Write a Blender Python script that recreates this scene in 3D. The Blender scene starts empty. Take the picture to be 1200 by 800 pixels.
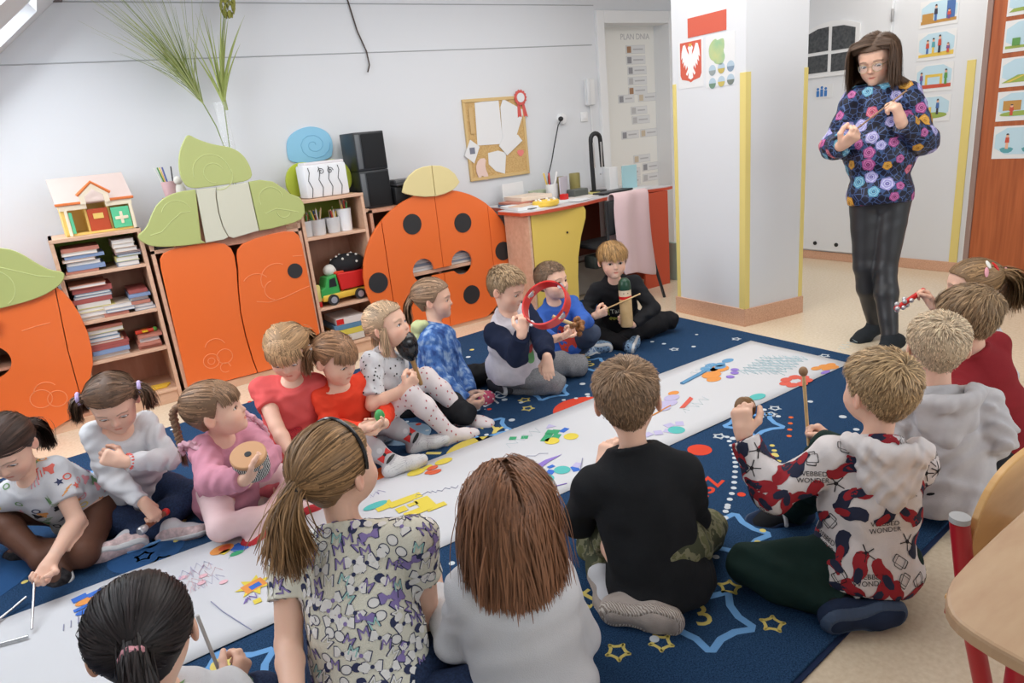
import bpy, bmesh, math, random
import numpy as np
from mathutils import Vector, Matrix
from mathutils.bvhtree import BVHTree

scene = bpy.context.scene
COL = scene.collection
rng = np.random.default_rng(7)
random.seed(7)

# ---------------------------------------------------------------- camera, sky, light, exposure
CAM_H = 1.35
cam_data = bpy.data.cameras.new('camera')
cam_data.lens = 24.0
cam_data.sensor_width = 36.0
cam_data.clip_start = 0.02
cam = bpy.data.objects.new('camera', cam_data)
COL.objects.link(cam)
right = Vector((0.8230994536, -0.5598703864, -0.0951443108))
down = Vector((-0.2405915453, -0.1920201056, -0.9514431078))
fwd = Vector((0.5144151998, 0.8060232189, -0.2927517255))
m = Matrix.Identity(4)
for i in range(3):
    m[i][0], m[i][1], m[i][2] = right[i], -down[i], -fwd[i]
m[0][3], m[1][3], m[2][3] = 0.0, 0.0, CAM_H
cam.matrix_world = m
scene.camera = cam

scene.view_settings.view_transform = 'Standard'
scene.view_settings.look = 'None'
scene.view_settings.gamma = 1.0
scene.view_settings.use_curve_mapping = False
scene.view_settings.exposure = 0.10
scene.cycles.use_denoising = True
scene.cycles.max_bounces = 8
scene.cycles.diffuse_bounces = 4
scene.cycles.caustics_reflective = False
scene.cycles.caustics_refractive = False

world = bpy.data.worlds.new('daylight')
scene.world = world
world.use_nodes = True
bg = world.node_tree.nodes['Background']
bg.inputs[0].default_value = (0.86, 0.93, 1.0, 1)
bg.inputs[1].default_value = 0.8


def area_light(name, loc, target, sx, sy, power, color=(1, 1, 1)):
    d = bpy.data.lights.new(name, 'AREA')
    d.shape = 'RECTANGLE'
    d.size, d.size_y = sx, sy
    d.energy = power
    d.color = color
    o = bpy.data.objects.new(name, d)
    COL.objects.link(o)
    o.location = loc
    o.rotation_euler = (Vector(target) - Vector(loc)).to_track_quat('-Z', 'Y').to_euler()
    return o


# daylight through the skylights of the sloping ceiling on the left and the windows behind the camera, plus overhead area lights without fixtures
for y_, w_, p_ in ((1.70, .8, 10), (3.20, 1.0, 46), (4.36, .4, 23)):
    area_light('skylight_daylight', (-0.58, y_, 1.91), (-0.58 + .643, y_, 1.91 - .766), w_, 1.7, p_, (0.90, 0.95, 1.0))
area_light('window_daylight', (2.6, -1.9, 2.0), (2.6, 3.0, 0.6), 3.4, 1.4, 40, (0.93, 0.96, 1.0))
area_light('overhead_fill_light', (2.6, 2.6, 2.56), (2.6, 2.6, 0), 2.6, 2.6, 58, (1.0, 0.97, 0.93))  # broad fill added under the ceiling to lift exposure, no lamp modelled
area_light('pillar_side_light', (4.95, 2.6, 2.5), (4.9, 2.6, 0), 0.8, 1.8, 17, (1.0, 0.95, 0.88))  # warm area light over the floor right of the pillar, no fixture built

# ---------------------------------------------------------------- object helpers
def tag(o, label=None, cat=None, group=None, kind=None):
    if label: o['label'] = label
    if cat: o['category'] = cat
    if group: o['group'] = group
    if kind: o['kind'] = kind
    return o


def V3(p):
    return np.array(p, float)


def unit(v):
    v = np.asarray(v, float)
    return v / (np.linalg.norm(v) + 1e-12)


def set_smooth(me, on=True):
    me.polygons.foreach_set('use_smooth', np.full(len(me.polygons), on, bool))


def mesh_np(name, verts, quads, mats, smooth=True, colors=None, mat_idx=None):
    """numpy quads or triangles -> mesh datablock"""
    me = bpy.data.meshes.new(name)
    verts = np.asarray(verts, np.float32)
    quads = np.asarray(quads, np.int32)
    nf, k = quads.shape
    me.vertices.add(len(verts))
    me.vertices.foreach_set('co', verts.ravel())
    me.loops.add(nf * k)
    me.loops.foreach_set('vertex_index', quads.ravel())
    me.polygons.add(nf)
    me.polygons.foreach_set('loop_start', np.arange(0, nf * k, k, dtype=np.int32))
    if mat_idx is not None:
        me.polygons.foreach_set('material_index', np.asarray(mat_idx, np.int32))
    me.update(calc_edges=True)
    set_smooth(me, smooth)
    for mt in (mats if isinstance(mats, (list, tuple)) else [mats]):
        me.materials.append(mt)
    if colors is not None:
        at = me.color_attributes.new('Col', 'FLOAT_COLOR', 'POINT')
        c = np.ones((len(verts), 4), np.float32)
        c[:, :3] = colors
        at.data.foreach_set('color', c.ravel())
    return me


def link(name, me, parent=None, loc=None):
    o = bpy.data.objects.new(name, me)
    COL.objects.link(o)
    if parent is not None: o.parent = parent
    if loc is not None: o.location = loc
    return o


def empty(name, loc=(0, 0, 0), rz=0.0, rot=None):
    o = bpy.data.objects.new(name, None)
    o.empty_display_size = 0.1
    COL.objects.link(o)
    o.location = loc
    o.rotation_euler = rot if rot else (0, 0, rz)
    return o


class MB:
    """collects simple shapes into one mesh"""
    def __init__(self):
        self.bm = bmesh.new()
        self.mi = 0

    def _fin(self, geo):
        for f in geo:
            f.material_index = self.mi

    def mat(self, i):
        self.mi = i
        return self

    def box(self, lo, hi, bev=0.0, M=None, seg=2):
        lo, hi = Vector(lo), Vector(hi)
        t = bmesh.new()
        bmesh.ops.create_cube(t, size=1.0)
        bmesh.ops.scale(t, vec=hi - lo, verts=t.verts)
        bmesh.ops.translate(t, vec=(hi + lo) / 2, verts=t.verts)
        if bev > 0:
            bmesh.ops.bevel(t, geom=t.edges[:], offset=bev, segments=seg, affect='EDGES', profile=0.5)
        return self._merge(t, M)

    def _merge(self, t, M=None, smooth=None):
        if M is not None: bmesh.ops.transform(t, matrix=M, verts=t.verts)
        bmesh.ops.recalc_face_normals(t, faces=t.faces)
        me = bpy.data.meshes.new('tmp')
        for f in t.faces:
            f.material_index = self.mi
        t.to_mesh(me)
        t.free()
        self.bm.from_mesh(me)
        bpy.data.meshes.remove(me)
        return self

    def cyl(self, a, b, r1, r2=None, n=24, cap=True):
        a, b = Vector(a), Vector(b)
        t = bmesh.new()
        bmesh.ops.create_cone(t, cap_ends=cap, segments=n, radius1=r1, radius2=r1 if r2 is None else r2, depth=(b - a).length)
        q = (b - a).to_track_quat('Z', 'Y').to_matrix().to_4x4()
        return self._merge(t, Matrix.Translation((a + b) / 2) @ q)

    def ball(self, c, r, M=None, u=20, v=12):
        t = bmesh.new()
        bmesh.ops.create_uvsphere(t, u_segments=u, v_segments=v, radius=1.0)
        rr = (r, r, r) if not hasattr(r, '__len__') else r
        X = Matrix.Translation(Vector(c)) @ (M if M is not None else Matrix.Identity(4)) @ Matrix.Diagonal((*rr, 1))
        return self._merge(t, X)

    def lathe(self, prof, M=None, n=28):
        """profile [(r,z)] spun about z"""
        t = bmesh.new()
        rings = []
        for r, z in prof:
            rings.append([t.verts.new((max(r, 1e-5) * math.cos(2 * math.pi * k / n), max(r, 1e-5) * math.sin(2 * math.pi * k / n), z)) for k in range(n)])
        for A, Bq in zip(rings, rings[1:]):
            for k in range(n):
                t.faces.new((A[k], A[(k + 1) % n], Bq[(k + 1) % n], Bq[k]))
        t.faces.new(rings[0][::-1])
        t.faces.new(rings[-1])
        return self._merge(t, M)

    def tube(self, pts, r, n=10, closed=False):
        """round bar along points; r is a number or a list"""
        P = [V3(p) for p in pts]
        N = len(P)
        R = [r] * N if not hasattr(r, '__len__') else r
        t = bmesh.new()
        rings = []
        ref = None
        for i in range(N):
            if closed: d = unit(P[(i + 1) % N] - P[i - 1])
            else: d = unit(P[min(i + 1, N - 1)] - P[max(i - 1, 0)])
            if ref is None:
                ref = V3((0, 0, 1)) if abs(d[2]) < .9 else V3((1, 0, 0))
            u = unit(ref - d * ref.dot(d))
            w = np.cross(d, u)
            ref = u
            rings.append([t.verts.new(P[i] + R[i] * (u * math.cos(2 * math.pi * k / n) + w * math.sin(2 * math.pi * k / n))) for k in range(n)])
        for i in range(N if closed else N - 1):
            A, Bq = rings[i], rings[(i + 1) % N]
            for k in range(n):
                t.faces.new((A[k], A[(k + 1) % n], Bq[(k + 1) % n], Bq[k]))
        if not closed:
            t.faces.new(rings[0][::-1])
            t.faces.new(rings[-1])
        return self._merge(t)

    def prism(self, poly, M, thick, bev=0.0, holes=()):
        """2-D polygon (list of (x,y)) extruded by thick along local z; M places it"""
        t = bmesh.new()
        es = []
        for ring in [poly] + list(holes):
            vs = [t.verts.new((x, y, 0)) for x, y in ring]
            es += [t.edges.new((vs[i], vs[(i + 1) % len(vs)])) for i in range(len(vs))]
        if holes:
            bmesh.ops.triangle_fill(t, use_beauty=True, use_dissolve=False, edges=es)
        else:
            t.faces.new(t.verts[:])
        r = bmesh.ops.extrude_face_region(t, geom=t.faces[:])
        bmesh.ops.translate(t, vec=(0, 0, thick), verts=[g for g in r['geom'] if isinstance(g, bmesh.types.BMVert)])
        bmesh.ops.recalc_face_normals(t, faces=t.faces)
        if bev > 0:
            ed = [e for e in t.edges if len(e.link_faces) == 2 and e.calc_face_angle(0) > 1.2 and all(abs(v.co.z - thick) < 1e-6 for v in e.verts)]
            bmesh.ops.bevel(t, geom=ed, offset=bev, segments=2, affect='EDGES', profile=0.5)
        return self._merge(t, M)

    def flat(self, poly, M):
        t = bmesh.new()
        t.faces.new([t.verts.new((x, y, 0)) for x, y in poly])
        if M is not None: bmesh.ops.transform(t, matrix=M, verts=t.verts)
        for f in t.faces: f.material_index = self.mi
        me = bpy.data.meshes.new('tmp')
        t.to_mesh(me); t.free()
        self.bm.from_mesh(me)
        bpy.data.meshes.remove(me)
        return self

    def build(self, name, mats, parent=None, smooth=True, loc=None, angle=40):
        me = bpy.data.meshes.new(name)
        self.bm.to_mesh(me)
        self.bm.free()
        for mt in (mats if isinstance(mats, (list, tuple)) else [mats]):
            me.materials.append(mt)
        if smooth:
            set_smooth(me)
            try: me.set_sharp_from_angle(angle=math.radians(angle))
            except Exception: pass
        return link(name, me, parent, loc)


def rect(x0, y0, x1, y1, r=0.0, n=5):
    if r <= 0: return [(x0, y0), (x1, y0), (x1, y1), (x0, y1)]
    o = []
    for cx, cy, a in ((x1 - r, y0 + r, -90), (x1 - r, y1 - r, 0), (x0 + r, y1 - r, 90), (x0 + r, y0 + r, 180)):
        for k in range(n + 1):
            t = math.radians(a + 90 * k / n)
            o.append((cx + r * math.cos(t), cy + r * math.sin(t)))
    return o


def disc(cx, cy, r, n=28, ry=None):
    return [(cx + r * math.cos(2 * math.pi * k / n), cy + (ry or r) * math.sin(2 * math.pi * k / n)) for k in range(n)]


def star(cx, cy, R, r=None, rot=0.0, n=5):
    r = R * .45 if r is None else r
    return [(cx + (R if k % 2 == 0 else r) * math.cos(rot + math.pi * k / n), cy + (R if k % 2 == 0 else r) * math.sin(rot + math.pi * k / n)) for k in range(2 * n)]


def smooth_poly(pts, it=2):
    """Chaikin corner cutting"""
    P = [V3(p) for p in pts]
    for _ in range(it):
        Q = []
        for a, b in zip(P, P[1:] + P[:1]):
            Q += [a * .75 + b * .25, a * .25 + b * .75]
        P = Q
    return [tuple(p) for p in P]


# ---------------------------------------------------------------- materials
def mat(name, color, rough=0.6, metal=0.0, spec=0.4, trans=0.0, bump=None, vary=None, coat=0.0, alpha=1.0, sheen=0.0):
    """plain procedural material; bump=(scale,strength), vary=(scale,amount)"""
    mt = bpy.data.materials.new(name)
    mt.use_nodes = True
    nt = mt.node_tree
    b = nt.nodes['Principled BSDF']
    b.inputs['Base Color'].default_value = (*color, 1)
    b.inputs['Roughness'].default_value = rough
    b.inputs['Metallic'].default_value = metal
    b.inputs['Specular IOR Level'].default_value = spec
    b.inputs['Transmission Weight'].default_value = trans
    b.inputs['Coat Weight'].default_value = coat
    b.inputs['Sheen Weight'].default_value = sheen
    tc = None
    if bump or vary:
        tc = nt.nodes.new('ShaderNodeTexCoord')
    if vary:
        n = nt.nodes.new('ShaderNodeTexNoise')
        n.inputs['Scale'].default_value = vary[0]
        n.inputs['Detail'].default_value = 4
        nt.links.new(tc.outputs['Object'], n.inputs['Vector'])
        r = nt.nodes.new('ShaderNodeValToRGB')
        a = vary[1]
        r.color_ramp.elements[0].position = .3
        r.color_ramp.elements[1].position = .7
        r.color_ramp.elements[0].color = (*[max(0, c * (1 - a)) for c in color], 1)
        r.color_ramp.elements[1].color = (*[min(1, c * (1 + a)) for c in color], 1)
        nt.links.new(n.outputs['Fac'], r.inputs['Fac'])
        nt.links.new(r.outputs['Color'], b.inputs['Base Color'])
    if bump:
        n = nt.nodes.new('ShaderNodeTexNoise')
        n.inputs['Scale'].default_value = bump[0]
        n.inputs['Detail'].default_value = 3
        nt.links.new(tc.outputs['Object'], n.inputs['Vector'])
        bn = nt.nodes.new('ShaderNodeBump')
        bn.inputs['Strength'].default_value = bump[1]
        bn.inputs['Distance'].default_value = 0.004
        nt.links.new(n.outputs['Fac'], bn.inputs['Height'])
        nt.links.new(bn.outputs['Normal'], b.inputs['Normal'])
    return mt


def ramp_mat(name, kind, scale, stops, rough=0.7, bump=None, detail=4, interp='LINEAR', stretch=None, feature='F1', out='Distance', spec=.35):
    """noise / voronoi / wave driven colour ramp on object coordinates"""
    mt = mat(name, stops[0][1], rough, spec=spec, bump=bump)
    nt = mt.node_tree
    b = nt.nodes['Principled BSDF']
    tc = nt.nodes.new('ShaderNodeTexCoord')
    src = tc.outputs['Object']
    if stretch:
        mp = nt.nodes.new('ShaderNodeMapping')
        mp.inputs['Scale'].default_value = stretch
        nt.links.new(src, mp.inputs['Vector'])
        src = mp.outputs['Vector']
    if kind == 'noise':
        n = nt.nodes.new('ShaderNodeTexNoise'); n.inputs['Detail'].default_value = detail; o = 'Fac'
    elif kind == 'voronoi':
        n = nt.nodes.new('ShaderNodeTexVoronoi'); n.feature = feature; o = out
    else:
        n = nt.nodes.new('ShaderNodeTexWave'); o = 'Fac'
        n.inputs['Distortion'].default_value = detail
    n.inputs['Scale'].default_value = scale
    nt.links.new(src, n.inputs['Vector'])
    r = nt.nodes.new('ShaderNodeValToRGB')
    r.color_ramp.interpolation = interp
    el = r.color_ramp.elements
    while len(el) < len(stops): el.new(.5)
    for e, (p, c) in zip(el, stops):
        e.position = p
        e.color = (*c, 1)
    nt.links.new(n.outputs[o], r.inputs['Fac'])
    nt.links.new(r.outputs['Color'], b.inputs['Base Color'])
    return mt


def vcol_mat(name, rough=0.5, spec=0.4, sss=0.0, aniso=0.0):
    mt = mat(name, (1, 1, 1), rough, spec=spec)
    nt = mt.node_tree
    b = nt.nodes['Principled BSDF']
    a = nt.nodes.new('ShaderNodeVertexColor')
    a.layer_name = 'Col'
    nt.links.new(a.outputs['Color'], b.inputs['Base Color'])
    if sss:
        b.inputs['Subsurface Weight'].default_value = sss
        b.inputs['Subsurface Radius'].default_value = (0.012, 0.005, 0.003)
        b.inputs['Subsurface Scale'].default_value = 0.6
    return mt


def thin_glass(name, color, alpha=.12):
    mt = mat(name, color, .03, spec=.6)
    mt.node_tree.nodes['Principled BSDF'].inputs['Alpha'].default_value = alpha
    return mt


def srgb(r, g, b):
    f = lambda c: (c / 12.92 if c <= .04045 else ((c + .055) / 1.055) ** 2.4)
    return (f(r / 255), f(g / 255), f(b / 255))


# ---------------------------------------------------------------- distance-field modelling
class Field:
    def __init__(self, lo, hi, h):
        self.h = h
        self.lo = np.floor(np.asarray(lo, float) / h) * h
        n = np.ceil((np.asarray(hi, float) - self.lo) / h).astype(int) + 1
        self.ax = [(self.lo[i] + h * np.arange(n[i])).astype(np.float32) for i in range(3)]
        self.d = np.full(tuple(n), 9.0, np.float32)

    def win(self, lo, hi):
        s = []
        for i in range(3):
            a = np.searchsorted(self.ax[i], lo[i])
            b = np.searchsorted(self.ax[i], hi[i])
            if b <= a: return None
            s.append(slice(a, b))
        return tuple(s)

    def pts(self, s):
        return (self.ax[0][s[0]][:, None, None], self.ax[1][s[1]][None, :, None], self.ax[2][s[2]][None, None, :])


def cone(a, b, ra, rb=None):
    return ('c', V3(a), V3(b), float(ra), float(ra if rb is None else rb))


def ell(c, R, r):
    """R columns are the local axes"""
    return ('e', V3(c), np.asarray(R, float), V3(r))


def prim_box(p, pad):
    if p[0] == 'c':
        a, b, ra, rb = p[1:5]
        m_ = max(ra, rb) + pad
        return np.minimum(a, b) - m_, np.maximum(a, b) + m_
    c, R, r = p[1:4]
    e = np.abs(R) @ r + pad
    return c - e, c + e


def prim_eval(p, X, Y, Z):
    if p[0] == 'c':
        a, b, ra, rb = p[1:5]
        ba = b - a
        L2 = ba.dot(ba) + 1e-12
        x, y, z = X - a[0], Y - a[1], Z - a[2]
        t = np.clip((x * ba[0] + y * ba[1] + z * ba[2]) / L2, 0, 1)
        return np.sqrt((x - t * ba[0]) ** 2 + (y - t * ba[1]) ** 2 + (z - t * ba[2]) ** 2) - (ra + (rb - ra) * t)
    c, R, r = p[1:4]
    x, y, z = X - c[0], Y - c[1], Z - c[2]
    u = [(x * R[0, i] + y * R[1, i] + z * R[2, i]) / r[i] for i in range(3)]
    k0 = np.sqrt(u[0] ** 2 + u[1] ** 2 + u[2] ** 2)
    k1 = np.sqrt((u[0] / r[0]) ** 2 + (u[1] / r[1]) ** 2 + (u[2] / r[2]) ** 2) + 1e-9
    return k0 * (k0 - 1) / k1


def smin(a, b, k):
    if k <= 0: return np.minimum(a, b)
    h = np.maximum(k - np.abs(a - b), 0) / k
    return np.minimum(a, b) - h * h * k * .25


def grow(p, t):
    if p[0] == 'c': return ('c', p[1], p[2], p[3] + t, p[4] + t)
    return ('e', p[1], p[2], p[3] + t)


def group(F, prims, k, cuts=(), kg=0.0, t=0.0, subs=(), noise=None):
    """smooth union of prims (own k optional as 2nd item of a tuple), cut by half spaces, merged into F with kg"""
    P = [(q if isinstance(q[1], (int, float)) and not isinstance(q[0], str) else (q, k)) for q in prims]
    P = [(grow(q, t), kk) for q, kk in P]
    pad = max([kk for _, kk in P] + [kg]) + 2.5 * F.h + .006
    lo = np.min([prim_box(q, pad)[0] for q, _ in P], axis=0)
    hi = np.max([prim_box(q, pad)[1] for q, _ in P], axis=0)
    W = F.win(lo, hi)
    if W is None: return
    X, Y, Z = F.pts(W)
    D = np.full((X.shape[0], Y.shape[1], Z.shape[2]), 9.0, np.float32)
    off = [W[i].start for i in range(3)]
    for q, kk in P:
        b0, b1 = prim_box(q, pad)
        S = F.win(b0, b1)
        if S is None: continue
        L = tuple(slice(max(S[i].start - off[i], 0), S[i].stop - off[i]) for i in range(3))
        d = prim_eval(q, X[L[0]], Y[:, L[1]], Z[:, :, L[2]])
        D[L] = smin(D[L], d, kk)
    for q, kk in subs:
        b0, b1 = prim_box(q, pad)
        S = F.win(b0, b1)
        if S is None: continue
        L = tuple(slice(max(S[i].start - off[i], 0), min(S[i].stop - off[i], D.shape[i])) for i in range(3))
        if any(l.stop <= l.start for l in L): continue
        d = -prim_eval(q, X[L[0]], Y[:, L[1]], Z[:, :, L[2]])
        D[L] = -smin(-D[L], -d, kk)
    if noise is not None:
        D = D + noise(X, Y, Z)
    for pt, n in cuts:
        D = np.maximum(D, (X - pt[0]) * n[0] + (Y - pt[1]) * n[1] + (Z - pt[2]) * n[2])
    F.d[W] = smin(F.d[W], D, kg)


def surfnet(F, keep=None):
    d = F.d
    s = d < 0
    n = d.shape
    cnt = np.zeros(tuple(k - 1 for k in n), np.int8)
    for i in (0, 1):
        for j in (0, 1):
            for k in (0, 1):
                cnt += s[i:n[0] - 1 + i, j:n[1] - 1 + j, k:n[2] - 1 + k]
    act = (cnt > 0) & (cnt < 8)
    idx = np.argwhere(act)
    if len(idx) == 0: return np.zeros((0, 3)), np.zeros((0, 4), int)
    vid = np.full(act.shape, -1, np.int32)
    vid[act] = np.arange(len(idx))
    acc = np.zeros((len(idx), 3))
    num = np.zeros(len(idx))
    C8 = [(i, j, k) for i in (0, 1) for j in (0, 1) for k in (0, 1)]
    val = {c: d[idx[:, 0] + c[0], idx[:, 1] + c[1], idx[:, 2] + c[2]] for c in C8}
    for a in C8:
        for ax in range(3):
            if a[ax]: continue
            b = list(a); b[ax] = 1; b = tuple(b)
            va, vb = val[a], val[b]
            mk = (va < 0) != (vb < 0)
            t = np.where(mk, va / np.where(mk, va - vb, 1), 0)
            for q in range(3):
                acc[:, q] += mk * (a[q] + (t if q == ax else 0))
            num += mk
    V = F.lo + F.h * (idx + acc / num[:, None])
    Q = []
    for ax in range(3):
        o = [slice(None)] * 3
        s0 = s[tuple(slice(0, n[i] - 1) if i == ax else slice(1, n[i] - 1) for i in range(3))]
        s1 = s[tuple(slice(1, n[i]) if i == ax else slice(1, n[i] - 1) for i in range(3))]
        for flip, mk in ((False, s0 & ~s1), (True, ~s0 & s1)):
            e = np.argwhere(mk)
            if len(e) == 0: continue
            b, c = [i for i in range(3) if i != ax]
            base = e.copy()
            g = np.zeros(3, int); g[b] = 1
            hh = np.zeros(3, int); hh[c] = 1
            q = [vid[tuple(x.T)] for x in (base, base + g, base + g + hh, base + hh)]
            q = np.stack(q, 1)
            if (ax == 1) != flip: q = q[:, ::-1]
            Q.append(q)
    Q = np.concatenate(Q)
    if keep is not None:
        kv = keep(V)
        kq = kv[Q].all(1)
        Q = Q[kq]
        used = np.zeros(len(V), bool); used[Q.ravel()] = True
        mp = np.cumsum(used) - 1
        V, Q = V[used], mp[Q]
    return V, Q


class Folds:
    """cheap cloth noise made of a few warped sine sheets"""
    def __init__(self, seed, amp, wl, n=4, axis=None):
        r = np.random.default_rng(seed)
        self.amp = amp
        self.k = []
        for i in range(n):
            v = unit(r.normal(size=3))
            if axis is not None:
                v = unit(v * .75 + np.asarray(axis) * r.choice([-1, 1]) * .5)
            self.k.append((v * 2 * math.pi / (wl * r.uniform(.6, 1.5)), r.uniform(0, 6.28), unit(r.normal(size=3)) * 2 * math.pi / (wl * 2.2), r.uniform(0, 6.28)))

    def __call__(self, X, Y, Z):
        o = 0
        for v, p, w, q in self.k:
            o = o + np.sin(X * v[0] + Y * v[1] + Z * v[2] + p + 1.8 * np.sin(X * w[0] + Y * w[1] + Z * w[2] + q))
        return (self.amp / len(self.k) * o * 1.3).astype(np.float32)


def field_of(prims, h, pad=0.03, extra=0.0):
    P = [q[0] if not isinstance(q[0], str) else q for q in prims]
    lo = np.min([prim_box(q, pad + extra)[0] for q in P], axis=0)
    hi = np.max([prim_box(q, pad + extra)[1] for q in P], axis=0)
    return Field(lo, hi, h)

# ---------------------------------------------------------------- the room
PI = math.pi
WALL_Y = 4.75
DOOR_X = 5.6
wall_m = mat('wall_paint', (.70, .72, .75), .75, spec=.2, bump=(60, .05))
wall_m2 = mat('white_gloss_paint', (.78, .79, .80), .4, spec=.4)
ceil_m = mat('ceiling_paint', (.74, .75, .77), .8, spec=.2)
base_m = ramp_mat('speckled_salmon_vinyl', 'noise', 180, [(.35, srgb(196, 150, 124)), (.65, srgb(222, 180, 152))], .4)
floor_m = ramp_mat('beige_linoleum', 'noise', 70, [(.3, srgb(214, 196, 168)), (.7, srgb(228, 213, 188))], .22, detail=8, spec=.5)
yellow_m = mat('yellow_edge_strip', srgb(226, 208, 128), .5)
grey_line = mat('grey_seam', (.42, .44, .46), .7)
dark_glass = ramp_mat('dark_door_glass', 'noise', 40, [(.3, (.035, .04, .045)), (.7, (.09, .095, .10))], .15)


def XZ(y):  # local x -> world x, local y -> world z, thickness towards the room (-y)
    return Matrix(((1, 0, 0, 0), (0, 0, -1, y), (0, 1, 0, 0), (0, 0, 0, 1)))


def struct(o):
    o['kind'] = 'structure'
    return o


def quad_xy(pts, z0, z1):
    b = MB()
    b.prism(pts, Matrix.Translation((0, 0, z0)), z1 - z0)
    return b


struct(MB().box((-3.0, -3.0, -.06), (6.4, 6.4, 0)).build('floor', floor_m, smooth=False))
# wall with the furniture, open at the doorway
b = MB()
b.box((-1.6, WALL_Y, 0), (4.245, WALL_Y + .14, 2.75))
b.box((4.245, WALL_Y, 2.15), (5.03, WALL_Y + .14, 2.75))
b.box((5.03, WALL_Y, 0), (5.62, WALL_Y + .14, 2.75))
struct(b.build('wall_back', wall_m, smooth=False))
struct(MB().box((DOOR_X, -3.0, 0), (DOOR_X + .12, 6.2, 2.75)).build('wall_right', wall_m, smooth=False))
b = MB()
b.box((-1.74, 1.0, 0), (-1.6, WALL_Y, .78))
b.box((-1.74, -3.0, 0), (-1.6, 1.0, 2.62))
struct(b.build('wall_left', wall_m, smooth=False))
b = MB(); b.prism([(-1.6, .66), (.72, 2.606), (.72, 2.7), (-1.6, 2.7)], Matrix.Translation((0, 1.0, 0)) @ XZ(0), .08)
struct(b.build('wall_gable', wall_m, smooth=False))
b = MB(); b.box((.72, -3.0, 2.62), (6.2, 6.0, 2.70)); b.box((-1.74, -3.0, 2.62), (.72, .92, 2.70))
struct(b.build('ceiling', ceil_m, smooth=False))
# sloping ceiling on the left with its skylight openings (built from strips around them)
SL = 40.0
sl = Matrix.Translation((-1.65, 0, .62)) @ Matrix.Rotation(math.radians(-SL), 4, 'Y')
LEN = 3.1
b = MB()
def slope_piece(u0, u1, y0, y1): b.box((u0, y0, 0), (u1, y1, .16), M=sl)
slope_piece(0, LEN, 1.0, 1.3); slope_piece(0, LEN, 2.1, 2.7); slope_piece(0, LEN, 3.7, 4.16); slope_piece(0, LEN, 4.56, WALL_Y)
for y0, y1 in ((1.3, 2.1), (2.7, 3.7), (4.16, 4.56)):
    slope_piece(0, .75, y0, y1); slope_piece(2.55 if y0 < 4 else 2.42, LEN, y0, y1)
struct(b.build('ceiling_slope', ceil_m, smooth=False))
glass_m = thin_glass('skylight_glass', (.9, .95, 1.0), .08)
n = 0
for y0, y1 in ((1.3, 2.1), (2.7, 3.7), (4.16, 4.56)):
    n += 1
    u1 = 2.55 if y0 < 4 else 2.42
    f = MB()
    for a in ((.75, .81, y0, y1), (u1 - .06, u1, y0, y1), (.81, u1 - .06, y0, y0 + .05), (.81, u1 - .06, y1 - .05, y1)):
        f.box((a[0], a[2], .10), (a[1], a[3], .17), M=sl)
    w_ = struct(f.build('window_%d' % n, wall_m2, smooth=False))
    MB().box((.81, y0 + .05, .13), (u1 - .06, y1 - .05, .136), M=sl).build('pane', glass_m, w_)
# wall panel seams
for k, (z0, z1, x0, x1) in enumerate(((1.945, 1.980, -.05, 4.12), (2.26, 2.285, .3, 4.16))):
    P = [(x0, WALL_Y - .002, z0), ((x0 + x1) / 2, WALL_Y - .002, (z0 + z1) / 2), (x1, WALL_Y - .002, z1)]
    struct(MB().tube(P, .0035, 6).build('trim_%d' % (k + 1), grey_line))
# doorway: frame, leaf with the day plan cards
b = MB()
b.box((4.165, WALL_Y - .03, 0), (4.25, WALL_Y + .16, 2.245), .004)
b.box((5.02, WALL_Y - .03, 0), (5.10, WALL_Y + .16, 2.245), .004)
b.box((4.25, WALL_Y - .03, 2.145), (5.02, WALL_Y + .16, 2.245), .004)
struct(b.build('trim_3', wall_m2, smooth=False))
cream_m = mat('cream_door_paint', (.84, .84, .81), .5)
d1 = struct(MB().box((4.25, WALL_Y + .16, 0), (5.02, WALL_Y + .20, 2.145)).build('door_1', cream_m, smooth=False))
MB().box((4.25, WALL_Y + .02, .01), (4.29, WALL_Y + .158, 1.93), .003).build('door_edge', mat('pale_door_edge', (.80, .78, .70), .5), d1)

# pillar
PA, PB, PC, PD = (3.571, 3.336), (3.555, 2.752), (4.03, 2.668), (4.05, 3.30)
struct(quad_xy([PB, PC, PD, PA], 0, 2.62).build('pillar', wall_m, smooth=False))


def off(p, q, t):
    d = unit(V3((q[0] - p[0], q[1] - p[1])))
    return (p[0] + d[0] * t, p[1] + d[1] * t)


def strip_on(name, p, q, w0, w1, z0, z1, th, m_, parent=None):
    """thin vertical strip on a wall face running from p to q (outside is on the right of p->q)"""
    a, c = off(p, q, w0), off(p, q, w1)
    d = unit(V3((q[0] - p[0], q[1] - p[1]))); nx, ny = d[1], -d[0]
    return quad_xy([a, c, (c[0] + nx * th, c[1] + ny * th), (a[0] + nx * th, a[1] + ny * th)], z0, z1).build(name, m_, parent, smooth=False)


struct(strip_on('baseboard_pillar', PA, PB, -.012, .596, 0, .115, .012, base_m))
struct(strip_on('baseboard_pillar', PB, PC, -.012, .49, 0, .115, .012, base_m))
struct(strip_on('trim_4', PA, PB, 0, .03, .115, 1.54, .004, yellow_m))
b1 = struct(strip_on('trim_5', PA, PB, .545, .585, .115, 1.55, .005, yellow_m))
struct(strip_on('trim_6', PB, PC, -.004, .035, .115, 1.55, .005, yellow_m))
struct(strip_on('trim_7', PB, PC, .455, .485, .115, 1.55, .004, yellow_m))

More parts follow.
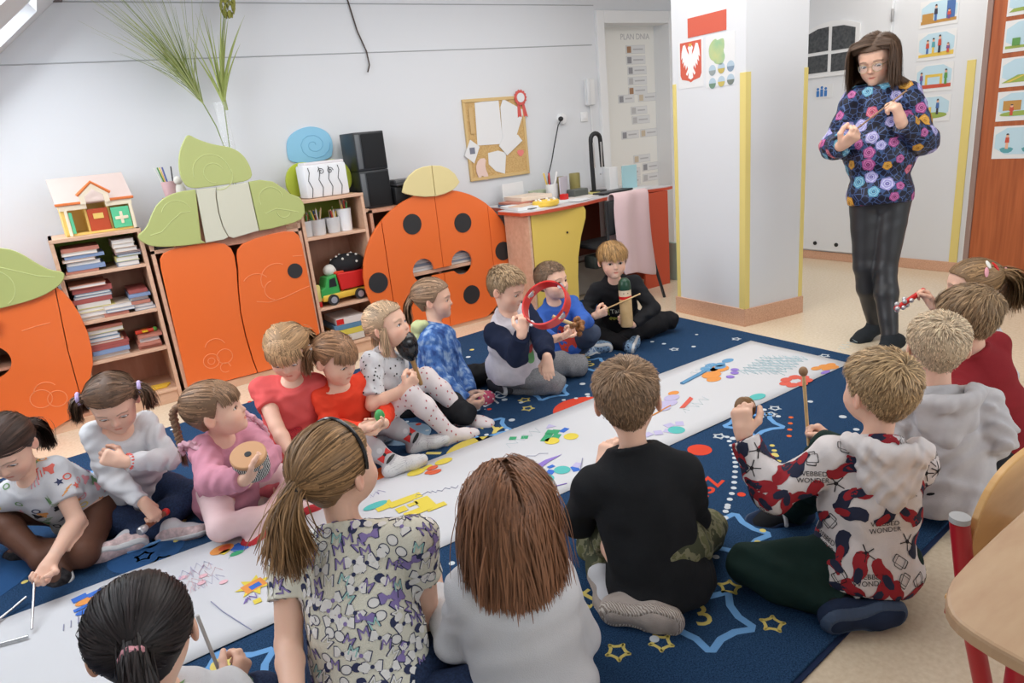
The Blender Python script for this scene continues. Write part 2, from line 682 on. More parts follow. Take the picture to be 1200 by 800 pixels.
# white door with the little arched window, in the right wall
X = DOOR_X
door_white = mat('white_door_paint', (.73, .75, .78), .5)
d2 = struct(MB().box((X - .035, 3.0, .085), (X, 3.76, 2.3), .003).build('door_2', door_white, smooth=False))
def YZ(x):  # local x -> world -y (left to right seen from the room), local y -> world z, thickness towards the room
    return Matrix(((0, 0, -1, x), (-1, 0, 0, 0), (0, 1, 0, 0), (0, 0, 0, 1)))
arch = [(-3.72, 1.535), (-3.235, 1.53), (-3.235, 1.895)] + [(-3.235 - .485 * t, 1.895 + .055 * math.sin(PI * t)) for t in (.15, .3, .5, .7, .85)] + [(-3.72, 1.895)]
b = MB(); b.prism(arch, YZ(X - .036), .014)
wf = b.build('window_frame', wall_m2, d2, smooth=False)
pan = lambda y0, y1, z0, z1, up: [(-y1, z0), (-y0, z0), (-y0, z1 + up[1]), (-(y0 + y1) / 2, z1 + max(up) * .9), (-y1, z1 + up[0])]
for y0, y1, z0, z1, up in ((3.495, 3.685, 1.57, 1.705, (0, 0)), (3.27, 3.465, 1.565, 1.70, (0, 0)), (3.495, 3.685, 1.73, 1.875, (0, .035)), (3.27, 3.465, 1.725, 1.87, (.035, 0))):
    b = MB(); b.prism(pan(y0, y1, z0, z1, up), YZ(X - .0505), .003); b.build('window_pane', dark_glass, wf, smooth=False)
vent = mat('black_vent', (.02, .02, .02), .6)
for y in (3.56, 3.36):
    MB().cyl((X - .034, y, .146), (X - .041, y, .146), .017).build('vent_hole', vent, d2)
b = MB().box((X - .05, 2.985, 1.86), (X - .03, 3.0, 1.95), .003)
b.build('hinge', mat('hinge_metal', (.5, .5, .5), .3, metal=1), d2)
blue_m = mat('pictogram_blue', srgb(60, 120, 190), .5)
paper_m = mat('white_paper', (.74, .75, .76), .7)
t = tag(empty('restroom_sign', (X - .036, 3.55, 1.42)), 'small white restroom sign with blue figures on the white door', 'sign')
MB().box((-.003, -.10, -.055), (0, .06, .055)).build('sheet', paper_m, t, smooth=False)
b = MB()
for y, h in ((.03, .05), (-.005, .075), (-.04, .05)):
    b.cyl((-.003, y, h * .42), (-.006, y, h * .42), .011, n=14)
    b.box((-.006, y - .012, -.04), (-.003, y + .012, h * .42 - .014))
b.build('figures', blue_m, t, smooth=False)
struct(MB().box((X - .012, 2.36, 0), (X, 3.0, .08), .002).build('baseboard_right', base_m, smooth=False))
struct(MB().box((X - .012, 3.0, 0), (X, 4.2, .07), .002).build('baseboard_right.001', base_m, smooth=False))
struct(MB().box((X - .006, 2.405, .08), (X, 2.462, 1.52)).build('trim_8', yellow_m, smooth=False))
wood_door = ramp_mat('reddish_wood_veneer', 'noise', 6, [(.25, srgb(150, 78, 44)), (.75, srgb(186, 104, 62))], .35, detail=6, stretch=(8, 8, .35))
d3 = struct(MB().box((X - .05, 1.35, .01), (X - .005, 2.31, 2.3), .003).build('door_3', wood_door, smooth=False))
struct(MB().box((X - .06, 2.31, 0), (X, 2.345, 2.3), .003).build('trim_9', mat('dark_door_jamb', (.30, .20, .17), .5), smooth=False))
struct(MB().box((X - .03, 2.345, .0), (X, 2.365, 2.3), .003).build('trim_10', wall_m2, smooth=False))

# ---- pictures on the doors: white sheets with small coloured scenes
pic_cols = {k: mat('print_' + k, c, .6) for k, c in dict(sky=srgb(186, 214, 228), grass=srgb(150, 170, 84), wood=srgb(186, 140, 74), red=srgb(196, 84, 64), blue=srgb(76, 110, 168),
            skin=srgb(226, 176, 146), yellow=srgb(222, 190, 86), violet=srgb(120, 84, 140), teal=srgb(92, 160, 170), dark=srgb(60, 56, 70), green=srgb(96, 150, 80), pale=srgb(206, 222, 214)).items()}
PC_LIST = list(pic_cols.values()); PC_ID = {k: i for i, k in enumerate(pic_cols)}


def scene_picture(t, y0, y1, z0, z1, kind, x):
    """small drawing made of flat coloured shapes, in the frame y0..y1 (y0 is the left edge), z0..z1"""
    b = MB(); W, Hh = y0 - y1, z1 - z0
    lay = [0]
    def sh(name, poly):
        lay[0] += 1
        b.mat(PC_ID[name]); b.prism([(-(y0 - u * W), z0 + v * Hh) for u, v in poly], YZ(x - .0012 * 0 - .0005 * lay[0]), .0006)
    def man(u, v, h, c1, c2):
        sh(c2, [(u - .035, v), (u + .035, v), (u + .03, v + h * .45), (u - .03, v + h * .45)])
        sh(c1, [(u - .05, v + h * .4), (u + .05, v + h * .4), (u + .04, v + h * .75), (u - .04, v + h * .75)])
        sh('skin', disc(u, v + h * .86, .035, 12, .07))
        sh('dark', [(u - .035, v + h * .9), (u + .035, v + h * .9), (u + .02, v + h), (u - .02, v + h)])
    sh('sky', smooth_poly(rect(.0, .05, 1, 1), 1))
    if kind == 0:
        sh('wood', [(0, .02), (1, .02), (1, .16), (0, .16)]); sh('blue', rect(.72, .16, .95, .95)); sh('wood', rect(.03, .16, .35, .5)); man(.42, .12, .75, 'dark', 'blue'); man(.8, .12, .45, 'red', 'violet')
    elif kind == 1:
        sh('yellow', [(0, .02), (1, .02), (1, .2), (0, .14)]); man(.25, .15, .6, 'red', 'blue'); man(.42, .15, .65, 'teal', 'yellow'); man(.6, .15, .75, 'red', 'dark'); man(.85, .12, .4, 'violet', 'red')
    elif kind == 2:
        sh('red', [(0, .02), (1, .02), (1, .18), (0, .18)]); sh('yellow', [(.25, .18), (.32, .18), (.32, .5), (.68, .5), (.68, .18), (.75, .18), (.75, .62), (.25, .62)]); man(.14, .15, .6, 'violet', 'blue'); man(.85, .15, .65, 'green', 'green')
    elif kind == 3:
        sh('grass', smooth_poly([(0, .1), (.5, .0), (1, .1), (.9, .3), (.1, .3)])); sh('yellow', rect(.1, .2, .5, .55)); man(.68, .2, .7, 'blue', 'dark')
    elif kind == 4:
        sh('grass', [(0, .02), (1, .02), (.8, .25), (.1, .2)]); man(.5, .15, .7, 'violet', 'violet'); sh('dark', disc(.5, .92, .10, 14, .06))
    elif kind == 5:
        sh('grass', [(0, .02), (1, .02), (1, .12), (0, .12)]); sh('wood', rect(.4, .2, .98, .95)); sh('violet', rect(.45, .55, .9, .62)); sh('red', rect(.5, .68, .8, .8)); man(.68, .1, .55, 'teal', 'blue'); sh('green', rect(.15, .12, .32, .4))
    elif kind == 6:
        sh('grass', [(0, .05), (.75, .05), (1, .35), (.35, .35)]); sh('yellow', [(.1, .08), (.2, .08), (.55, .35), (.5, .35)]); man(.55, .3, .6, 'violet', 'dark')
    elif kind == 7:
        sh('grass', smooth_poly([(0, .05), (1, .1), (.9, .3), (.1, .25)])); sh('wood', rect(.1, .3, .5, .7)); man(.3, .1, .45, 'red', 'red'); man(.75, .2, .75, 'blue', 'blue')
    else:
        for u in (.28, .78):
            sh('teal', smooth_poly([(u - .18, .3), (u + .18, .3), (u + .1, .1), (u - .1, .1)], 1)); man(u, .25, .55, 'red' if u < .5 else 'yellow', 'skin')
    b.build('drawing', PC_LIST, t, smooth=False)


def wall_picture(name, y0, y1, z0, z1, kind, x, label, group_):
    t = tag(empty(name, (0, 0, 0)), label, 'picture', group_)
    MB().box((x - .002, y1 - .012, z0 - .02), (x, y0 + .012, z1 + .012)).build('sheet', paper_m, t, smooth=False)
    scene_picture(t, y0, y1, z0, z1, kind, x - .002)
    # put the empty at the sheet
    for c in t.children: c.location = (-x, -y0, -z0)
    t.location = (x, y0, z0)
    return t


zz = [(1.80, 1.945), (1.575, 1.735), (1.355, 1.515), (1.14, 1.295)]
ws = ['topmost picture of the column on the white wall, a figure beside a blue door', 'second picture down on the white wall, a row of small figures',
      'third picture down on the white wall, two figures at a yellow table', 'lowest picture on the white wall beside the floral blouse, a yellow box on grass']
for k, (z0, z1) in enumerate(zz):
    wall_picture('routine_picture', 2.80, 2.56, z0, z1, k, X - .001, ws[k], 'pictures on the white wall')
zz = [(1.78, 1.90), (1.555, 1.72), (1.335, 1.49), (1.115, 1.275), (.865, 1.05)]
ws = ['topmost picture on the wooden door, a violet figure on grass', 'second picture down on the wooden door, figure before a bookshelf', 'third picture down on the wooden door, figure on a green and yellow field',
      'fourth picture down on the wooden door, figures on grass near a shelf', 'lowest picture on the wooden door, two figures in blue bowls']
for k, (z0, z1) in enumerate(zz):
    wall_picture('routine_picture', 2.215, 1.95, z0, z1, 4 + k, X - .051, ws[k], 'pictures on the wooden door')

# ---- text helper
def text_mesh(s, size, align='CENTER'):
    cu = bpy.data.curves.new('txt', 'FONT')
    cu.body = s; cu.size = size; cu.align_x = align; cu.align_y = 'CENTER'
    cu.resolution_u = 3
    o = bpy.data.objects.new('txt', cu)
    COL.objects.link(o)
    dg = bpy.context.evaluated_depsgraph_get()
    me = bpy.data.meshes.new_from_object(o.evaluated_get(dg))
    bpy.data.objects.remove(o); bpy.data.curves.remove(cu)
    V = np.array([v.co for v in me.vertices]).reshape(-1, 3)
    Fc = [list(p.vertices) for p in me.polygons]
    bpy.data.meshes.remove(me)
    return V, Fc


def add_text(b, s, size, M, thick=.0012):
    V, Fc = text_mesh(s, size)
    t = bmesh.new()
    vs = [t.verts.new(v) for v in V]
    for f in Fc:
        try: t.faces.new([vs[i] for i in f])
        except ValueError: pass
    r = bmesh.ops.extrude_face_region(t, geom=t.faces[:])
    bmesh.ops.translate(t, vec=(0, 0, thick), verts=[g for g in r['geom'] if isinstance(g, bmesh.types.BMVert)])
    b._merge(t, M)


# ---- day plan on the cream door
yd = WALL_Y + .16
ink = mat('grey_ink', (.50, .50, .52), .7)
b = MB(); add_text(b, 'PLAN DNIA', .07, Matrix.Translation((4.78, 0, 2.06)) @ XZ(yd))
tag(b.build('wall_lettering', ink, smooth=False), 'grey day plan heading lettered high on the cream door', 'lettering')
cards = [(4.66, 1.955, .24), (4.66, 1.865, .24), (4.67, 1.775, .24), (4.67, 1.685, .24), (4.67, 1.60, .24), (4.54, 1.535, .20), (4.79, 1.535, .24), (4.69, 1.425, .21), (4.70, 1.34, .23), (4.56, 1.215, .22), (4.80, 1.215, .23),
         (4.70, .985, .22), (4.58, .87, .2), (4.81, .90, .22), (4.58, .79, .2), (4.81, .80, .22)]
spot = ['brown', 'grey', 'tan', 'dark']
place = ['topmost card under the heading', 'second card under the heading', 'third card under the heading with a dark picture', 'fourth card under the heading', 'fifth card under the heading', 'card left of the fifth row',
         'card right of the fifth row', 'card at mid door with a brown picture', 'card at mid door with a dark picture', 'left card of the pair below mid door', 'right card of the pair below mid door',
         'lone card below the gap', 'upper left card near the desk', 'upper right card near the desk', 'lower left card near the desk', 'lower right card near the desk']
pm = [mat('card_picture_' + s, c, .6) for s, c in (('brown', srgb(168, 130, 100)), ('grey', srgb(190, 190, 192)), ('tan', srgb(206, 192, 170)), ('dark', srgb(150, 150, 156)))]
edge_m = mat('card_edge', (.58, .59, .60), .7)
for k, (x, z, w) in enumerate(cards):
    t = tag(empty('plan_card', (x, yd, z)), 'white day plan ' + place[k] + ' on the cream door', 'card', 'day plan cards on the cream door')
    MB().box((0, -.0015, -.036), (w, 0, .036)).build('outline', edge_m, t, smooth=False)
    MB().box((.003, -.003, -.033), (w - .003, -.0012, .033)).build('sheet', paper_m, t, smooth=False)
    MB().box((.012, -.0045, -.028), (.062, -.0028, .026)).build('drawing', pm[(k * 7 + (1 if k in (2, 8, 11) else 0)) % 4], t, smooth=False)
    MB().box((.085, -.0045, -.006), (w - .03, -.0028, .006)).build('caption', ink, t, smooth=False)

# ---- national posters on the pillar (face PA -> PB)
def pillar_M(u, z):
    d = unit(V3((PB[0] - PA[0], PB[1] - PA[1]))); nx, ny = d[1], -d[0]
    return Matrix(((d[0], 0, nx, PA[0] + d[0] * u), (d[1], 0, ny, PA[1] + d[1] * u), (0, 1, 0, z), (0, 0, 0, 1)))
red_m = mat('flag_red', srgb(206, 96, 76), .6)
t = tag(empty('flag_poster', (PA[0], PA[1], 1.8)), 'white and red flag sheet above the two posters on the pillar', 'flag')
M0 = Matrix.Translation((-PA[0], -PA[1], -1.8))
MB().prism(rect(.14, 1.80, .445, 2.06), M0 @ pillar_M(0, 0), .002).build('white_half', paper_m, t, smooth=False)
MB().prism(rect(.14, 1.80, .445, 1.912), M0 @ pillar_M(0, 0) @ Matrix.Translation((0, 0, .002)), .001).build('red_half', red_m, t, smooth=False)
t = tag(empty('emblem_poster', (PA[0], PA[1], 1.5)), 'white poster with a white eagle on a red shield, on the pillar', 'poster')
M0 = Matrix.Translation((-PA[0], -PA[1], -1.5))
MB().prism(rect(.055, 1.505, .265, 1.787), M0 @ pillar_M(0, 0), .002).build('sheet', paper_m, t, smooth=False)
sh = [(.072, 1.778), (.248, 1.778), (.248, 1.585), (.235, 1.56), (.18, 1.548), (.16, 1.538), (.14, 1.548), (.085, 1.56), (.072, 1.585)]
MB().prism(sh, M0 @ pillar_M(0, 0) @ Matrix.Translation((0, 0, .002)), .001).build('shield', red_m, t, smooth=False)
half = [(0, 1.745), (.012, 1.755), (.022, 1.742), (.014, 1.725), (.012, 1.70), (.026, 1.72), (.045, 1.765), (.062, 1.76), (.074, 1.72), (.078, 1.68), (.066, 1.695), (.07, 1.655), (.056, 1.67), (.058, 1.632), (.044, 1.65), (.040, 1.615), (.028, 1.64), (.022, 1.62), (.040, 1.59), (.03, 1.58), (.016, 1.60), (.02, 1.565), (0, 1.555)]
eagle = [(.16 + x, z) for x, z in half] + [(.16 - x, z) for x, z in half[::-1][1:-1]]
b = MB(); b.prism(eagle, M0 @ pillar_M(0, 0) @ Matrix.Translation((0, 0, .003)), .001)
b.build('eagle', mat('emblem_white', (.85, .84, .83), .6), t, smooth=False)
b = MB(); b.prism([(.15, 1.752), (.17, 1.752), (.173, 1.768), (.165, 1.76), (.16, 1.77), (.155, 1.76), (.147, 1.768)], M0 @ pillar_M(0, 0) @ Matrix.Translation((0, 0, .0035)), .001)
b.build('crown', mat('emblem_gold', srgb(216, 180, 90), .5), t, smooth=False)
t = tag(empty('map_poster', (PA[0], PA[1], 1.5)), 'white poster with a green country map and six round photographs, on the pillar', 'poster')
MB().prism(rect(.285, 1.49, .505, 1.785), M0 @ pillar_M(0, 0), .002).build('sheet', paper_m, t, smooth=False)
pol = [(.31, 1.725), (.335, 1.755), (.365, 1.765), (.372, 1.752), (.41, 1.76), (.425, 1.755), (.43, 1.71), (.42, 1.69), (.435, 1.655), (.42, 1.625), (.405, 1.61), (.385, 1.618), (.36, 1.622), (.345, 1.64), (.318, 1.655), (.308, 1.69)]
b = MB(); b.prism(smooth_poly(pol, 1), M0 @ pillar_M(0, 0) @ Matrix.Translation((0, 0, .002)), .001)
b.build('map', ramp_mat('map_green', 'noise', 12, [(.3, srgb(150, 190, 150)), (.7, srgb(196, 200, 140))], .6), t, smooth=False)
cc = [srgb(150, 160, 160), srgb(190, 170, 90), srgb(130, 150, 170), srgb(110, 140, 120), srgb(196, 180, 100), srgb(120, 128, 120)]
for k in range(6):
    u, z = .335 + (k % 3) * .07, 1.588 - (k // 3) * .075 + (k % 3) * .004
    b = MB(); b.prism(disc(u, z, .028, 20, .032), M0 @ pillar_M(0, 0) @ Matrix.Translation((0, 0, .002)), .001)
    b.mat(1); b.prism([(p[0], min(p[1], z)) for p in disc(u, z, .0265, 20, .030)], M0 @ pillar_M(0, 0) @ Matrix.Translation((0, 0, .003)), .0006)
    b.build('round_photograph', [mat('photo_sky_%s' % spot[k % 4], srgb(176, 196, 210), .6), mat('photo_ground_%s' % spot[k % 4], cc[k], .6)], t, smooth=False)

# ---- small things on the wall
white_pl = mat('white_plastic', (.80, .81, .82), .35)
black_pl = mat('black_plastic', (.016, .017, .019), .4)
MW = WALL_Y
t = tag(empty('intercom_phone', (4.055, MW, 1.6)), 'white intercom handset mounted on the wall beside the doorway', 'phone')
MB().box((-.05, -.03, -.10), (.05, 0, .11), .01).build('cradle', white_pl, t)
MB().box((-.058, -.055, -.105), (-.015, -.03, .115), .012).build('handset', mat('pale_grey_plastic', (.70, .72, .74), .4), t)
MB().tube([(0, -.012, -.1), (.01, -.01, -.3), (.02, -.01, -.55), (.02, -.008, -.72)], .004, 8).build('cord', white_pl, t)
t = tag(empty('light_switch', (3.985, MW, 1.41)), 'small white light switch on the wall below the intercom', 'switch')
MB().box((-.04, -.012, -.04), (.04, 0, .04), .006).build('plate', white_pl, t); MB().box((-.022, -.017, -.022), (.022, -.012, .022), .003).build('rocker', white_pl, t)
t = tag(empty('wall_socket', (3.735, MW, 1.41)), 'white round wall socket above the desk with a black plug', 'socket')
MB().lathe([(.045, 0), (.045, .012), (.04, .03), (.03, .032)], Matrix.Rotation(PI / 2, 4, 'X')).build('plate', white_pl, t)
t = tag(empty('power_cable', (3.70, MW - .035, 1.41)), 'black plug and thin cable hanging from the wall socket to the desk', 'cable')
MB().ball((0, -.01, 0), (.022, .022, .02)).build('plug', black_pl, t)
MB().tube([(0, -.02, 0), (-.04, -.02, -.05), (-.09, -.02, -.19), (-.14, -.03, -.32), (-.2, -.04, -.45), (-.22, -.06, -.56)], .005, 8).build('cord', black_pl, t)
b = MB().tube([(1.83, MW - .006, 2.5), (1.88, MW - .01, 2.2), (1.94, MW - .012, 1.96), (2.075, MW - .02, 1.95), (2.085, MW - .02, 1.86), (2.07, MW - .03, 1.83)][0:1] + [(1.99, MW - .01, 2.32), (2.03, MW - .012, 2.1), (2.075, MW - .014, 1.97), (2.08, MW - .02, 1.88), (2.055, MW - .03, 1.835)], .005, 8)
tag(b.build('loose_wire', mat('dark_wire', (.06, .04, .03), .5)), 'thin dark wire dangling down the middle of the white wall', 'wire')
tag(MB().box((.29, MW - .03, 2.255), (.345, MW, 2.29), .006).build('wall_bracket', mat('dark_bracket', (.15, .13, .13), .5)), 'small dark bracket high on the wall by the sloping ceiling', 'bracket')

# cork board
cork_m = ramp_mat('cork', 'noise', 120, [(.3, srgb(186, 150, 96)), (.7, srgb(210, 178, 124))], .9, bump=(300, .3))
frame_m = mat('pale_wood_frame', srgb(208, 178, 124), .5)
cx, cz = 3.075, 1.31
t = tag(empty('cork_board', (cx, MW, cz)), 'wood framed cork notice board on the white wall above the desk', 'notice board')
MB().box((-.27, -.012, -.30), (.27, 0, .30)).build('cork_sheet', cork_m, t, smooth=False)
b = MB()
for lo, hi in (((-.285, -.02, .28), (.285, 0, .305)), ((-.285, -.02, -.305), (.285, 0, -.28)), ((-.285, -.02, -.28), (-.262, 0, .28)), ((.262, -.02, -.28), (.285, 0, .28))): b.box(lo, hi, .003)
b.build('frame', frame_m, t, smooth=False)
def pinned(name, poly, lift, m_, label, cat, grp=None, rot=0):
    b = MB(); c = V3(poly).mean(0)
    b.prism([(p[0] - c[0], p[1] - c[1]) for p in poly], XZ(0), .0025)
    o = b.build(name, m_, smooth=False); o.location = (c[0], MW - .013 - lift, c[1])
    return tag(o, label, cat, grp)
G1 = 'papers pinned on the cork board'
pinned('pinned_paper', [(2.885, 1.27), (2.90, 1.585), (3.12, 1.60), (3.125, 1.262)], .0, paper_m, 'large white sheet pinned at the upper left of the cork board', 'paper', G1)
pinned('pinned_paper', [(3.13, 1.54), (3.16, 1.60), (3.355, 1.50), (3.22, 1.24), (3.12, 1.27)], .003, paper_m, 'tilted white sheet pinned at the upper right of the cork board', 'paper', G1)
pinned('pinned_paper', [(3.08, 1.25), (3.15, 1.17), (3.31, 1.27), (3.27, 1.32), (3.14, 1.33)], .006, paper_m, 'crooked white slip pinned under the two large sheets', 'paper', G1)
pinned('pinned_paper', [(2.975, 1.205), (2.97, 1.12), (3.03, 1.06), (3.115, 1.03), (3.145, 1.19), (3.07, 1.215)], .0, paper_m, 'white note pinned alone in the lower half of the cork board', 'paper', G1)
o = pinned('pinned_photo', [(2.755, 1.205), (2.82, 1.32), (2.90, 1.26), (2.835, 1.14)], .006, paper_m, 'tilted white card with a small dark photo on the left edge of the cork board', 'photo')
MB().prism(rect(-.022, -.02, .025, .028), XZ(-.0026) , .001).build('print', mat('photo_blue_grey', srgb(120, 124, 140), .6), o, smooth=False)
pinned('paper_cutout', smooth_poly([(2.84, 1.10), (2.88, 1.17), (2.95, 1.17), (2.93, 1.10), (2.96, 1.02), (2.93, .99), (2.90, 1.05), (2.87, 1.0)], 1), .004, mat('pale_pink_paper', srgb(226, 200, 190), .7), 'pale pink paper cut-out pinned low on the left of the cork board', 'decoration')
pinned('wooden_ruler_clip', rect(2.835, 1.36, 2.872, 1.55), .004, mat('tan_card', srgb(204, 172, 120), .6), 'narrow tan card strip pinned on the far left of the cork board', 'card')
pinned('paper_heart', smooth_poly([(3.285, 1.14), (3.25, 1.18), (3.265, 1.205), (3.285, 1.195), (3.305, 1.205), (3.325, 1.18)], 2), .0, mat('pink_paper', srgb(226, 130, 124), .7), 'small pink paper heart on the right of the cork board', 'heart')
t = tag(empty('award_rosette', (3.325, MW - .02, 1.60)), 'red and white prize rosette on the top right corner of the cork board', 'rosette')
rr = mat('rosette_red', srgb(206, 90, 84), .6)
MB().prism([(p[0], p[1]) for p in star(0, 0, .062, .054, 0, 14)], XZ(0), .006).build('ruffle', rr, t, smooth=False)
MB().prism(disc(0, 0, .036), XZ(-.006), .004).build('centre', paper_m, t, smooth=False)
for s in (-1, 1): MB().prism([(-.012 + .02 * s, -.04), (.012 + .02 * s, -.04), (.03 + .03 * s, -.15), (.01 + .03 * s, -.14), (-.008 + .03 * s, -.15)], XZ(.002), .003).build('ribbon', rr, t, smooth=False)

# ---------------------------------------------------------------- furniture along the back wall
FY = 4.35
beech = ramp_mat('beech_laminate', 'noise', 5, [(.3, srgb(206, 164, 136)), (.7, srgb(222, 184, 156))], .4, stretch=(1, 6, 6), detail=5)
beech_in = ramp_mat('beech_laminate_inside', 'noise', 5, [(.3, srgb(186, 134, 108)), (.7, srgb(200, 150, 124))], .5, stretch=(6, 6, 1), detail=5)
orange = mat('orange_lacquer', srgb(234, 112, 50), .28, spec=.5)
green = mat('apple_green_lacquer', srgb(176, 184, 114), .35, spec=.45)
green_dk = mat('lime_panel', srgb(150, 170, 40), .5)
creamy = mat('cream_lacquer', srgb(206, 204, 184), .4)
dotblk = mat('black_dot', (.028, .027, .028), .45)
groove_g = mat('engraved_green', srgb(196, 204, 140), .5)
groove_o = mat('engraved_orange', srgb(240, 146, 96), .4)


def shelf_unit(name, x0, x1, z1, levels, label, y0=FY, depth=.36, back=None, cat='bookcase', z0=0.0, th=.02):
    t = tag(empty(name, ((x0 + x1) / 2, y0, 0)), label, cat)
    w = (x1 - x0) / 2
    for s in (-1, 1): MB().box((s * w - (th if s > 0 else 0), 0, z0), (s * w + (th if s < 0 else 0), depth, z1), .002).build('side_panel', beech, t, smooth=False)
    MB().box((-w, -.003, z1 - th), (w, depth, z1), .002).build('top_panel', beech, t, smooth=False)
    MB().box((-w + th, .01, z0), (w - th, depth, z0 + .07), .002).build('plinth', beech, t, smooth=False)
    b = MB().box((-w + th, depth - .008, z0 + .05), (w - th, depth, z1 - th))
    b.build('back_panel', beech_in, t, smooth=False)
    if back: MB().box((-w + th, depth - .012, back), (w - th, depth - .008, z1 - th)).build('coloured_back', green_dk, t, smooth=False)
    for z in levels: MB().box((-w + th, .0, z - .018), (w - th, depth - .01, z), .002).build('shelf', beech, t, smooth=False)
    return t


def panel(poly, y, th, m_, parent, name, holes=(), bev=.004, off_=(0, 0, 0)):
    b = MB()
    M_ = Matrix.Translation(Vector(off_)) @ XZ(y)
    b.prism(poly, M_, th, bev=bev if not holes else 0, holes=holes)
    return b.build(name, m_, parent, smooth=False)


def engraving(lines, y, parent, m_, off_=(0, 0, 0), r=.0025):
    b = MB()
    for L in lines: b.tube([(p[0] + off_[0], y + off_[1], p[1] + off_[2]) for p in L], r, 6)
    return b.build('engraved_line', m_, parent)


def arc(cx, cz, r, a0, a1, n=14, rz=None): return [(cx + r * math.cos(math.radians(a0 + (a1 - a0) * k / n)), cz + (rz or r) * math.sin(math.radians(a0 + (a1 - a0) * k / n))) for k in range(n + 1)]


# ---- open bookcase
BX0, BX1 = -.035, .405
bc = shelf_unit('bookcase', BX0, BX1, 1.035, (.838, .577, .347, .09), 'open beech bookcase full of books with a toy house on top', back=.84)
spines = [(srgb(*c), n) for c, n in (((214, 206, 200), 'cream'), ((206, 146, 120), 'terracotta'), ((226, 220, 214), 'white'), ((190, 124, 106), 'brick red'), ((150, 160, 176), 'grey blue'), ((216, 184, 160), 'peach'),
          ((130, 150, 184), 'blue'), ((190, 150, 160), 'dusty pink'), ((226, 208, 190), 'ivory'), ((166, 86, 80), 'dark red'), ((206, 196, 120), 'pale yellow'), ((120, 150, 170), 'steel blue'))]
spine_m = [mat('book_cover_' + n.replace(' ', '_'), c, .5) for c, n in spines]
pages_m = mat('book_pages', (.74, .70, .66), .9)
ordw = ['lowest', 'second', 'third', 'fourth', 'fifth', 'sixth', 'seventh', 'eighth', 'ninth', 'tenth', 'eleventh']


def book(x0, y0, z0, w, d, h, k, label, grp, rz=0.0):
    t = tag(empty('book', (x0 + w / 2, y0, z0), rz), label, 'book', grp)
    b = MB(); b.box((-w / 2, 0, 0), (w / 2, d, .0022)); b.box((-w / 2, 0, h - .0022), (w / 2, d, h)); b.box((-w / 2, 0, .002), (w / 2, .003, h - .002) if k % 3 == 0 else (-w / 2 + .003, d, h - .002))
    b.build('cover', spine_m[k % len(spine_m)], t, smooth=False)
    MB().box((-w / 2 + .004, .004, .0022), (w / 2 - .004, d - .004, h - .0022)).build('pages', pages_m, t, smooth=False)
    return t


def stack(x0, x1, z0, z1, n, where, seed, y=FY + .02, d=.24, grp='books on the open bookcase'):
    r = random.Random(seed)
    z = z0 + .001
    hs = [r.uniform(.6, 1.4) for _ in range(n)]
    sc = (z1 - z0) / sum(hs)
    for i in range(n):
        h = hs[i] * sc
        k = r.randrange(12)
        if n > 1 and i == 0: k = 2 + seed % 3
        a = x0 + r.uniform(0, .02); w = (x1 - x0) * r.uniform(.82, 1.0)
        book(a, y + r.uniform(0, .03), z, w, d, h - .0008, k, '%s book, %s up in the %s' % (spines[k % 12][1], ordw[i], where), grp)
        z += h


stack(.0, .19, .838, .975, 7, 'left stack on the top shelf of the bookcase', 1)
stack(.245, .375, .838, .985, 7, 'right stack on the top shelf of the bookcase', 2)
stack(-.005, .19, .577, .775, 9, 'left stack on the second shelf of the bookcase', 3)
stack(.12, .27, .577, .64, 3, 'low stack, second shelf of the bookcase', 4, y=FY + .0)
stack(.26, .375, .577, .695, 6, 'right stack on the second shelf of the bookcase', 5)
stack(.0, .20, .347, .53, 9, 'left stack on the third shelf of the bookcase', 6)
stack(.245, .378, .347, .43, 4, 'right stack on the third shelf of the bookcase', 7)
# little toy on the books, yellow sticks at the bottom
t = tag(empty('toy_plane', (.30, FY + .09, .432)), 'small red and yellow toy lying on the books of the third shelf', 'toy')
MB().box((-.05, -.012, 0), (.05, .012, .022), .006).build('body', mat('toy_red', srgb(206, 66, 44), .4), t)
MB().box((-.015, -.05, .012), (.015, .05, .018), .002).build('wing', mat('toy_yellow', srgb(226, 184, 40), .4), t)
MB().ball((.055, 0, .012), .014).build('nose', mat('toy_green', srgb(90, 160, 70), .4), t)
yst = mat('yellow_wood', srgb(232, 186, 60), .45)
for k in range(3):
    o = MB().box((-.12, -.009, 0), (.12, .009, .014), .003).build('counting_stick', yst)
    o.location = (.22 + .012 * k, FY + .05 + .03 * k, .0905 + .0 * k); o.rotation_euler = (0, 0, -.05 * k)
    tag(o, 'yellow wooden stick on the lowest shelf of the bookcase, ' + ('nearest the front', 'middle of the three', 'hindmost of the three')[k], 'stick', 'yellow sticks on the lowest shelf')

# ---- toy house on the bookcase
t = tag(empty('dollhouse', (.225, FY + .06, 1.036), .04), 'plastic toy house with grey roof and yellow walls on the bookcase', 'dollhouse')
hy = mat('toy_house_yellow', srgb(236, 200, 110), .45); hr = mat('toy_house_roof', srgb(206, 186, 178), .55); ho = mat('toy_house_orange', srgb(222, 120, 60), .45); hw = mat('toy_house_cream', srgb(240, 226, 200), .5)
hg = mat('toy_house_green', srgb(96, 200, 150), .45); hd_ = mat('toy_house_door', srgb(190, 76, 40), .5)
b = MB(); b.box((-.17, .14, 0), (.17, .155, .17)); b.box((-.17, 0, 0), (-.155, .155, .17)); b.box((.155, 0, 0), (.17, .155, .17)); b.box((-.17, 0, 0), (.17, .155, .012)); b.box((-.06, .02, 0), (-.05, .15, .17)); b.box((.05, .02, 0), (.06, .15, .17))
b.build('walls', hy, t, smooth=False)
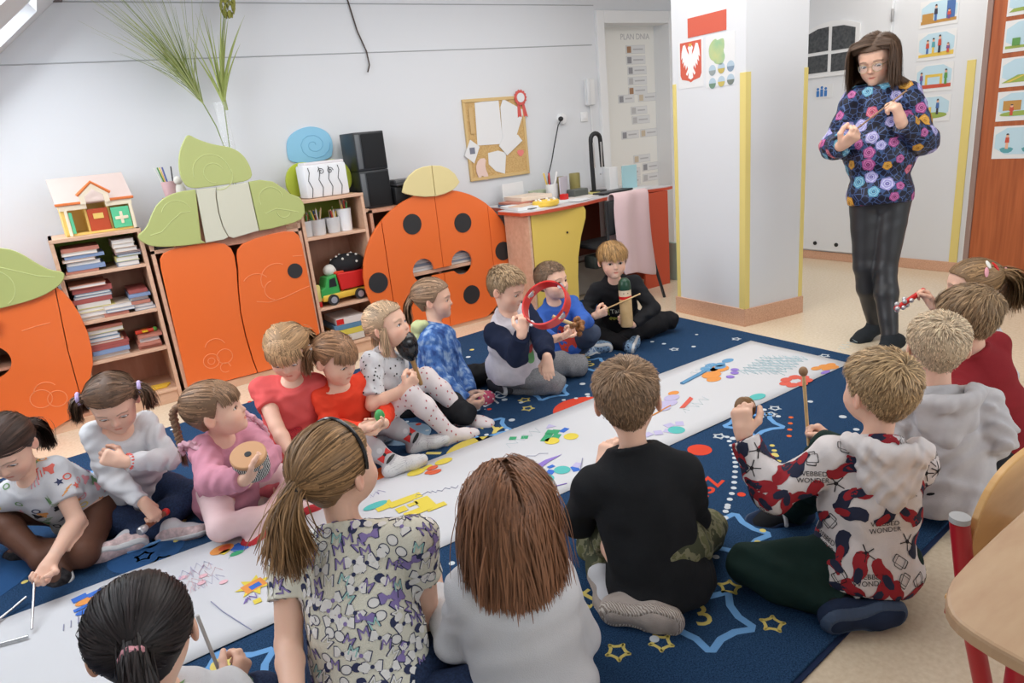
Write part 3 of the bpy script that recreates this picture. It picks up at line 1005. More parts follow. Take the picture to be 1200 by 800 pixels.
for s in (-1, 1):
    b = MB(); b.box((-.175 if s < 0 else .045, -.012, .135), (-.045 if s < 0 else .175, .0, .175), .003); b.box((-.155 if s < 0 else .155, -.012, 0), (-.14 if s < 0 else .172, 0, .14), .003); b.build('fascia', hw, t, smooth=False)
b = MB(); b.prism([(-.02, .168), (.178, .305), (.178, .29), (-.005, .16)], Matrix.Translation((-.185, 0, 0)) @ Matrix(((0, 0, 1, 0), (1, 0, 0, 0), (0, 1, 0, 0), (0, 0, 0, 1))), .37)
b.build('roof', hr, t, smooth=False)
for a_, c_ in ((-.188, -.06), (.06, .188)): MB().box((a_, -.024, .163), (c_, -.01, .177), .003).build('roof_edge', ho, t, smooth=False)
gab = [(-.07, .16), (-.07, .215), (0, .265), (.07, .215), (.07, .16)]
gin = [(-.045, .16), (-.045, .20), (0, .235), (.045, .20), (.045, .16)]
b = MB(); b.prism(gab + gin[::-1], XZ(-.01), .02); b.build('gable', hw, t, smooth=False)
b = MB(); b.tube([(-.08, -.03, .208), (0, -.03, .272), (.08, -.03, .208)], .008, 8); b.build('gable_edge', ho, t)
MB().box((-.05, .01, 0), (.05, .02, .13), .003).build('door', hd_, t, smooth=False)
MB().box((-.025, .004, .075), (.025, .01, .105), .002).build('door_window', hy, t, smooth=False)
MB().box((.062, -.01, .012), (.152, .002, .125), .003).build('shutter', hg, t, smooth=False)
b = MB(); b.box((.075, -.016, .058), (.14, -.01, .075), .003); b.box((.10, -.016, .035), (.115, -.01, .10), .003); b.build('shutter_latch', hw, t, smooth=False)
MB().box((-.138, -.01, .012), (-.122, .002, .125), .003).build('shutter', hg, t, smooth=False)

# ---- round orange cabinet at the left edge with green leaf
t = tag(empty('strawberry_cabinet', (-.45, FY, 0)), 'rounded orange cabinet with green leaf top at the left edge', 'cabinet')
o = (.45, -FY, 0)
b = MB()
for lo, hi in (((-.05 - .9, FY, 0), (-.93, FY + .36, .80)), ((-.075, FY, 0), (-.055, FY + .36, .80)), ((-.93, FY, .78), (-.075, FY + .36, .80)), ((-.93, FY, .05), (-.075, FY + .36, .07)), ((-.93, FY, .41), (-.075, FY + .34, .425)), ((-.93, FY + .35, 0), (-.075, FY + .36, .8))):
    b.box([lo[i] + o[i] for i in range(3)], [hi[i] + o[i] for i in range(3)])
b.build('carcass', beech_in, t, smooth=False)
MB().box((-.9 + .45, -.01, 0), (-.06 + .45, .02, .055)).build('plinth', beech, t, smooth=False)
R_ = smooth_poly([(-.062, .792), (-.02, .73), (.022, .60), (.022, .44), (-.01, .32), (-.07, .19), (-.094, .165), (-.09, .45)], 1)
R_ = [(-.062, .796), (-.035, .765), (-.007, .70), (.012, .62), (.023, .52), (.02, .43), (.007, .35), (-.025, .27), (-.069, .194), (-.094, .165), (-.088, .45)]
panel(R_, FY - .002, .02, orange, t, 'side_wing', off_=o)
Lp = [(-.066, .797), (-.149, .826), (-.294, .838), (-.506, .828), (-.506, .03), (-.28, .03), (-.161, .075), (-.098, .16), (-.092, .45)]
panel(Lp, FY - .002, .02, orange, t, 'door', off_=o, holes=[disc(-.43, .47, .088)])
Lq = [(-.51, .828), (-.75, .80), (-.90, .70), (-.97, .55), (-.97, .4), (-.93, .27), (-.85, .15), (-.7, .05), (-.51, .03)]
panel(Lq, FY - .002, .02, orange, t, 'door', off_=o)
lf = smooth_poly([(-.9, .75), (-.9, .95), (-.65, 1.03), (-.36, 1.06), (-.24, 1.039), (-.174, 1.01), (-.104, .927), (-.058, .886), (-.005, .87), (-.008, .84), (-.041, .80), (-.148, .754), (-.33, .737), (-.6, .72)], 2)
lo_ = panel(lf, FY - .03, .02, green, t, 'leaf', off_=o)
engraving([[(-.36, .93), (-.28, .95), (-.2, .91), (-.12, .87), (-.05, .85)], arc(-.33, .84, .10, -60, 60)], FY - .0505, lo_, groove_g, o)
engraving([arc(-.27, .22, .05, 0, 360, 22), arc(-.20, .20, .045, 0, 360, 22), arc(-.24, .25, .055, 30, 170), [(-.26, .60), (-.2, .61), (-.13, .615)]], FY - .0225, t, groove_o, o)
MB().tube([(-.375 + o[0], -.06, .63), (-.355 + o[0], -.06, .69)], .016, 12).tube([(-.37 + o[0], -.05, .645), (-.37 + o[0], .0, .645)], .008, 8).build('door_latch', white_pl, t)
# orange thing in the gap
tag(MB().box((-.26, FY + .05, .805), (-.07, FY + .25, .865), .01).build('orange_box', mat('orange_toy', srgb(206, 84, 40), .4)), 'flat orange box lying on the left cabinet behind the green leaf', 'box')

# ---- carrot cabinet
CX0, CX1 = .425, 1.29
t = tag(empty('carrot_cabinet', ((CX0 + CX1) / 2, FY, 0)), 'cabinet with two tall orange doors and green leaf shaped top panels', 'cabinet')
ox = (-(CX0 + CX1) / 2, -FY, 0)
b = MB()
for lo, hi in (((CX0, FY, 0), (CX0 + .02, FY + .36, .93)), ((CX1 - .02, FY, 0), (CX1, FY + .36, .93)), ((CX0, FY, .05), (CX1, FY + .36, .07)), ((CX0, FY + .35, 0), (CX1, FY + .36, .93)), ((CX0, FY, .88), (CX1, FY + .36, .90)), ((CX0, FY + .01, .45), (CX1, FY + .35, .47))):
    b.box([lo[i] + ox[i] for i in range(3)], [hi[i] + ox[i] for i in range(3)], .001)
b.build('carcass', beech, t, smooth=False)
MB().box((CX0 + ox[0], -.012, 0), (CX1 + ox[0], .02, .05)).build('plinth', beech, t, smooth=False)
dl = [(.455, .80), (.462, .85), (.485, .878), (.53, .892), (.65, .898), (.76, .895), (.82, .878), (.85, .845), (.86, .80), (.856, .72), (.838, .6), (.822, .45), (.822, .3), (.832, .15), (.845, .055), (.44, .055)]
panel(dl, FY - .002, .02, orange, t, 'door', off_=ox)
dr = [(.872, .795), (.885, .83), (.92, .86), (1.0, .88), (1.1, .892), (1.18, .895), (1.235, .885), (1.26, .86), (1.272, .80), (1.275, .5), (1.28, .055), (.85, .055), (.838, .15), (.828, .3), (.828, .45), (.845, .6), (.866, .72)]
d_ = panel(dr, FY - .002, .02, orange, t, 'door', off_=ox)
panel(disc(1.197, .643, .047), FY - .0225, .003, dotblk, d_, 'dot', off_=ox, bev=0)
engraving([arc(1.08, .61, .10, 60, 200), arc(.95, .58, .09, 40, 140), [(.93, .50), (1.0, .48), (1.1, .49), (1.2, .515), (1.27, .53)], [(1.2, .735), (1.26, .73)], arc(1.05, .55, .06, 100, 260)], FY - .0225, d_, groove_o, ox)
engraving([arc(.60, .20, .045, 0, 360, 22), arc(.68, .21, .045, 0, 360, 22), arc(.60, .20, .02, 0, 360, 14), arc(.64, .27, .06, 20, 160), arc(.67, .14, .03, 0, 300)], FY - .0225, t, groove_o, ox)
top = FY - .03
back_r = [(.46, .90), (1.26, .90), (1.26, 1.15), (.9, 1.35), (.5, 1.15)]
panel(rect(.55, .86, 1.2, 1.18), top + .035, .012, beech_in, t, 'panel_batten', off_=ox)
L1 = smooth_poly([(.365, .995), (.43, 1.03), (.47, 1.10), (.52, 1.165), (.61, 1.205), (.728, 1.207), (.714, .903), (.60, .905), (.48, .917), (.41, .94)], 2)
L1 = [p for p in L1 if p[0] < .705] + [(.722, 1.19), (.722, 1.207), (.714, .903)]
c_ = np.mean(L1, axis=0); L1 = sorted(L1, key=lambda p: math.atan2(p[1] - c_[1], p[0] - c_[0]))
a = panel(L1, top, .018, green, t, 'leaf', off_=ox)
engraving([[(.44, .99), (.50, 1.0), (.56, 1.05), (.62, 1.09), (.67, 1.09)], arc(.60, 1.08, .08, 20, 160)], top - .0185, a, groove_g, ox)
panel([(.726, 1.205), (.834, 1.205), (.823, 1.15), (.818, 1.06), (.824, .98), (.843, .915), (.815, .905), (.716, .903)], top, .018, creamy, t, 'stalk_panel', off_=ox)
panel([(.838, 1.205), (1.018, 1.212), (1.024, .925), (.87, .905), (.846, .918), (.828, .98), (.823, 1.06), (.828, 1.15)], top, .018, creamy, t, 'stalk_panel', off_=ox)
R1 = [(1.022, 1.215), (1.09, 1.218), (1.16, 1.20), (1.22, 1.15), (1.25, 1.115), (1.30, 1.09), (1.322, 1.05), (1.32, .99), (1.29, .955), (1.24, .94), (1.10, .925), (1.028, .925)]
a = panel(R1, top, .018, green, t, 'leaf', off_=ox)
engraving([arc(1.13, 1.10, .07, 0, 200), [(1.08, 1.02), (1.15, 1.04), (1.22, 1.02), (1.28, 1.0)], arc(1.19, 1.02, .04, 180, 340)], top - .0185, a, groove_g, ox)
T1 = smooth_poly([(.755, 1.505), (.79, 1.478), (.87, 1.44), (.96, 1.42), (1.02, 1.375), (1.05, 1.30), (1.048, 1.222), (.90, 1.214), (.78, 1.212), (.69, 1.214), (.662, 1.27), (.664, 1.35), (.69, 1.43), (.735, 1.495)], 2)
a = panel(T1, top, .018, green, t, 'leaf', off_=ox)
engraving([arc(.84, 1.285, .055, 20, 270), arc(.83, 1.29, .10, -10, 190), arc(.86, 1.27, .08, 250, 380)], top - .0185, a, groove_g, ox)
# dark odds and ends visible in the gap over the doors
tag(MB().box((.46, FY + .02, .901), (.70, FY + .14, .935), .008).build('dark_folder', mat('dark_grey_card', (.08, .08, .09), .6)), 'dark folder lying on the carrot cabinet behind its leaf panel', 'folder')
tag(MB().box((.86, FY + .02, .901), (1.18, FY + .14, .94), .01).build('dark_box', mat('dark_blue_card', (.05, .05, .07), .6)), 'dark flat box lying on the carrot cabinet behind the cream panels', 'box')

# ---- open shelf unit right of the carrot cabinet, and plain worktop behind the ladybird
DX0, DX1 = 1.30, 1.735
shelf_unit('toy_shelf', DX0, DX1, 1.062, (.825, .362, .09), 'open beech shelf with pencil pots and a toy truck between the orange doors', back=.83, cat='shelf')

# ---- ladybird cabinet
EX0, EX1 = 1.76, 2.66
t = tag(empty('ladybird_cabinet', ((EX0 + EX1) / 2, FY, 0)), 'large round orange ladybird cabinet with black dots and cream head', 'cabinet')
oe = (-(EX0 + EX1) / 2, -FY, 0)
b = MB()
for lo, hi in (((EX0, FY, 0), (EX0 + .02, FY + .36, .94)), ((EX1 - .02, FY, 0), (EX1, FY + .36, .80)), ((EX0, FY, .92), (2.30, FY + .36, .94)), ((2.28, FY, .78), (2.30, FY + .36, .94)), ((2.28, FY, .78), (EX1, FY + .36, .80)), ((EX0, FY, .05), (EX1, FY + .36, .07)), ((EX0, FY + .35, 0), (2.30, FY + .36, .94)), ((2.28, FY + .35, 0), (EX1, FY + .36, .80)), ((2.23, FY + .03, .05), (2.25, FY + .35, .92))):
    b.box([lo[i] + oe[i] for i in range(3)], [hi[i] + oe[i] for i in range(3)], .001)
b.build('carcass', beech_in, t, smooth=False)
MB().box((EX0 + oe[0], .004, .44), (EX1 + oe[0], .35, .462), .001).build('shelf', beech, t, smooth=False)
MB().box((EX0 + oe[0], -.012, 0), (EX1 + oe[0], .02, .03)).build('plinth', beech, t, smooth=False)
cxe, cze, rx, rzz = 2.243, .475, .605, .535
def ev(x, top_=True):
    k = max(0, 1 - ((x - cxe) / rx) ** 2) ** .5
    z = cze + rzz * k if top_ else max(.03, cze - rzz * k * .98)
    return z
def seg_panel(xa, xb, n=14):
    xs = [xa + (xb - xa) * i / n for i in range(n + 1)]
    tp = [(x, ev(x)) for x in xs]; bt = [(x, ev(x, False)) for x in xs[::-1]]
    P = tp + bt
    out = [P[0]]
    for p in P[1:]:
        if math.hypot(p[0] - out[-1][0], p[1] - out[-1][1]) > .004: out.append(p)
    if math.hypot(out[0][0] - out[-1][0], out[0][1] - out[-1][1]) < .004: out.pop()
    return out
seams = [1.64, 1.825, 2.243, 2.665, 2.847]
hh = [[], [disc(2.085, .475, .084)], [disc(2.40, .475, .088)], []]
doors = []
def notch(cx_, r_, xs_, right):
    a = math.asin(.0); b0, b1 = math.degrees(math.asin(-.005 / r_)), math.degrees(math.asin(-.05 / r_))
    if right: return [(xs_, .470)] + arc(cx_, .475, r_, b0, 360 + b1, 26) + [(xs_, .425)]
    return [(xs_, .425)] + arc(cx_, .475, r_, 180 - b1, 540 - b0, 26)[::1] + [(xs_, .470)]
for k in range(4):
    P = seg_panel(seams[k] + (.002 if k else .0), seams[k + 1] - .002)
    if k == 1:
        i = max(range(len(P)), key=lambda q: (round(P[q][0], 3), P[q][1])); P = P[:i + 1] + notch(2.085, .084, P[i][0], True) + P[i + 1:]
    if k == 2: P = P + notch(2.40, .088, P[0][0], False)
    doors.append(panel(P, FY - .004, .02, orange, t, 'door' if k in (1, 2) else 'side_wing', off_=oe, bev=0 if k in (1, 2) else .004))
# the holes meet at the middle seam through a slot
for cx_, cz_, dk in ((2.045, .808, 1), (2.443, .757, 2), (2.762, .497, 3), (1.735, .458, 0), (2.447, .225, 2)):
    panel(disc(cx_, cz_, .070), FY - .0245, .003, dotblk, doors[dk], 'dot', off_=oe, bev=0)
hd = smooth_poly([(1.995, 1.02), (2.02, 1.09), (2.09, 1.155), (2.17, 1.178), (2.235, 1.18), (2.235, .972), (2.13, .985), (2.04, 1.0)], 2)
hl = [(1.998, 1.03), (2.02, 1.085), (2.06, 1.13), (2.12, 1.165), (2.18, 1.178), (2.239, 1.18), (2.239, .972), (2.16, .978), (2.08, .995), (2.02, 1.015)]
hr2 = [(2.243, .972), (2.243, 1.18), (2.31, 1.172), (2.37, 1.145), (2.415, 1.105), (2.445, 1.045), (2.42, 1.02), (2.38, .995), (2.31, .978)]
panel(hl, FY - .03, .016, mat('pale_straw_lacquer', srgb(222, 206, 150), .4), t, 'head_panel', off_=oe)
panel(hr2, FY - .03, .016, bpy.data.materials['pale_straw_lacquer'], t, 'head_panel', off_=oe)
# papers and files seen through the holes
for k, (x0, z0, n_) in enumerate(((1.98, .463, 5), (2.30, .463, 6), (1.98, .10, 9), (2.30, .10, 9))):
    hh_ = .09 if k < 2 else .28
    for i in range(n_):
        z = z0 + hh_ * i / n_
        o = MB().box((x0, FY + .03, z), (x0 + .22, FY + .27, z + hh_ / n_ * .9), .001).build('paper_pad', [paper_m, pages_m, spine_m[4], spine_m[2]][(i + k) % 4], smooth=False)
        tag(o, 'flat pad in the stack seen through the ladybird holes, %s in its %s stack' % (ordw[min(i, 10)], ('upper left', 'upper right', 'lower left', 'lower right')[k]), 'paper', 'pads inside the ladybird cabinet')

# ---- things on the toy shelf
clear = mat('clear_plastic', (.86, .87, .88), .2, trans=.3)
penc = [mat('pencil_' + n, c, .45) for n, c in (('red', srgb(190, 70, 60)), ('blue', srgb(80, 110, 170)), ('green', srgb(90, 150, 80)), ('yellow', srgb(226, 196, 100)), ('wood', srgb(214, 184, 140)), ('white', (.8, .8, .8)), ('black', (.05, .05, .06)))]
pn = ['red', 'blue', 'green', 'yellow', 'wooden', 'white', 'black']
pots = [(1.345, .05, .10, 'first pencil pot from the carrot cabinet, clear with striped pencils', clear), (1.43, .055, .10, 'second pencil pot on the shelf, clear and full of crayons', clear), (1.535, .05, .10, 'third pencil pot on the shelf, clear with fanned pencils', clear), (1.62, .048, .145, 'white pencil pot nearest the ladybird', white_pl)]
for k, (x, r_, h, lab, mt_) in enumerate(pots):
    y = FY + .10
    t = tag(empty('pencil_pot', (x, y, .826)), lab, 'pencil pot', 'pencil pots on the toy shelf')
    b = MB(); b.lathe([(r_ * .85, 0), (r_, h), (r_ - .003, h), (r_ * .82, .004)], None, 20)
    b.build('cup', mt_, t)
    rr_ = random.Random(k)
    for i in range(9):
        a = rr_.uniform(0, 6.28); q = rr_.uniform(.1, .7) * r_
        p0 = (x + q * .5 * math.cos(a), y + q * .5 * math.sin(a), .833); L = rr_.uniform(.11, .16) if k < 3 else rr_.uniform(.16, .2)
        tx, ty = rr_.uniform(-.25, .25), rr_.uniform(-.15, .15)
        p1 = (p0[0] + tx * L, p0[1] + ty * L, p0[2] + L)
        o = MB().cyl(p0, p1, .0055, n=8).mat(1).cyl(p1, [p1[j] + (p1[j] - p0[j]) * .07 for j in range(3)], .0055, .0005, n=8).build('pencil', [penc[(i + k) % 7], penc[4]])
        tag(o, '%s pencil, number %s round the rim of the %s' % (pn[(i + k) % 7], ordw[i].replace('lowest', 'first'), ('first clear pot', 'second clear pot', 'third clear pot', 'white pot')[k]) + ' on the shelf', 'pencil', 'pencils in the pots')
# toy truck
tg = mat('truck_green', srgb(60, 160, 80), .35); tr = mat('truck_red', srgb(206, 40, 36), .35); ty_ = mat('truck_yellow', srgb(232, 190, 70), .35); tk = mat('tyre_black', (.03, .03, .03), .6); th_ = mat('hub_silver', (.6, .6, .62), .3, metal=.6)
tx, tyy, tz = 1.50, FY + .09, .363
t = tag(empty('toy_truck', (tx, tyy, tz), .12), 'toy dump truck with green cab and red bed on the shelf', 'toy truck')
MB().box((-.15, -.055, .03), (.18, .055, .075), .01).build('chassis', ty_, t)
cab = [(-.155, .06), (-.155, .11), (-.12, .125), (-.10, .185), (-.03, .195), (-.02, .06)]
b = MB(); b.prism(cab, Matrix.Translation((0, .05, 0)) @ XZ(0), .10, bev=.005); cabo = b.build('cab', tg, t, smooth=False)
b = MB(); b.prism([(-.095, .12), (-.085, .172), (-.045, .178), (-.04, .12)], Matrix.Translation((0, -.0505, 0)) @ XZ(0), .002); b.build('side_window', black_pl, cabo, smooth=False)
bed = [(-.01, .085), (-.03, .20), (.20, .19), (.185, .085)]
b = MB(); b.prism(bed, Matrix.Translation((0, .06, 0)) @ XZ(0), .12, bev=.006); b.build('bed', tr, t, smooth=False)
for x in (-.085, .115):
    for s in (-1, 1):
        w_ = MB().cyl((x, s * .045, .036), (x, s * .072, .036), .036).build('wheel', tk, t)
        b = MB().cyl((x, s * .072, .036), (x, s * .075, .036), .022)
        b.build('hub', th_, w_)
t = tag(empty('plush_ladybird', (1.56, FY + .12, .56)), 'black soft toy with white spots lying on the toy truck', 'soft toy')
blk = mat('black_plush', (.015, .015, .017), .9, bump=(200, .6)); wht = mat('white_plush', (.74, .72, .66), .9, bump=(200, .4)); rp = mat('red_plush', srgb(206, 70, 40), .9)
MB().ball((.03, 0, .045), (.125, .07, .068)).build('body', blk, t)
MB().ball((-.10, -.015, .022), (.045, .04, .04)).build('face', wht, t)
b = MB()
for k in range(12):
    a = k * 2.4; q = .025 + .0045 * k
    x, y = .03 + q * 1.6 * math.cos(a), q * 1.0 * math.sin(a)
    z = .045 + .068 * max(0, 1 - ((x - .03) / .125) ** 2 - (y / .07) ** 2) ** .5
    b.ball((x, y, z), .0085, u=10, v=6)
b.build('spots', wht, t)
MB().box((-.09, -.06, -.004), (-.02, .05, .012), .006).build('belly', rp, t)
t = tag(empty('paint_bottle', (1.325, FY + .05, .363)), 'yellow bottle with red feet beside the toy truck', 'bottle')
MB().box((-.03, -.02, .035), (.03, .02, .15), .012).build('body', mat('pale_yellow_label', srgb(226, 214, 130), .5), t)
for s in (-1, 1): MB().box((.015 * s - .011, -.016, 0), (.015 * s + .011, .016, .038), .006).build('foot', tr, t)
MB().cyl((0, 0, .15), (0, 0, .175), .012).build('cap', black_pl, t)
for k, (x0, x1, z0, z1, c, lab) in enumerate(((1.40, 1.60, .095, .14, srgb(206, 200, 190), 'white game box at the bottom of the pile under the toy truck'), (1.42, 1.62, .141, .18, srgb(206, 190, 80), 'yellow game box in the pile under the toy truck'),
        (1.40, 1.60, .181, .215, srgb(90, 130, 160), 'blue game box in the pile under the toy truck'), (1.42, 1.62, .216, .26, srgb(220, 210, 206), 'pale game box with red end on top of the pile under the truck'))):
    o = MB().box((x0, FY + .03, z0), (x1, FY + .28, z1), .002).build('game_box', mat('game_box_%d' % k, c, .5), smooth=False); tag(o, lab, 'box', 'game boxes under the toy truck')
MB().box((1.42, FY + .028, .22), (1.47, FY + .0305, .256)).build('red_end', tr, o, smooth=False)

# ---- things standing on the cabinets
t = tag(empty('drawn_box', (1.525, FY + .10, 1.063), .05), 'white bag drawn with black scrolls standing on the toy shelf', 'bag')
wp = mat('white_canvas', (.76, .77, .79), .7)
MB().box((-.145, -.05, 0), (.145, .09, .205), .014).build('bag_body', wp, t)
MB().box((-.13, -.04, .20), (.14, .08, .222), .01).build('flap', mat('pinkish_white_canvas', (.72, .68, .70), .7), t)
b = MB()
for x in (-.115, -.045, .02, .085):
    b.tube([(x, -.0515, .005), (x + .012, -.0515, .06), (x - .008, -.0515, .11), (x + .006, -.0515, .16), (x, -.0515, .19)], .0022, 6)
for s in (-1, 1):
    b.tube([(.0 + s * (.005 + .022 * (1 - k / 18) * math.cos(k * .6)) + s * .025, -.0515, .16 + .022 * (1 - k / 18) * math.sin(k * .6)) for k in range(16)], .002, 6)
b.build('scroll_drawing', black_pl, t)
t = tag(empty('green_apple_panel', (1.545, FY + .24, 1.063)), 'lime green rounded panel behind the white bag on the toy shelf', 'decoration')
a_ = smooth_poly([(-.19, 0), (-.24, .08), (-.21, .19), (-.12, .235), (0, .20), (.12, .235), (.21, .17), (.22, .06), (.17, 0)], 2)
b = MB(); b.prism(a_, XZ(0), .02, bev=.003); b.build('panel', mat('lime_lacquer', srgb(186, 200, 60), .45), t, smooth=False)
t = tag(empty('blue_cloud', (1.575, WALL_Y - .002, 1.40)), 'pale blue cloud cut-out fixed on the white wall', 'decoration')
cl = smooth_poly([(-.16, -.12), (-.17, -.04), (-.15, .05), (-.07, .10), (.03, .115), (.12, .08), (.155, .02), (.15, -.05), (.12, -.12)], 2)
b = MB(); b.prism(cl, XZ(0), .012, bev=.003); b.build('panel', mat('sky_blue_foam', srgb(140, 196, 226), .6), t, smooth=False)
engraving([[( .02 + (.012 + .0045 * k) * math.cos(k * .55) , -.01 + (.010 + .0038 * k) * math.sin(k * .55)) for k in range(24)]], -.0125, t, mat('cloud_line', srgb(120, 178, 212), .6))
# vase with tall grasses, on the carrot cabinet
vx, vy, vz = 1.005, 4.55, .902
t = tag(empty('glass_vase', (vx, vy, vz)), 'tall clear glass vase behind the green leaf panels', 'vase')
gm = thin_glass('thin_glass', (.92, .95, .97), .10)
MB().lathe([(.03, 0), (.045, .01), (.05, .25), (.04, .5), (.034, .68), (.04, .78), (.037, .78), (.031, .68), (.037, .5), (.046, .25), (.04, .015), (.0, .014)], None, 24).build('body', gm, t)
gr = [mat('grass_green', srgb(156, 168, 96), .6), mat('grass_pale', srgb(186, 192, 142), .6), mat('grass_dark', srgb(120, 138, 70), .6)]
def blade(b, p0, d0, L, bend, w, rr_, n=7):
    p = V3(p0); d = unit(d0); pts = [p]; ws = [w]
    for i in range(n):
        d = unit(d + V3(bend) / n); p = p + d * L / n; pts.append(p); ws.append(w * (1 - (i + 1) / n) + .0003)
    b.tube(pts, ws, 4)
sa = (1.035, 4.56, 1.30)
t = tag(empty('grass_spray', (sa[0], sa[1], .93)), 'feathery green grass spray fanning out to the left from the vase', 'dried grass')
b = MB(); st = [V3((-.05, 0, 0)), V3((-.045, 0, .45)), V3((-.075, 0, .62)), V3((-.125, 0, .765))]; b.tube(st, .0032, 6); b.build('stem', gr[2], t)
r_ = random.Random(5)
for q in range(3):
    b = MB()
    for k in range(42):
        a = r_.gauss(0, .30); c = r_.gauss(0, .10) - .06
        blade(b, st[-1] + V3((0, 0, -.0)) + (st[-1] - st[-2]) * r_.uniform(-.2, 1.0), (-.42 + a * .8, c * .6, 1.0), r_.uniform(.3, .72), (-.18 + a * .5, c * .3, -.1), r_.uniform(.0012, .0026), r_)
    b.build('grass_blades', gr[q], t)
t = tag(empty('grass_spray', (1.02, 4.55, .93)), 'upright green grass with broad leaves and a seed head in the vase', 'dried grass')
b = MB(); b.tube([(-.03, 0, 0), (-.01, 0, .5), (.02, 0, .9), (.085, 0, 1.14), (.13, 0, 1.28)], .0036, 6); b.build('stem', gr[2], t)
b = MB()
for k in range(15):
    a = r_.gauss(0, .16)
    blade(b, (.012 + r_.uniform(-.008, .008), r_.uniform(-.01, .01), r_.uniform(.70, .85)), (.08 + a, r_.gauss(0, .1), 1), r_.uniform(.3, .56), (a * 1.2 + .1, r_.gauss(0, .2), 0), r_.uniform(.005, .010), r_)
b.build('leaves', gr[0], t)
b = MB()
for k in range(170):
    h_ = r_.random(); a = r_.uniform(0, 6.28); rad = .042 * math.sin(PI * (.15 + .8 * h_))
    p = (.135 + .02 * h_ + rad * math.cos(a), rad * math.sin(a), 1.22 + .17 * h_)
    b.ball(p, (.005, .005, .012), u=6, v=4)
for k in range(40):
    blade(b, (.14, 0, 1.25 + .14 * r_.random()), (r_.gauss(0, .5), r_.gauss(0, .4), 1), .09, (0, 0, 0), .0012, r_, 3)
b.build('seed_head', mat('seed_olive', srgb(150, 150, 70), .7), t)
# pencil cup behind the left leaf
t = tag(empty('pencil_cup', (.63, 4.55, .902)), 'pink cup of pencils behind the left green leaf', 'pencil pot')
MB().lathe([(.035, .25), (.045, .36), (.041, .36), (.033, .255)], None, 18).build('cup', mat('pink_cup', srgb(214, 176, 180), .5), t)
MB().box((-.04, -.04, 0), (.04, .04, .25), .004).build('stand', white_pl, t)
b = MB().ball((.05, -.03, .30), (.03, .02, .05)); b.ball((.045, -.035, .36), (.025, .02, .025)); b.build('paper_flower', wht, t)
for k in range(6):
    a = r_.uniform(0, 6.28); o = MB().cyl((.63 + .015 * math.cos(a), 4.55 + .015 * math.sin(a), 1.17), (.63 + .05 * math.cos(a) - .02, 4.55 + .04 * math.sin(a), 1.345), .004, n=8).build('pencil', penc[(k * 3) % 7])
    tag(o, '%s pencil in the pink cup behind the left green leaf, %s of six' % (pn[(k * 3) % 7], ordw[k].replace('lowest', 'first')), 'pencil', 'pencils in the pink cup')
# loudspeakers and a black tray behind the ladybird
spk_grille = mat('speaker_cloth', (.012, .013, .015), .9)
shelf_low = tag(MB().box((1.74, FY + .02, .93), (1.768, FY + .36, .95)).build('worktop_filler', beech, smooth=False), 'narrow beech filler strip beside the ladybird cabinet', 'filler strip')
for k, (z, lab) in enumerate(((.941, 'lower black loudspeaker of the pair behind the ladybird'), (1.191, 'upper black loudspeaker standing on another one'))):
    t = tag(empty('loudspeaker', (1.87, 4.56, z), .06), lab, 'loudspeaker', 'stacked loudspeakers')
    MB().box((-.11, -.11, 0), (.11, .11, .249), .006).build('cabinet', mat('black_speaker_case', (.022, .025, .03), .35) if k == 0 else bpy.data.materials['black_speaker_case'], t)
    MB().box((-.06, -.114, .015), (.10, -.109, .235), .004).build('grille', spk_grille, t)
    MB().box((-.105, -.113, .015), (-.07, -.109, .235), .004).build('trim_strip', mat('grey_speaker_trim', (.12, .13, .14), .4) if k == 0 else bpy.data.materials['grey_speaker_trim'], t)
t = tag(empty('printer', (2.10, 4.55, .941)), 'low black printer with paper tray beside the loudspeakers', 'printer')
MB().box((-.10, -.12, 0), (.16, .12, .12), .01).build('case', black_pl, t); MB().box((-.09, -.14, .125), (.13, .08, .14), .006).build('lid', mat('dark_grey_plastic', (.05, .05, .055), .4), t)
MB().box((-.08, -.11, .14), (.10, .05, .165), .004).build('tray', mat('mid_grey_plastic', (.10, .10, .105), .4), t)

# ---------------------------------------------------------------- desk
desk_top_m = mat('pale_grey_laminate', srgb(206, 204, 206), .35)
desk_red = mat('red_laminate', srgb(196, 80, 52), .4)
desk_yel = mat('yellow_laminate', srgb(230, 198, 98), .4)
t = tag(empty('desk', (3.5, 4.0, 0)), 'desk with red edge, yellow front panel and red end panel', 'desk')
outl = [(2.74, 4.31), (2.74, 4.02), (2.80, 3.97), (2.9, 3.955), (3.1, 3.965), (3.32, 4.0), (3.55, 4.06), (3.8, 4.10), (4.05, 4.08), (4.22, 4.03), (4.30, 4.05), (4.30, 4.70), (2.87, 4.70), (2.87, 4.32)]
P = [(x - 3.5, y - 4.0) for x, y in outl]
MB().prism(P, Matrix.Translation((0, 0, .772)), .022).build('top_edge', desk_red, t, smooth=False)
MB().prism([(x * .994, y * .99 + .006) for x, y in P], Matrix.Translation((0, 0, .794)), .006).build('top_surface', desk_top_m, t, smooth=False)
MB().box((2.79 - 3.5, .0, 0), (2.81 - 3.5, .31, .772), .002).build('left_panel', beech, t, smooth=False)
MB().box((2.80 - 3.5, .04, .0), (2.90 - 3.5, .06, .772), .002).build('front_post', beech_in, t, smooth=False)
yp = [(2.815, .05), (2.815, .77), (3.30, .77), (3.32, .74), (3.315, .68), (3.26, .55), (3.22, .40), (3.205, .25), (3.20, .05)]
b = MB(); b.prism([(x - 3.5, z) for x, z in yp], XZ(.02), .02); b.build('yellow_panel', desk_yel, t, smooth=False)
MB().cyl((3.13 - 3.5, 0, .60), (3.13 - 3.5, -.006, .60), .008).build('knob', mat('small_dark_knob', (.05, .03, .02), .4), t)
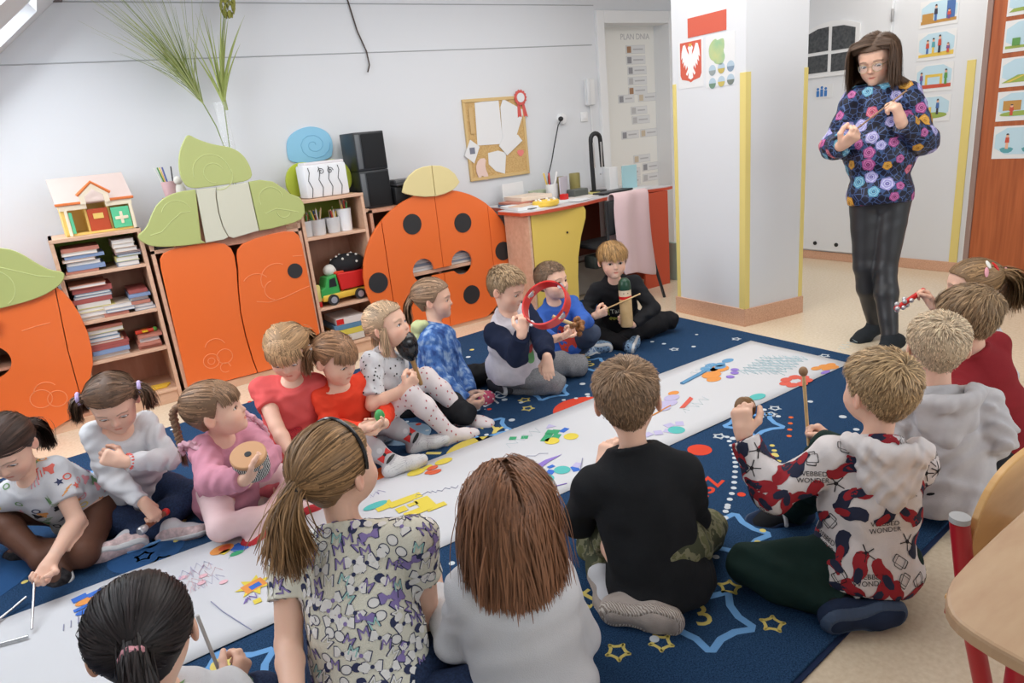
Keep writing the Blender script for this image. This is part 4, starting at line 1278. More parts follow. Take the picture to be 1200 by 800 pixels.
MB().box((3.20 - 3.5, .03, .02), (3.225 - 3.5, .62, .77), .002).build('inner_panel', mat('dark_red_laminate', srgb(120, 56, 44), .5), t, smooth=False)
b = MB(); b.prism([(3.92, .0), (4.20, .0), (4.20, .772), (3.92, .772)], Matrix.Translation((-3.5, 0, 0)) @ XZ(.03), .02); b.build('red_panel', desk_red, t, smooth=False)
MB().box((4.18 - 3.5, .02, 0), (4.20 - 3.5, .66, .772), .002).build('right_panel', desk_red, t, smooth=False)
MB().box((3.22 - 3.5, .55, .25), (3.93 - 3.5, .57, .77), .002).build('modesty_panel', mat('brown_panel', srgb(110, 60, 46), .5), t, smooth=False)
MB().box((3.24 - 3.5, .30, .01), (3.86 - 3.5, .53, .28), .004).build('drawer_box', mat('grey_box', srgb(150, 146, 140), .6), t, smooth=False)

# chair at the desk with a pink blanket
t = tag(empty('office_chair', (3.56, 3.93, 0), 0), 'black chair with metal legs at the desk under a pink blanket', 'chair')
metal = mat('black_metal_tube', (.02, .02, .022), .35)
MB().box((-.22, -.1, .43), (.2, .30, .47), .02).build('seat', mat('black_upholstery', (.02, .02, .022), .7), t)
MB().box((-.2, -.13, .55), (.2, -.10, .80), .02).build('backrest', bpy.data.materials['black_upholstery'], t)
for pts in ([(-.21, -.12, .80), (-.2, -.12, .45), (-.17, -.22, .0)], [(.2, -.12, .80), (.2, -.12, .45), (.26, -.22, .0)], [(-.2, .28, .44), (-.22, .34, 0)], [(.2, .28, .44), (.22, .34, 0)]):
    MB().tube(pts, .012, 8).build('leg', metal, t)
MB().box((-.22, .02, .28), (.10, .16, .38), .02).build('seat_mechanism', mat('dark_mechanism', (.03, .035, .03), .5), t)
# blanket: folded over the backrest
r2 = 22
bl = bmesh.new()
gv = {}
prof = [(.02, .42), (.012, .55), (.008, .7), (.0, .80), (-.015, .835), (-.05, .84), (-.075, .825), (-.085, .75), (-.09, .6), (-.095, .45), (-.10, .32), (-.102, .24)]
for i in range(r2):
    u = i / (r2 - 1)
    for j, (yy, z) in enumerate(prof):
        fl = .012 * math.sin(u * 9 + j * .3) * (1.2 if j > 6 else .6)
        x = -.15 + u * .33 + (.03 * math.sin(j * .6) if j > 6 else 0) + (j - 6) * .004 * (j > 6)
        gv[i, j] = bl.verts.new((x, yy - .02 + fl - .012, z + (.012 * math.sin(u * 5) if j in (0, len(prof) - 1) else 0) - (.05 * u if j == len(prof) - 1 else 0)))
for i in range(r2 - 1):
    for j in range(len(prof) - 1): bl.faces.new((gv[i, j], gv[i + 1, j], gv[i + 1, j + 1], gv[i, j + 1]))
me = bpy.data.meshes.new('blanket'); bl.to_mesh(me); bl.free(); me.materials.append(mat('pale_pink_knit', srgb(214, 186, 188), .95, bump=(180, .5), sheen=.3)); set_smooth(me)
o = link('blanket', me, loc=(3.58, 3.90, 0)); md = o.modifiers.new('thick', 'SOLIDIFY'); md.thickness = .012
md = o.modifiers.new('sub', 'SUBSURF'); md.levels = md.render_levels = 2
tag(o, 'pale pink knitted blanket hanging over the chair back', 'blanket')

# ---- things on the desk
DZ = .8005
def lay(name, x, y, w, d, h, m_, label, cat, rz=0.0, z=DZ, grp=None, bev=.002):
    o = MB().box((-w / 2, -d / 2, 0), (w / 2, d / 2, h), bev).build(name, m_, smooth=False); o.location = (x, y, z); o.rotation_euler = (0, 0, rz)
    return tag(o, label, cat, grp)
lay('folder', 3.07, 4.42, .34, .26, .02, spine_m[6], 'blue folder at the bottom of the paper pile on the desk', 'folder', .1, grp='pile at the left of the desk')
lay('folder', 3.05, 4.42, .30, .24, .016, spine_m[3], 'red folder in the paper pile on the desk', 'folder', .2, DZ + .0205, 'pile at the left of the desk')
lay('notebook', 3.10, 4.42, .28, .26, .03, spine_m[8], 'thick ivory notebook on top of the red folder on the desk', 'notebook', -.05, DZ + .037)
lay('paper_sheet', 2.95, 4.12, .28, .2, .003, paper_m, 'white sheet lying at the left front of the desk', 'paper', .3)
lay('paper_sheet', 3.30, 4.22, .34, .22, .003, paper_m, 'white sheet lying behind the yellow ring on the desk', 'paper', -.2)
lay('magazine', 3.52, 4.28, .26, .2, .005, spine_m[2], 'white magazine lying in the middle of the desk', 'magazine', .15)
lay('dark_card', 2.90, 4.10, .12, .08, .006, bpy.data.materials['dark_grey_card'], 'dark card lying beside the front sheet on the desk', 'card', .4, DZ + .0035)
lay('paper_sheet', 3.10, 4.62, .22, .003, .16, paper_m, 'white sheet standing upright under the cork board', 'paper', .1)
lay('paper_sheet', 4.06, 4.22, .2, .16, .004, paper_m, 'white sheet lying at the right end of the desk', 'paper', .2)
lay('paper_sheet', 2.90, 4.22, .22, .3, .022, paper_m, 'thick pile of white sheets at the left end of the desk', 'paper', -.15, grp=None)
lay('envelope', 2.89, 4.20, .2, .12, .004, spine_m[5], 'peach envelope lying on the pile of white sheets on the desk', 'envelope', .35, DZ + .0225)
lay('paper_sheet', 3.36, 4.12, .2, .14, .003, paper_m, 'white sheet near the front edge of the desk above the yellow panel', 'paper', .35, DZ + .0035)
lay('notepad', 3.72, 4.38, .10, .14, .012, spine_m[10], 'small pale yellow notepad in the middle of the desk', 'notepad', -.3)
t = tag(empty('yellow_ring', (3.03, 4.10, DZ + .004)), 'round yellow plastic tape tray on the desk', 'tray')
yr = mat('ring_yellow', srgb(232, 194, 76), .45)
MB().lathe([(.075, 0), (.085, .012), (.085, .035), (.078, .042), (.05, .042), (.045, .02), (.0, .02)], Matrix.Diagonal((1.25, 1, 1, 1)), 28).build('ring', yr, t)
b = MB()
for k in range(7): b.ball((.06 * math.cos(k * .9) * 1.25, .06 * math.sin(k * .9), .043), .011, u=10, v=6)
b.build('sweets', wht, t)
olive = mat('olive_ceramic', srgb(150, 136, 90), .4)
for k, (x, y, r_, h, m_, lab) in enumerate(((3.36, 4.45, .05, .12, mat('white_ceramic', (.74, .74, .72), .3), 'white pot with colourful tools on the desk'), (3.52, 4.52, .045, .16, olive, 'olive pot standing behind the grey tray on the desk'), (3.68, 4.55, .045, .17, mat('olive_glass', srgb(160, 150, 96), .3), 'tall olive jar beside the black lamp'))):
    t = tag(empty('pot', (x, y, DZ)), lab, 'pot'); MB().lathe([(r_ * .9, 0), (r_, .01), (r_, h), (r_ - .005, h), (r_ * .8, .01)], None, 20).build('body', m_, t)
    if k == 0:
        for i in range(5): 
            o = MB().tube([(3.36 + .02 * math.cos(i), 4.45 + .02 * math.sin(i), DZ + .02), (3.36 + .06 * math.cos(i * 1.3), 4.45 + .05 * math.sin(i * 1.3), DZ + .21)], .007, 8).build('felt_pen', [penc[5], penc[1], penc[3], penc[0], penc[5]][i])
            tag(o, '%s felt pen in the white pot on the desk, %s of five' % (['white', 'blue', 'yellow', 'red', 'white'][i], ordw[i].replace('lowest', 'first')), 'pen', 'felt pens in the white pot')
lay('leaflet', 3.44, 4.40, .15, .01, .17, mat('printed_leaflet', srgb(196, 190, 200), .6), 'printed leaflet leaning in the desk rack', 'leaflet', .5)
lay('desk_tray', 3.56, 4.38, .16, .10, .06, mat('smoke_plastic', (.10, .11, .10), .3), 'dark grey open tray on the desk', 'tray', .1, bev=.01)
lay('small_red_pot', 3.36, 4.30, .05, .05, .045, tr, 'small red block at the front of the desk clutter', 'block', .3)
lay('tissue_box', 3.34, 4.58, .16, .12, .075, mat('pale_green_card', srgb(176, 186, 160), .6), 'pale green and white box in the desk clutter', 'box', .1, bev=.004)
t = tag(empty('desk_lamp', (3.80, 4.40, DZ)), 'tall black arch shaped desk lamp folded upright', 'desk lamp')
MB().cyl((0, 0, 0), (0, 0, .02), .07).build('base', black_pl, t)
ar = [(-.045, 0, .01), (-.052, 0, .25), (-.05, 0, .40)] + [(-.0 + .05 * math.cos(a), 0, .42 + .05 * math.sin(a)) for a in np.linspace(PI, 0, 9)] + [(.052, 0, .38), (.058, 0, .20)]
MB().tube(ar, .018, 10).build('arm', black_pl, t)
for s in (-1, 1): MB().box((.04 * s - .007, -.021, .2), (.04 * s + .007, -.017, .40), .002).build('light_strip', mat('silver_strip', (.6, .6, .6), .3, metal=.7), t)
MB().ball((.02, -.02, .15), .01).build('knob', metal if False else th_, t)
lay('keyboard_mat', 3.80, 4.22, .36, .12, .018, black_pl, 'flat black tray at the front of the desk before the blue card', 'tray', .12, bev=.005)
lay('white_box_file', 3.925, 4.37, .09, .06, .19, white_pl, 'white upright box behind the blue card', 'box file', 0, bev=.004)
lay('blue_card', 4.06, 4.30, .15, .012, .19, mat('pale_blue_card', srgb(166, 206, 214), .6), 'pale blue card standing on the desk by the doorway', 'card', -.1)
t = tag(empty('lotion_bottle', (4.14, 4.42, DZ)), 'white pump bottle at the right end of the desk', 'bottle')
MB().lathe([(.03, 0), (.032, .01), (.032, .11), (.015, .13), (.012, .15)], None, 18).build('body', mat('cream_bottle', srgb(214, 204, 176), .4), t); MB().tube([(0, 0, .15), (0, 0, .18), (-.04, 0, .182)], .006, 8).build('pump', white_pl, t)
# folders standing on the floor between desk and pillar
lay('floor_folder', 4.32, 4.12, .03, .24, .32, mat('floral_card', srgb(170, 200, 190), .6), 'patterned green folder standing on the floor beside the red desk panel', 'folder', 0, .0)

# ---------------------------------------------------------------- small table and chair in the right foreground
tw = ramp_mat('beech_table_top', 'noise', 4, [(.3, srgb(186, 150, 118)), (.7, srgb(198, 166, 132))], .35, stretch=(2, 9, 1), detail=6)
redtube = mat('red_metal_tube', srgb(176, 28, 40), .3, spec=.5)
t = tag(empty('kids_table', (1.6, 0.0, 0)), 'beech topped low table with red leg in the right foreground', 'table')
out = smooth_poly([(.94, -.30), (.94, .18), (.945, .34), (.985, .40), (1.10, .425), (1.9, .43), (2.05, .40), (2.1, .25), (2.1, -.30)], 2)
b = MB(); b.prism([(x - 1.6, y) for x, y in out], Matrix.Translation((0, 0, .578)), .022, bev=.006); b.build('tabletop', tw, t, smooth=False)
b = MB(); b.box((1.05 - 1.6, -.25, .52), (1.95 - 1.6, -.225, .577)); b.box((1.05 - 1.6, .28, .52), (1.95 - 1.6, .305, .577)); b.build('apron', redtube, t, smooth=False)
for x, y in ((1.05, .30), (2.0, .30), (1.05, -.25), (2.0, -.25)):
    l_ = MB().cyl((x - 1.6, y, .008), (x - 1.6, y, .577), .026).build('leg', redtube, t); MB().cyl((x - 1.6, y, 0), (x - 1.6, y, .012), .028).build('foot_cap', black_pl, l_)
ch = tag(empty('kids_chair', (1.58, .40, 0)), 'small wooden chair with red tube frame tucked under the low table', 'chair')
cw = ramp_mat('varnished_beech_ply', 'noise', 3, [(.3, srgb(206, 158, 96)), (.7, srgb(222, 178, 118))], .3, stretch=(2, 2, 9), detail=6, spec=.5)
bw = smooth_poly([(-.20, .34), (-.215, .48), (-.19, .57), (-.12, .625), (0, .64), (.10, .63), (.165, .58), (.185, .50), (.17, .34), (.08, .31), (-.08, .31)], 2)
b = MB(); b.prism(bw, Matrix.Translation((0.03, .135, -.055)) @ XZ(0), .014, bev=.003)
b.build('backrest', cw, ch, smooth=False)
for x in (-.19, .22):
    b = MB().tube([(x * .75, .06, .012), (x * .9, .12, .30), (x, .145, .50)], .019, 14); p_ = b.build('leg', redtube, ch)
    MB().cyl((x, .145, .50), (x, .145, .512), .0195).build('post_cap', mat('grey_cap', (.42, .43, .44), .4) if x < 0 else bpy.data.materials['grey_cap'], p_)
    MB().tube([(x, -.19, .012), (x, -.17, .30)], .019, 14).build('leg', redtube, ch)
MB().box((-.19, -.20, .30), (.22, .16, .315), .006).build('seat', cw, ch)
for x in (-.19, .22): MB().tube([(x, -.17, .285), (x, .15, .285)], .014, 10).build('side_rail', redtube, ch)
MB().box((-.15, -.22, .27), (.18, -.19, .30), .004).build('front_rail', redtube, ch)

# ---------------------------------------------------------------- carpet with printed night sky, and the long drawing paper
carpet_m = ramp_mat('navy_carpet_pile', 'noise', 260, [(.30, srgb(26, 46, 74)), (.70, srgb(54, 88, 126))], .95, bump=(500, .8), detail=6, spec=.08)
CT = .012
cpoly = [(-1.35, .62), (1.226, .80), (2.88, .94), (3.43, .985), (3.425, 1.93), (3.44, 3.25), (3.37, 4.17), (2.4, 4.09), (-.17, 3.88), (-1.35, 3.78)]
carpet = tag(MB().prism(cpoly, Matrix.Identity(4), CT, bev=.004).build('carpet', carpet_m, smooth=False), 'large dark blue carpet printed with stars, dots and planets', 'carpet')
inkc = dict(white=srgb(206, 214, 220), light=srgb(112, 164, 216), yellow=srgb(222, 204, 118), orange=srgb(226, 110, 60), red=srgb(216, 76, 56), olive=srgb(206, 186, 90), navy=srgb(20, 44, 84), blue=srgb(44, 80, 124), sky=srgb(150, 180, 206))
IM = [mat('carpet_' + k, c, .95, spec=.08, bump=(420, .5)) for k, c in inkc.items()]
II = {k: i for i, k in enumerate(inkc)}
b = MB()
Z0 = Matrix.Translation((0, 0, CT - .0004))
def pf(c, poly, lift=0): b.mat(II[c]); b.prism(poly, Matrix.Translation((0, 0, CT - .0004 + lift * .0004)), .0012)
def outline(c, poly, w, lift=0):
    P = smooth_poly(poly, 1); cen = np.mean(P, axis=0)
    n = len(P); inn = []
    for i in range(n):
        d = unit(V3(P[(i + 1) % n]) - V3(P[i - 1])); nrm = V3((-d[1], d[0])); inn.append(tuple(V3(P[i]) + nrm * w))
    for i in range(n):
        b.mat(II[c]); j = (i + 1) % n
        b.prism([P[i], P[j], inn[j], inn[i]], Matrix.Translation((0, 0, CT - .0004 + lift * .0004)), .0012)
def bigstar(x, y, R, rot=0.0, c='light', w=.022): outline(c, star(x, y, R, R * .58, rot), w)
def ministar(x, y, c='yellow', R=.042, rot=.3): outline(c, star(x, y, R, R * .5, rot), .009)
def dot(x, y, c='white', r=.014): pf(c, disc(x, y, r, 12), random.random())
for x, y, R, rot in ((1.235, 1.085, .155, .2), (1.60, 1.30, .155, .5), (2.36, 1.78, .155, .1), (1.47, 2.62, .16, .3), (1.97, 2.78, .15, .0), (2.40, 2.93, .14, .4), (.10, 1.74, .16, .3), (-.02, 2.75, .14, .1), (-.16, 3.50, .12, .0), (2.75, 1.32, .15, .2), (.75, 3.05, .13, .1), (2.85, 3.6, .13, .2)):
    bigstar(x, y, R, rot)
for x, y in ((.963, 1.143), (1.074, 1.093), (1.387, 1.123), (2.559, 1.811), (2.491, 1.784), (2.156, 1.797), (1.811, 2.773), (1.758, 2.668), (2.087, 3.391), (2.375, 2.826), (2.631, 2.488), (-.012, 2.591), (.035, 2.515), (2.565, 3.066), (2.3, 3.5), (.45, 2.75), (1.35, .95), (2.9, 2.75), (3.05, 3.3), (3.28, 2.6), (3.33, 2.05), (3.3, 3.8)):
    ministar(x, y, 'yellow' if x < 2 else 'white', .042 if x < 2 else .036, random.random())
for p, q, n_, c in (((2.172, 1.769), (2.097, 1.673), 4, 'white'), ((2.097, 1.673), (1.986, 1.577), 5, 'white'), ((1.986, 1.577), (1.851, 1.478), 6, 'white'), ((1.851, 1.478), (1.667, 1.374), 7, 'white'), ((2.234, 1.59), (2.106, 1.459), 5, 'yellow'), ((2.106, 1.459), (1.829, 1.297), 7, 'yellow'), ((1.829, 1.297), (1.5, 1.15), 7, 'yellow'),
                  ((2.52, 1.70), (2.30, 1.56), 6, 'orange'), ((.70, 1.87), (.86, 1.76), 6, 'white'), ((1.1, 1.66), (1.4, 1.55), 7, 'white'), ((1.72, 2.43), (1.5, 2.55), 8, 'white'), ((2.15, 2.60), (2.5, 2.75), 9, 'white'), ((1.95, 2.62), (2.3, 2.45), 9, 'white'), ((1.25, 2.5), (1.6, 2.5), 8, 'white'), ((2.5, 3.1), (3.0, 3.5), 8, 'white'), ((.1, 2.62), (.2, 2.9), 5, 'yellow'), ((.9, 2.9), (1.3, 3.0), 8, 'white')):
    n_ = max(3, round(n_ * .72))
    for i in range(n_): dot(p[0] + (q[0] - p[0]) * i / n_, p[1] + (q[1] - p[1]) * i / n_, c, .0105)
rc = random.Random(11)
for k in range(330):
    x, y = rc.uniform(-1.0, 3.35), rc.uniform(.78, 3.95)
    if 1.86 < y < 2.54: continue
    if y < .86 + .07 * x: continue
    dot(x, y, rc.choice(['white', 'white', 'white', 'white', 'yellow', 'red'] if x < 2.2 else ['white'] * 9 + ['yellow']), rc.uniform(.010, .016))
pf('red', disc(1.95, 2.44, .165, 30)); pf('olive', disc(1.33, 2.40, .175, 30)); pf('orange', disc(.92, 2.46, .15, 30)); pf('sky', disc(1.16, 2.86, .13, 28)); pf('olive', disc(1.03, 1.50, .055, 22)); pf('red', disc(2.0, 1.77, .05, 20)); pf('orange', disc(.62, 3.25, .12, 24)); pf('blue', disc(.0, 2.62, .13, 24)); pf('blue', disc(-.55, 2.85, .2, 26)); pf('red', disc(.95, 1.66, .03, 14))
for k in range(16):
    a = k * 2 * PI / 16
    d = V3((math.cos(a), math.sin(a))); e = V3((-d[1], d[0])) * .011; c0 = V3((1.33, 2.40))
    pf('yellow', [tuple(c0 + d * .20 + e), tuple(c0 + d * .20 - e), tuple(c0 + d * .27 - e), tuple(c0 + d * .27 + e)])
b.mat(II['light'])
b.tube([(.20 + .0, 2.62, CT), (.10, 2.68, CT), (.03, 2.66, CT), (-.06, 2.66, CT)], .008, 6)
def ctext(s, x, y, size, rot, c): b.mat(II[c]); add_text(b, s, size, Matrix.Translation((x, y, CT - .0002)) @ Matrix.Rotation(rot, 4, 'Z'), .0012)
VA = math.atan2(-.56, .823)  # writing runs across the view
ctext('3', 1.235, 1.095, .13, VA + .1, 'yellow'); ctext('8', .09, 1.79, .15, VA + .4, 'yellow'); ctext('2', 1.50, 2.60, .15, VA + .9, 'yellow'); ctext('1', 1.97, 2.80, .12, VA, 'yellow'); ctext('5', 2.40, 2.94, .12, VA + .2, 'yellow'); ctext('6', 2.36, 1.79, .10, VA, 'yellow')
ctext('Saturn', 1.09, 1.375, .14, VA + .75, 'yellow'); ctext('Jowisz', 1.67, 1.53, .155, VA + .85, 'red'); ctext('księżyc', 1.58, 2.88, .13, VA + .85, 'white')
b.build('carpet_print', IM, carpet, smooth=False)
MB().prism([(x * 1.003, y + (.012 if y > 2 else -.012)) for x, y in cpoly], Matrix.Identity(4), .006).build('binding', mat('carpet_binding', srgb(16, 36, 72), .9), carpet, smooth=False)

# ---- paper strip
PT = CT + .0022
pap_m = mat('white_drawing_paper', (.61, .62, .645), .6, spec=.3)
pg = bmesh.new()
nx, ny = 60, 8
vv = {}
rp_ = random.Random(2)
for i in range(nx + 1):
    for j in range(ny + 1):
        x = -.75 + (3.30 + .75) * i / nx; y = 1.885 + .628 * j / ny
        z = .0008 * math.sin(x * 9 + j) + .0012 * max(0, math.sin(x * 3.1 + 1)) * (j in (0, ny))
        vv[i, j] = pg.verts.new((x, y + .004 * math.sin(x * 2.2) * (1 if j == 0 else -1 if j == ny else 0), z))
for i in range(nx):
    for j in range(ny): pg.faces.new((vv[i, j], vv[i + 1, j], vv[i + 1, j + 1], vv[i, j + 1]))
r = bmesh.ops.extrude_face_region(pg, geom=pg.faces[:])
bmesh.ops.translate(pg, vec=(0, 0, -.0012), verts=[g for g in r['geom'] if isinstance(g, bmesh.types.BMVert)])
bmesh.ops.recalc_face_normals(pg, faces=pg.faces)
me = bpy.data.meshes.new('drawing_paper'); pg.to_mesh(me); pg.free(); me.materials.append(pap_m); set_smooth(me)
paper = tag(link('drawing_paper', me, loc=(0, 0, PT + .001)), 'long white paper strip with coloured drawings across the blue carpet', 'paper')
dc = dict(purple=srgb(140, 116, 196), blue=srgb(52, 106, 196), teal=srgb(84, 182, 178), green=srgb(60, 160, 110), yellow=srgb(220, 200, 74), orange=srgb(222, 146, 72), red=srgb(212, 92, 76), pink=srgb(226, 182, 190), ink=srgb(150, 152, 180), lil=srgb(186, 180, 214), pale=srgb(190, 210, 216), steel=srgb(96, 150, 190), orange2=srgb(214, 96, 60))
DM = [mat('felt_pen_' + k, c, .7) for k, c in dc.items()]; DI = {k: i for i, k in enumerate(dc)}
b = MB()
PZ = .0013
lay_n = [0]
def pd(c, poly):
    lay_n[0] += 1
    b.mat(DI[c]); b.prism(poly, Matrix.Translation((0, 0, PZ + .0002 * (lay_n[0] % 4))), .0006)
def blob(c, x, y, r, ry=None): pd(c, disc(x, y, r, 18, ry))
def sq(c, x, y, w, h, rot=0):
    m_ = Matrix.Rotation(rot, 2); pd(c, [tuple(V3((x, y)) + np.array(m_) @ V3(p)) for p in ((-w, -h), (w, -h), (w, h), (-w, h))])
def line(c, pts, r=.0022): b.mat(DI[c]); b.tube([(x, y, PZ + .0012) for x, y in pts], r, 5)
def scrib(c, x, y, w, h, n, seed, r=.0016, slant=.5):
    r *= .62
    q = random.Random(seed); p = []
    for i in range(n): p.append((x - w + 2 * w * i / n + q.uniform(-.01, .01), y + (h if i % 2 else -h) * q.uniform(.5, 1) + slant * (-w + 2 * w * i / n) * .3))
    line(c, p, r)
# far end: key, paw prints, flowers
line('steel', [(2.50, 2.325), (2.72, 2.36)], .012); [blob('steel', 2.80 + .05 * math.cos(a), 2.37 + .03 * math.sin(a), .038, .026) for a in (0, 1.3, 2.6, 3.9, 5.2)]; blob('steel', 2.93, 2.38, .04, .025)
for x, y, r in ((2.70, 2.30, .06), (2.80, 2.33, .06), (2.66, 2.25, .045)): blob('orange', x, y, r, r * .7)
for x, y in ((2.74, 2.21), (2.80, 2.23), (2.84, 2.26)): blob('purple', x, y, .022)
for k in range(7): blob('red', 2.90 + .065 * math.cos(k * .9), 1.935 + .045 * math.sin(k * .9), .034, .025)
for x, y in ((3.12, 1.965), (3.17, 1.955), (3.15, 1.925), (3.21, 1.94), (3.19, 1.91)): blob('orange', x, y, .032, .022)
blob('purple', 3.10, 1.90, .035, .015); blob('teal', 2.61, 1.945, .05, .03)
for k in range(9): scrib('pale', 2.98 + .015 * k, 2.24 - .02 * k, .16, .035, 14, k, .0028)
# middle: coloured fan
for x, y, c, r in ((2.33, 2.235, 'lil', .045), (2.27, 2.20, 'lil', .05), (2.24, 2.25, 'blue', .03), (2.38, 2.27, 'orange', .032), (2.21, 2.17, 'lil', .035)): blob(c, x, y, r, r * .7)
pd('red', [(2.26, 2.12), (2.28, 2.105), (2.39, 2.15), (2.40, 2.18)]); line('orange', [(2.1, 2.15), (2.25, 2.17)], .004)
blob('teal', 2.07, 1.963, .038); [sq('lil', 1.95 + .045 * i, 2.02 - .02 * (i % 3), .022, .018, i) for i in range(5)]
for x, y in ((1.63, 2.33), (1.655, 2.30), (1.68, 2.34), (1.60, 2.31), (1.66, 2.355)): sq('green', x, y, .022, .018, .6)
sq('blue', 1.72, 2.325, .024, .014, .3); blob('yellow', 1.70, 2.25, .034); blob('yellow', 1.61, 2.275, .034)
for x, y in ((1.50, 2.425), (1.545, 2.395)): sq('green', x, y, .016, .016, .8)
pd('lil', [(1.67, 2.40), (1.72, 2.385), (1.71, 2.43)])
pd('purple', [(1.36, 2.11), (1.40, 2.135), (1.48, 2.15), (1.56, 2.14), (1.48, 2.125), (1.41, 2.10), (1.34, 2.07)])
blob('teal', 1.475, 2.03, .034); blob('teal', 1.385, 2.02, .034); sq('blue', 1.43, 2.05, .018, .016, .5); sq('blue', 1.46, 2.085, .015, .01); sq('blue', 1.39, 2.065, .016, .009, 1); sq('lil', 1.325, 2.01, .022, .02, .4); sq('blue', 1.52, 2.0, .022, .015, 1.2); sq('lil', 1.545, 2.02, .02, .015, .4)
scrib('ink', 1.42, 2.23, .13, .012, 9, 3, .0018, -1); line('purple', [(1.33, 1.965), (1.37, 1.945), (1.42, 1.93)]); line('ink', [(1.55, 1.93), (1.53, 1.98), (1.6, 2.05)])
# nearer: castle and letters in yellow
for x, y, w, h in ((.86, 2.27, .045, .022), (.91, 2.27, .04, .02), (.88, 2.16, .05, .02), (.93, 2.19, .03, .05), (.84, 2.215, .02, .02), (.80, 2.29, .035, .03), (.95, 2.14, .04, .015), (.89, 2.22, .02, .012)): sq('yellow', x, y, w, h, VA + .55)
blob('teal', .775, 2.315, .05, .022); blob('yellow', 1.02, 2.45, .042, .026); blob('yellow', 1.155, 2.455, .042, .024); sq('yellow', 1.08, 2.455, .02, .014); blob('orange2', 1.09, 2.435, .026, .016); blob('orange2', 1.08, 2.395, .03, .018); blob('orange2', 1.06, 2.41, .02, .014)
scrib('ink', 1.02, 2.24, .09, .012, 14, 8, .002, -1.2); scrib('lil', .82, 2.40, .03, .02, 9, 4)
# left end: flower drawing, coloured figures
blob('orange', .225, 2.425, .042, .03); blob('orange2', .235, 2.427, .022, .016); sq('blue', .275, 2.39, .022, .032, .4); blob('green', .262, 2.36, .025, .014); sq('yellow', .23, 2.40, .016, .012, .6)
q = random.Random(9)
for k in range(6):
    x, y = .12 + q.uniform(-.06, .08), 2.30 + q.uniform(-.10, .06); blob('pink', x, y, .014, .011)
for k in range(7): scrib('lil' if k % 2 else 'pink', .13 + q.uniform(-.05, .05), 2.33 + q.uniform(-.1, .05), .05, .03, 9, 40 + k, .0013)
pd('yellow', star(.262, 2.12, .06, .03, .3, 7)); sq('orange', .262, 2.12, .035, .026, .2); sq('blue', .265, 2.115, .018, .013, .2)
scrib('purple', .235, 2.06, .022, .016, 8, 61, .003); sq('yellow', .25, 2.03, .012, .012); line('ink', [(.13, 2.13 ), (.15, 2.05), (.18, 1.96), (.2, 1.9)], .0016)
for x, y, c, w, h in ((-.22, 2.46, 'blue', .022, .016), (-.175, 2.455, 'blue', .022, .014), (-.21, 2.395, 'blue', .03, .009), (-.19, 2.375, 'blue', .026, .008)): sq(c, x, y, w, h, .2)
blob('orange', -.195, 2.425, .04, .02); blob('blue', -.21, 2.365, .026, .014); blob('orange2', -.18, 2.365, .02, .012)
for k in range(8): line('ink', [(-.27 + .02 * k, 2.30 + .004 * k), (-.268 + .02 * k, 2.335 + .006 * k)], .0014)
for k in range(10): scrib('pale', -.05 + .4 * k, 2.2 + .2 * math.sin(k * 2), .12, .03, 10, 80 + k, .0012)
b.build('drawings', DM, paper, smooth=False)

# ---------------------------------------------------------------- people
SKIN_MAT = vcol_mat('skin', rough=.48, spec=.35, sss=.12)
EYE_MAT = vcol_mat('eye', rough=.12, spec=.5)
HAIR_MAT = vcol_mat('hair', rough=.5, spec=.35)


def head_frame(face, pitch, roll):
    f = unit(face)
    r = np.cross(f, (0, 0, 1.0)); r = unit(r)
    u = np.cross(r, f)
    a = math.radians(pitch)
    f, u = f * math.cos(a) + u * math.sin(a), u * math.cos(a) - f * math.sin(a)
    b = math.radians(roll)
    r, u = r * math.cos(b) + u * math.sin(b), u * math.cos(b) - r * math.sin(b)
    return np.stack([r, f, u], 1)


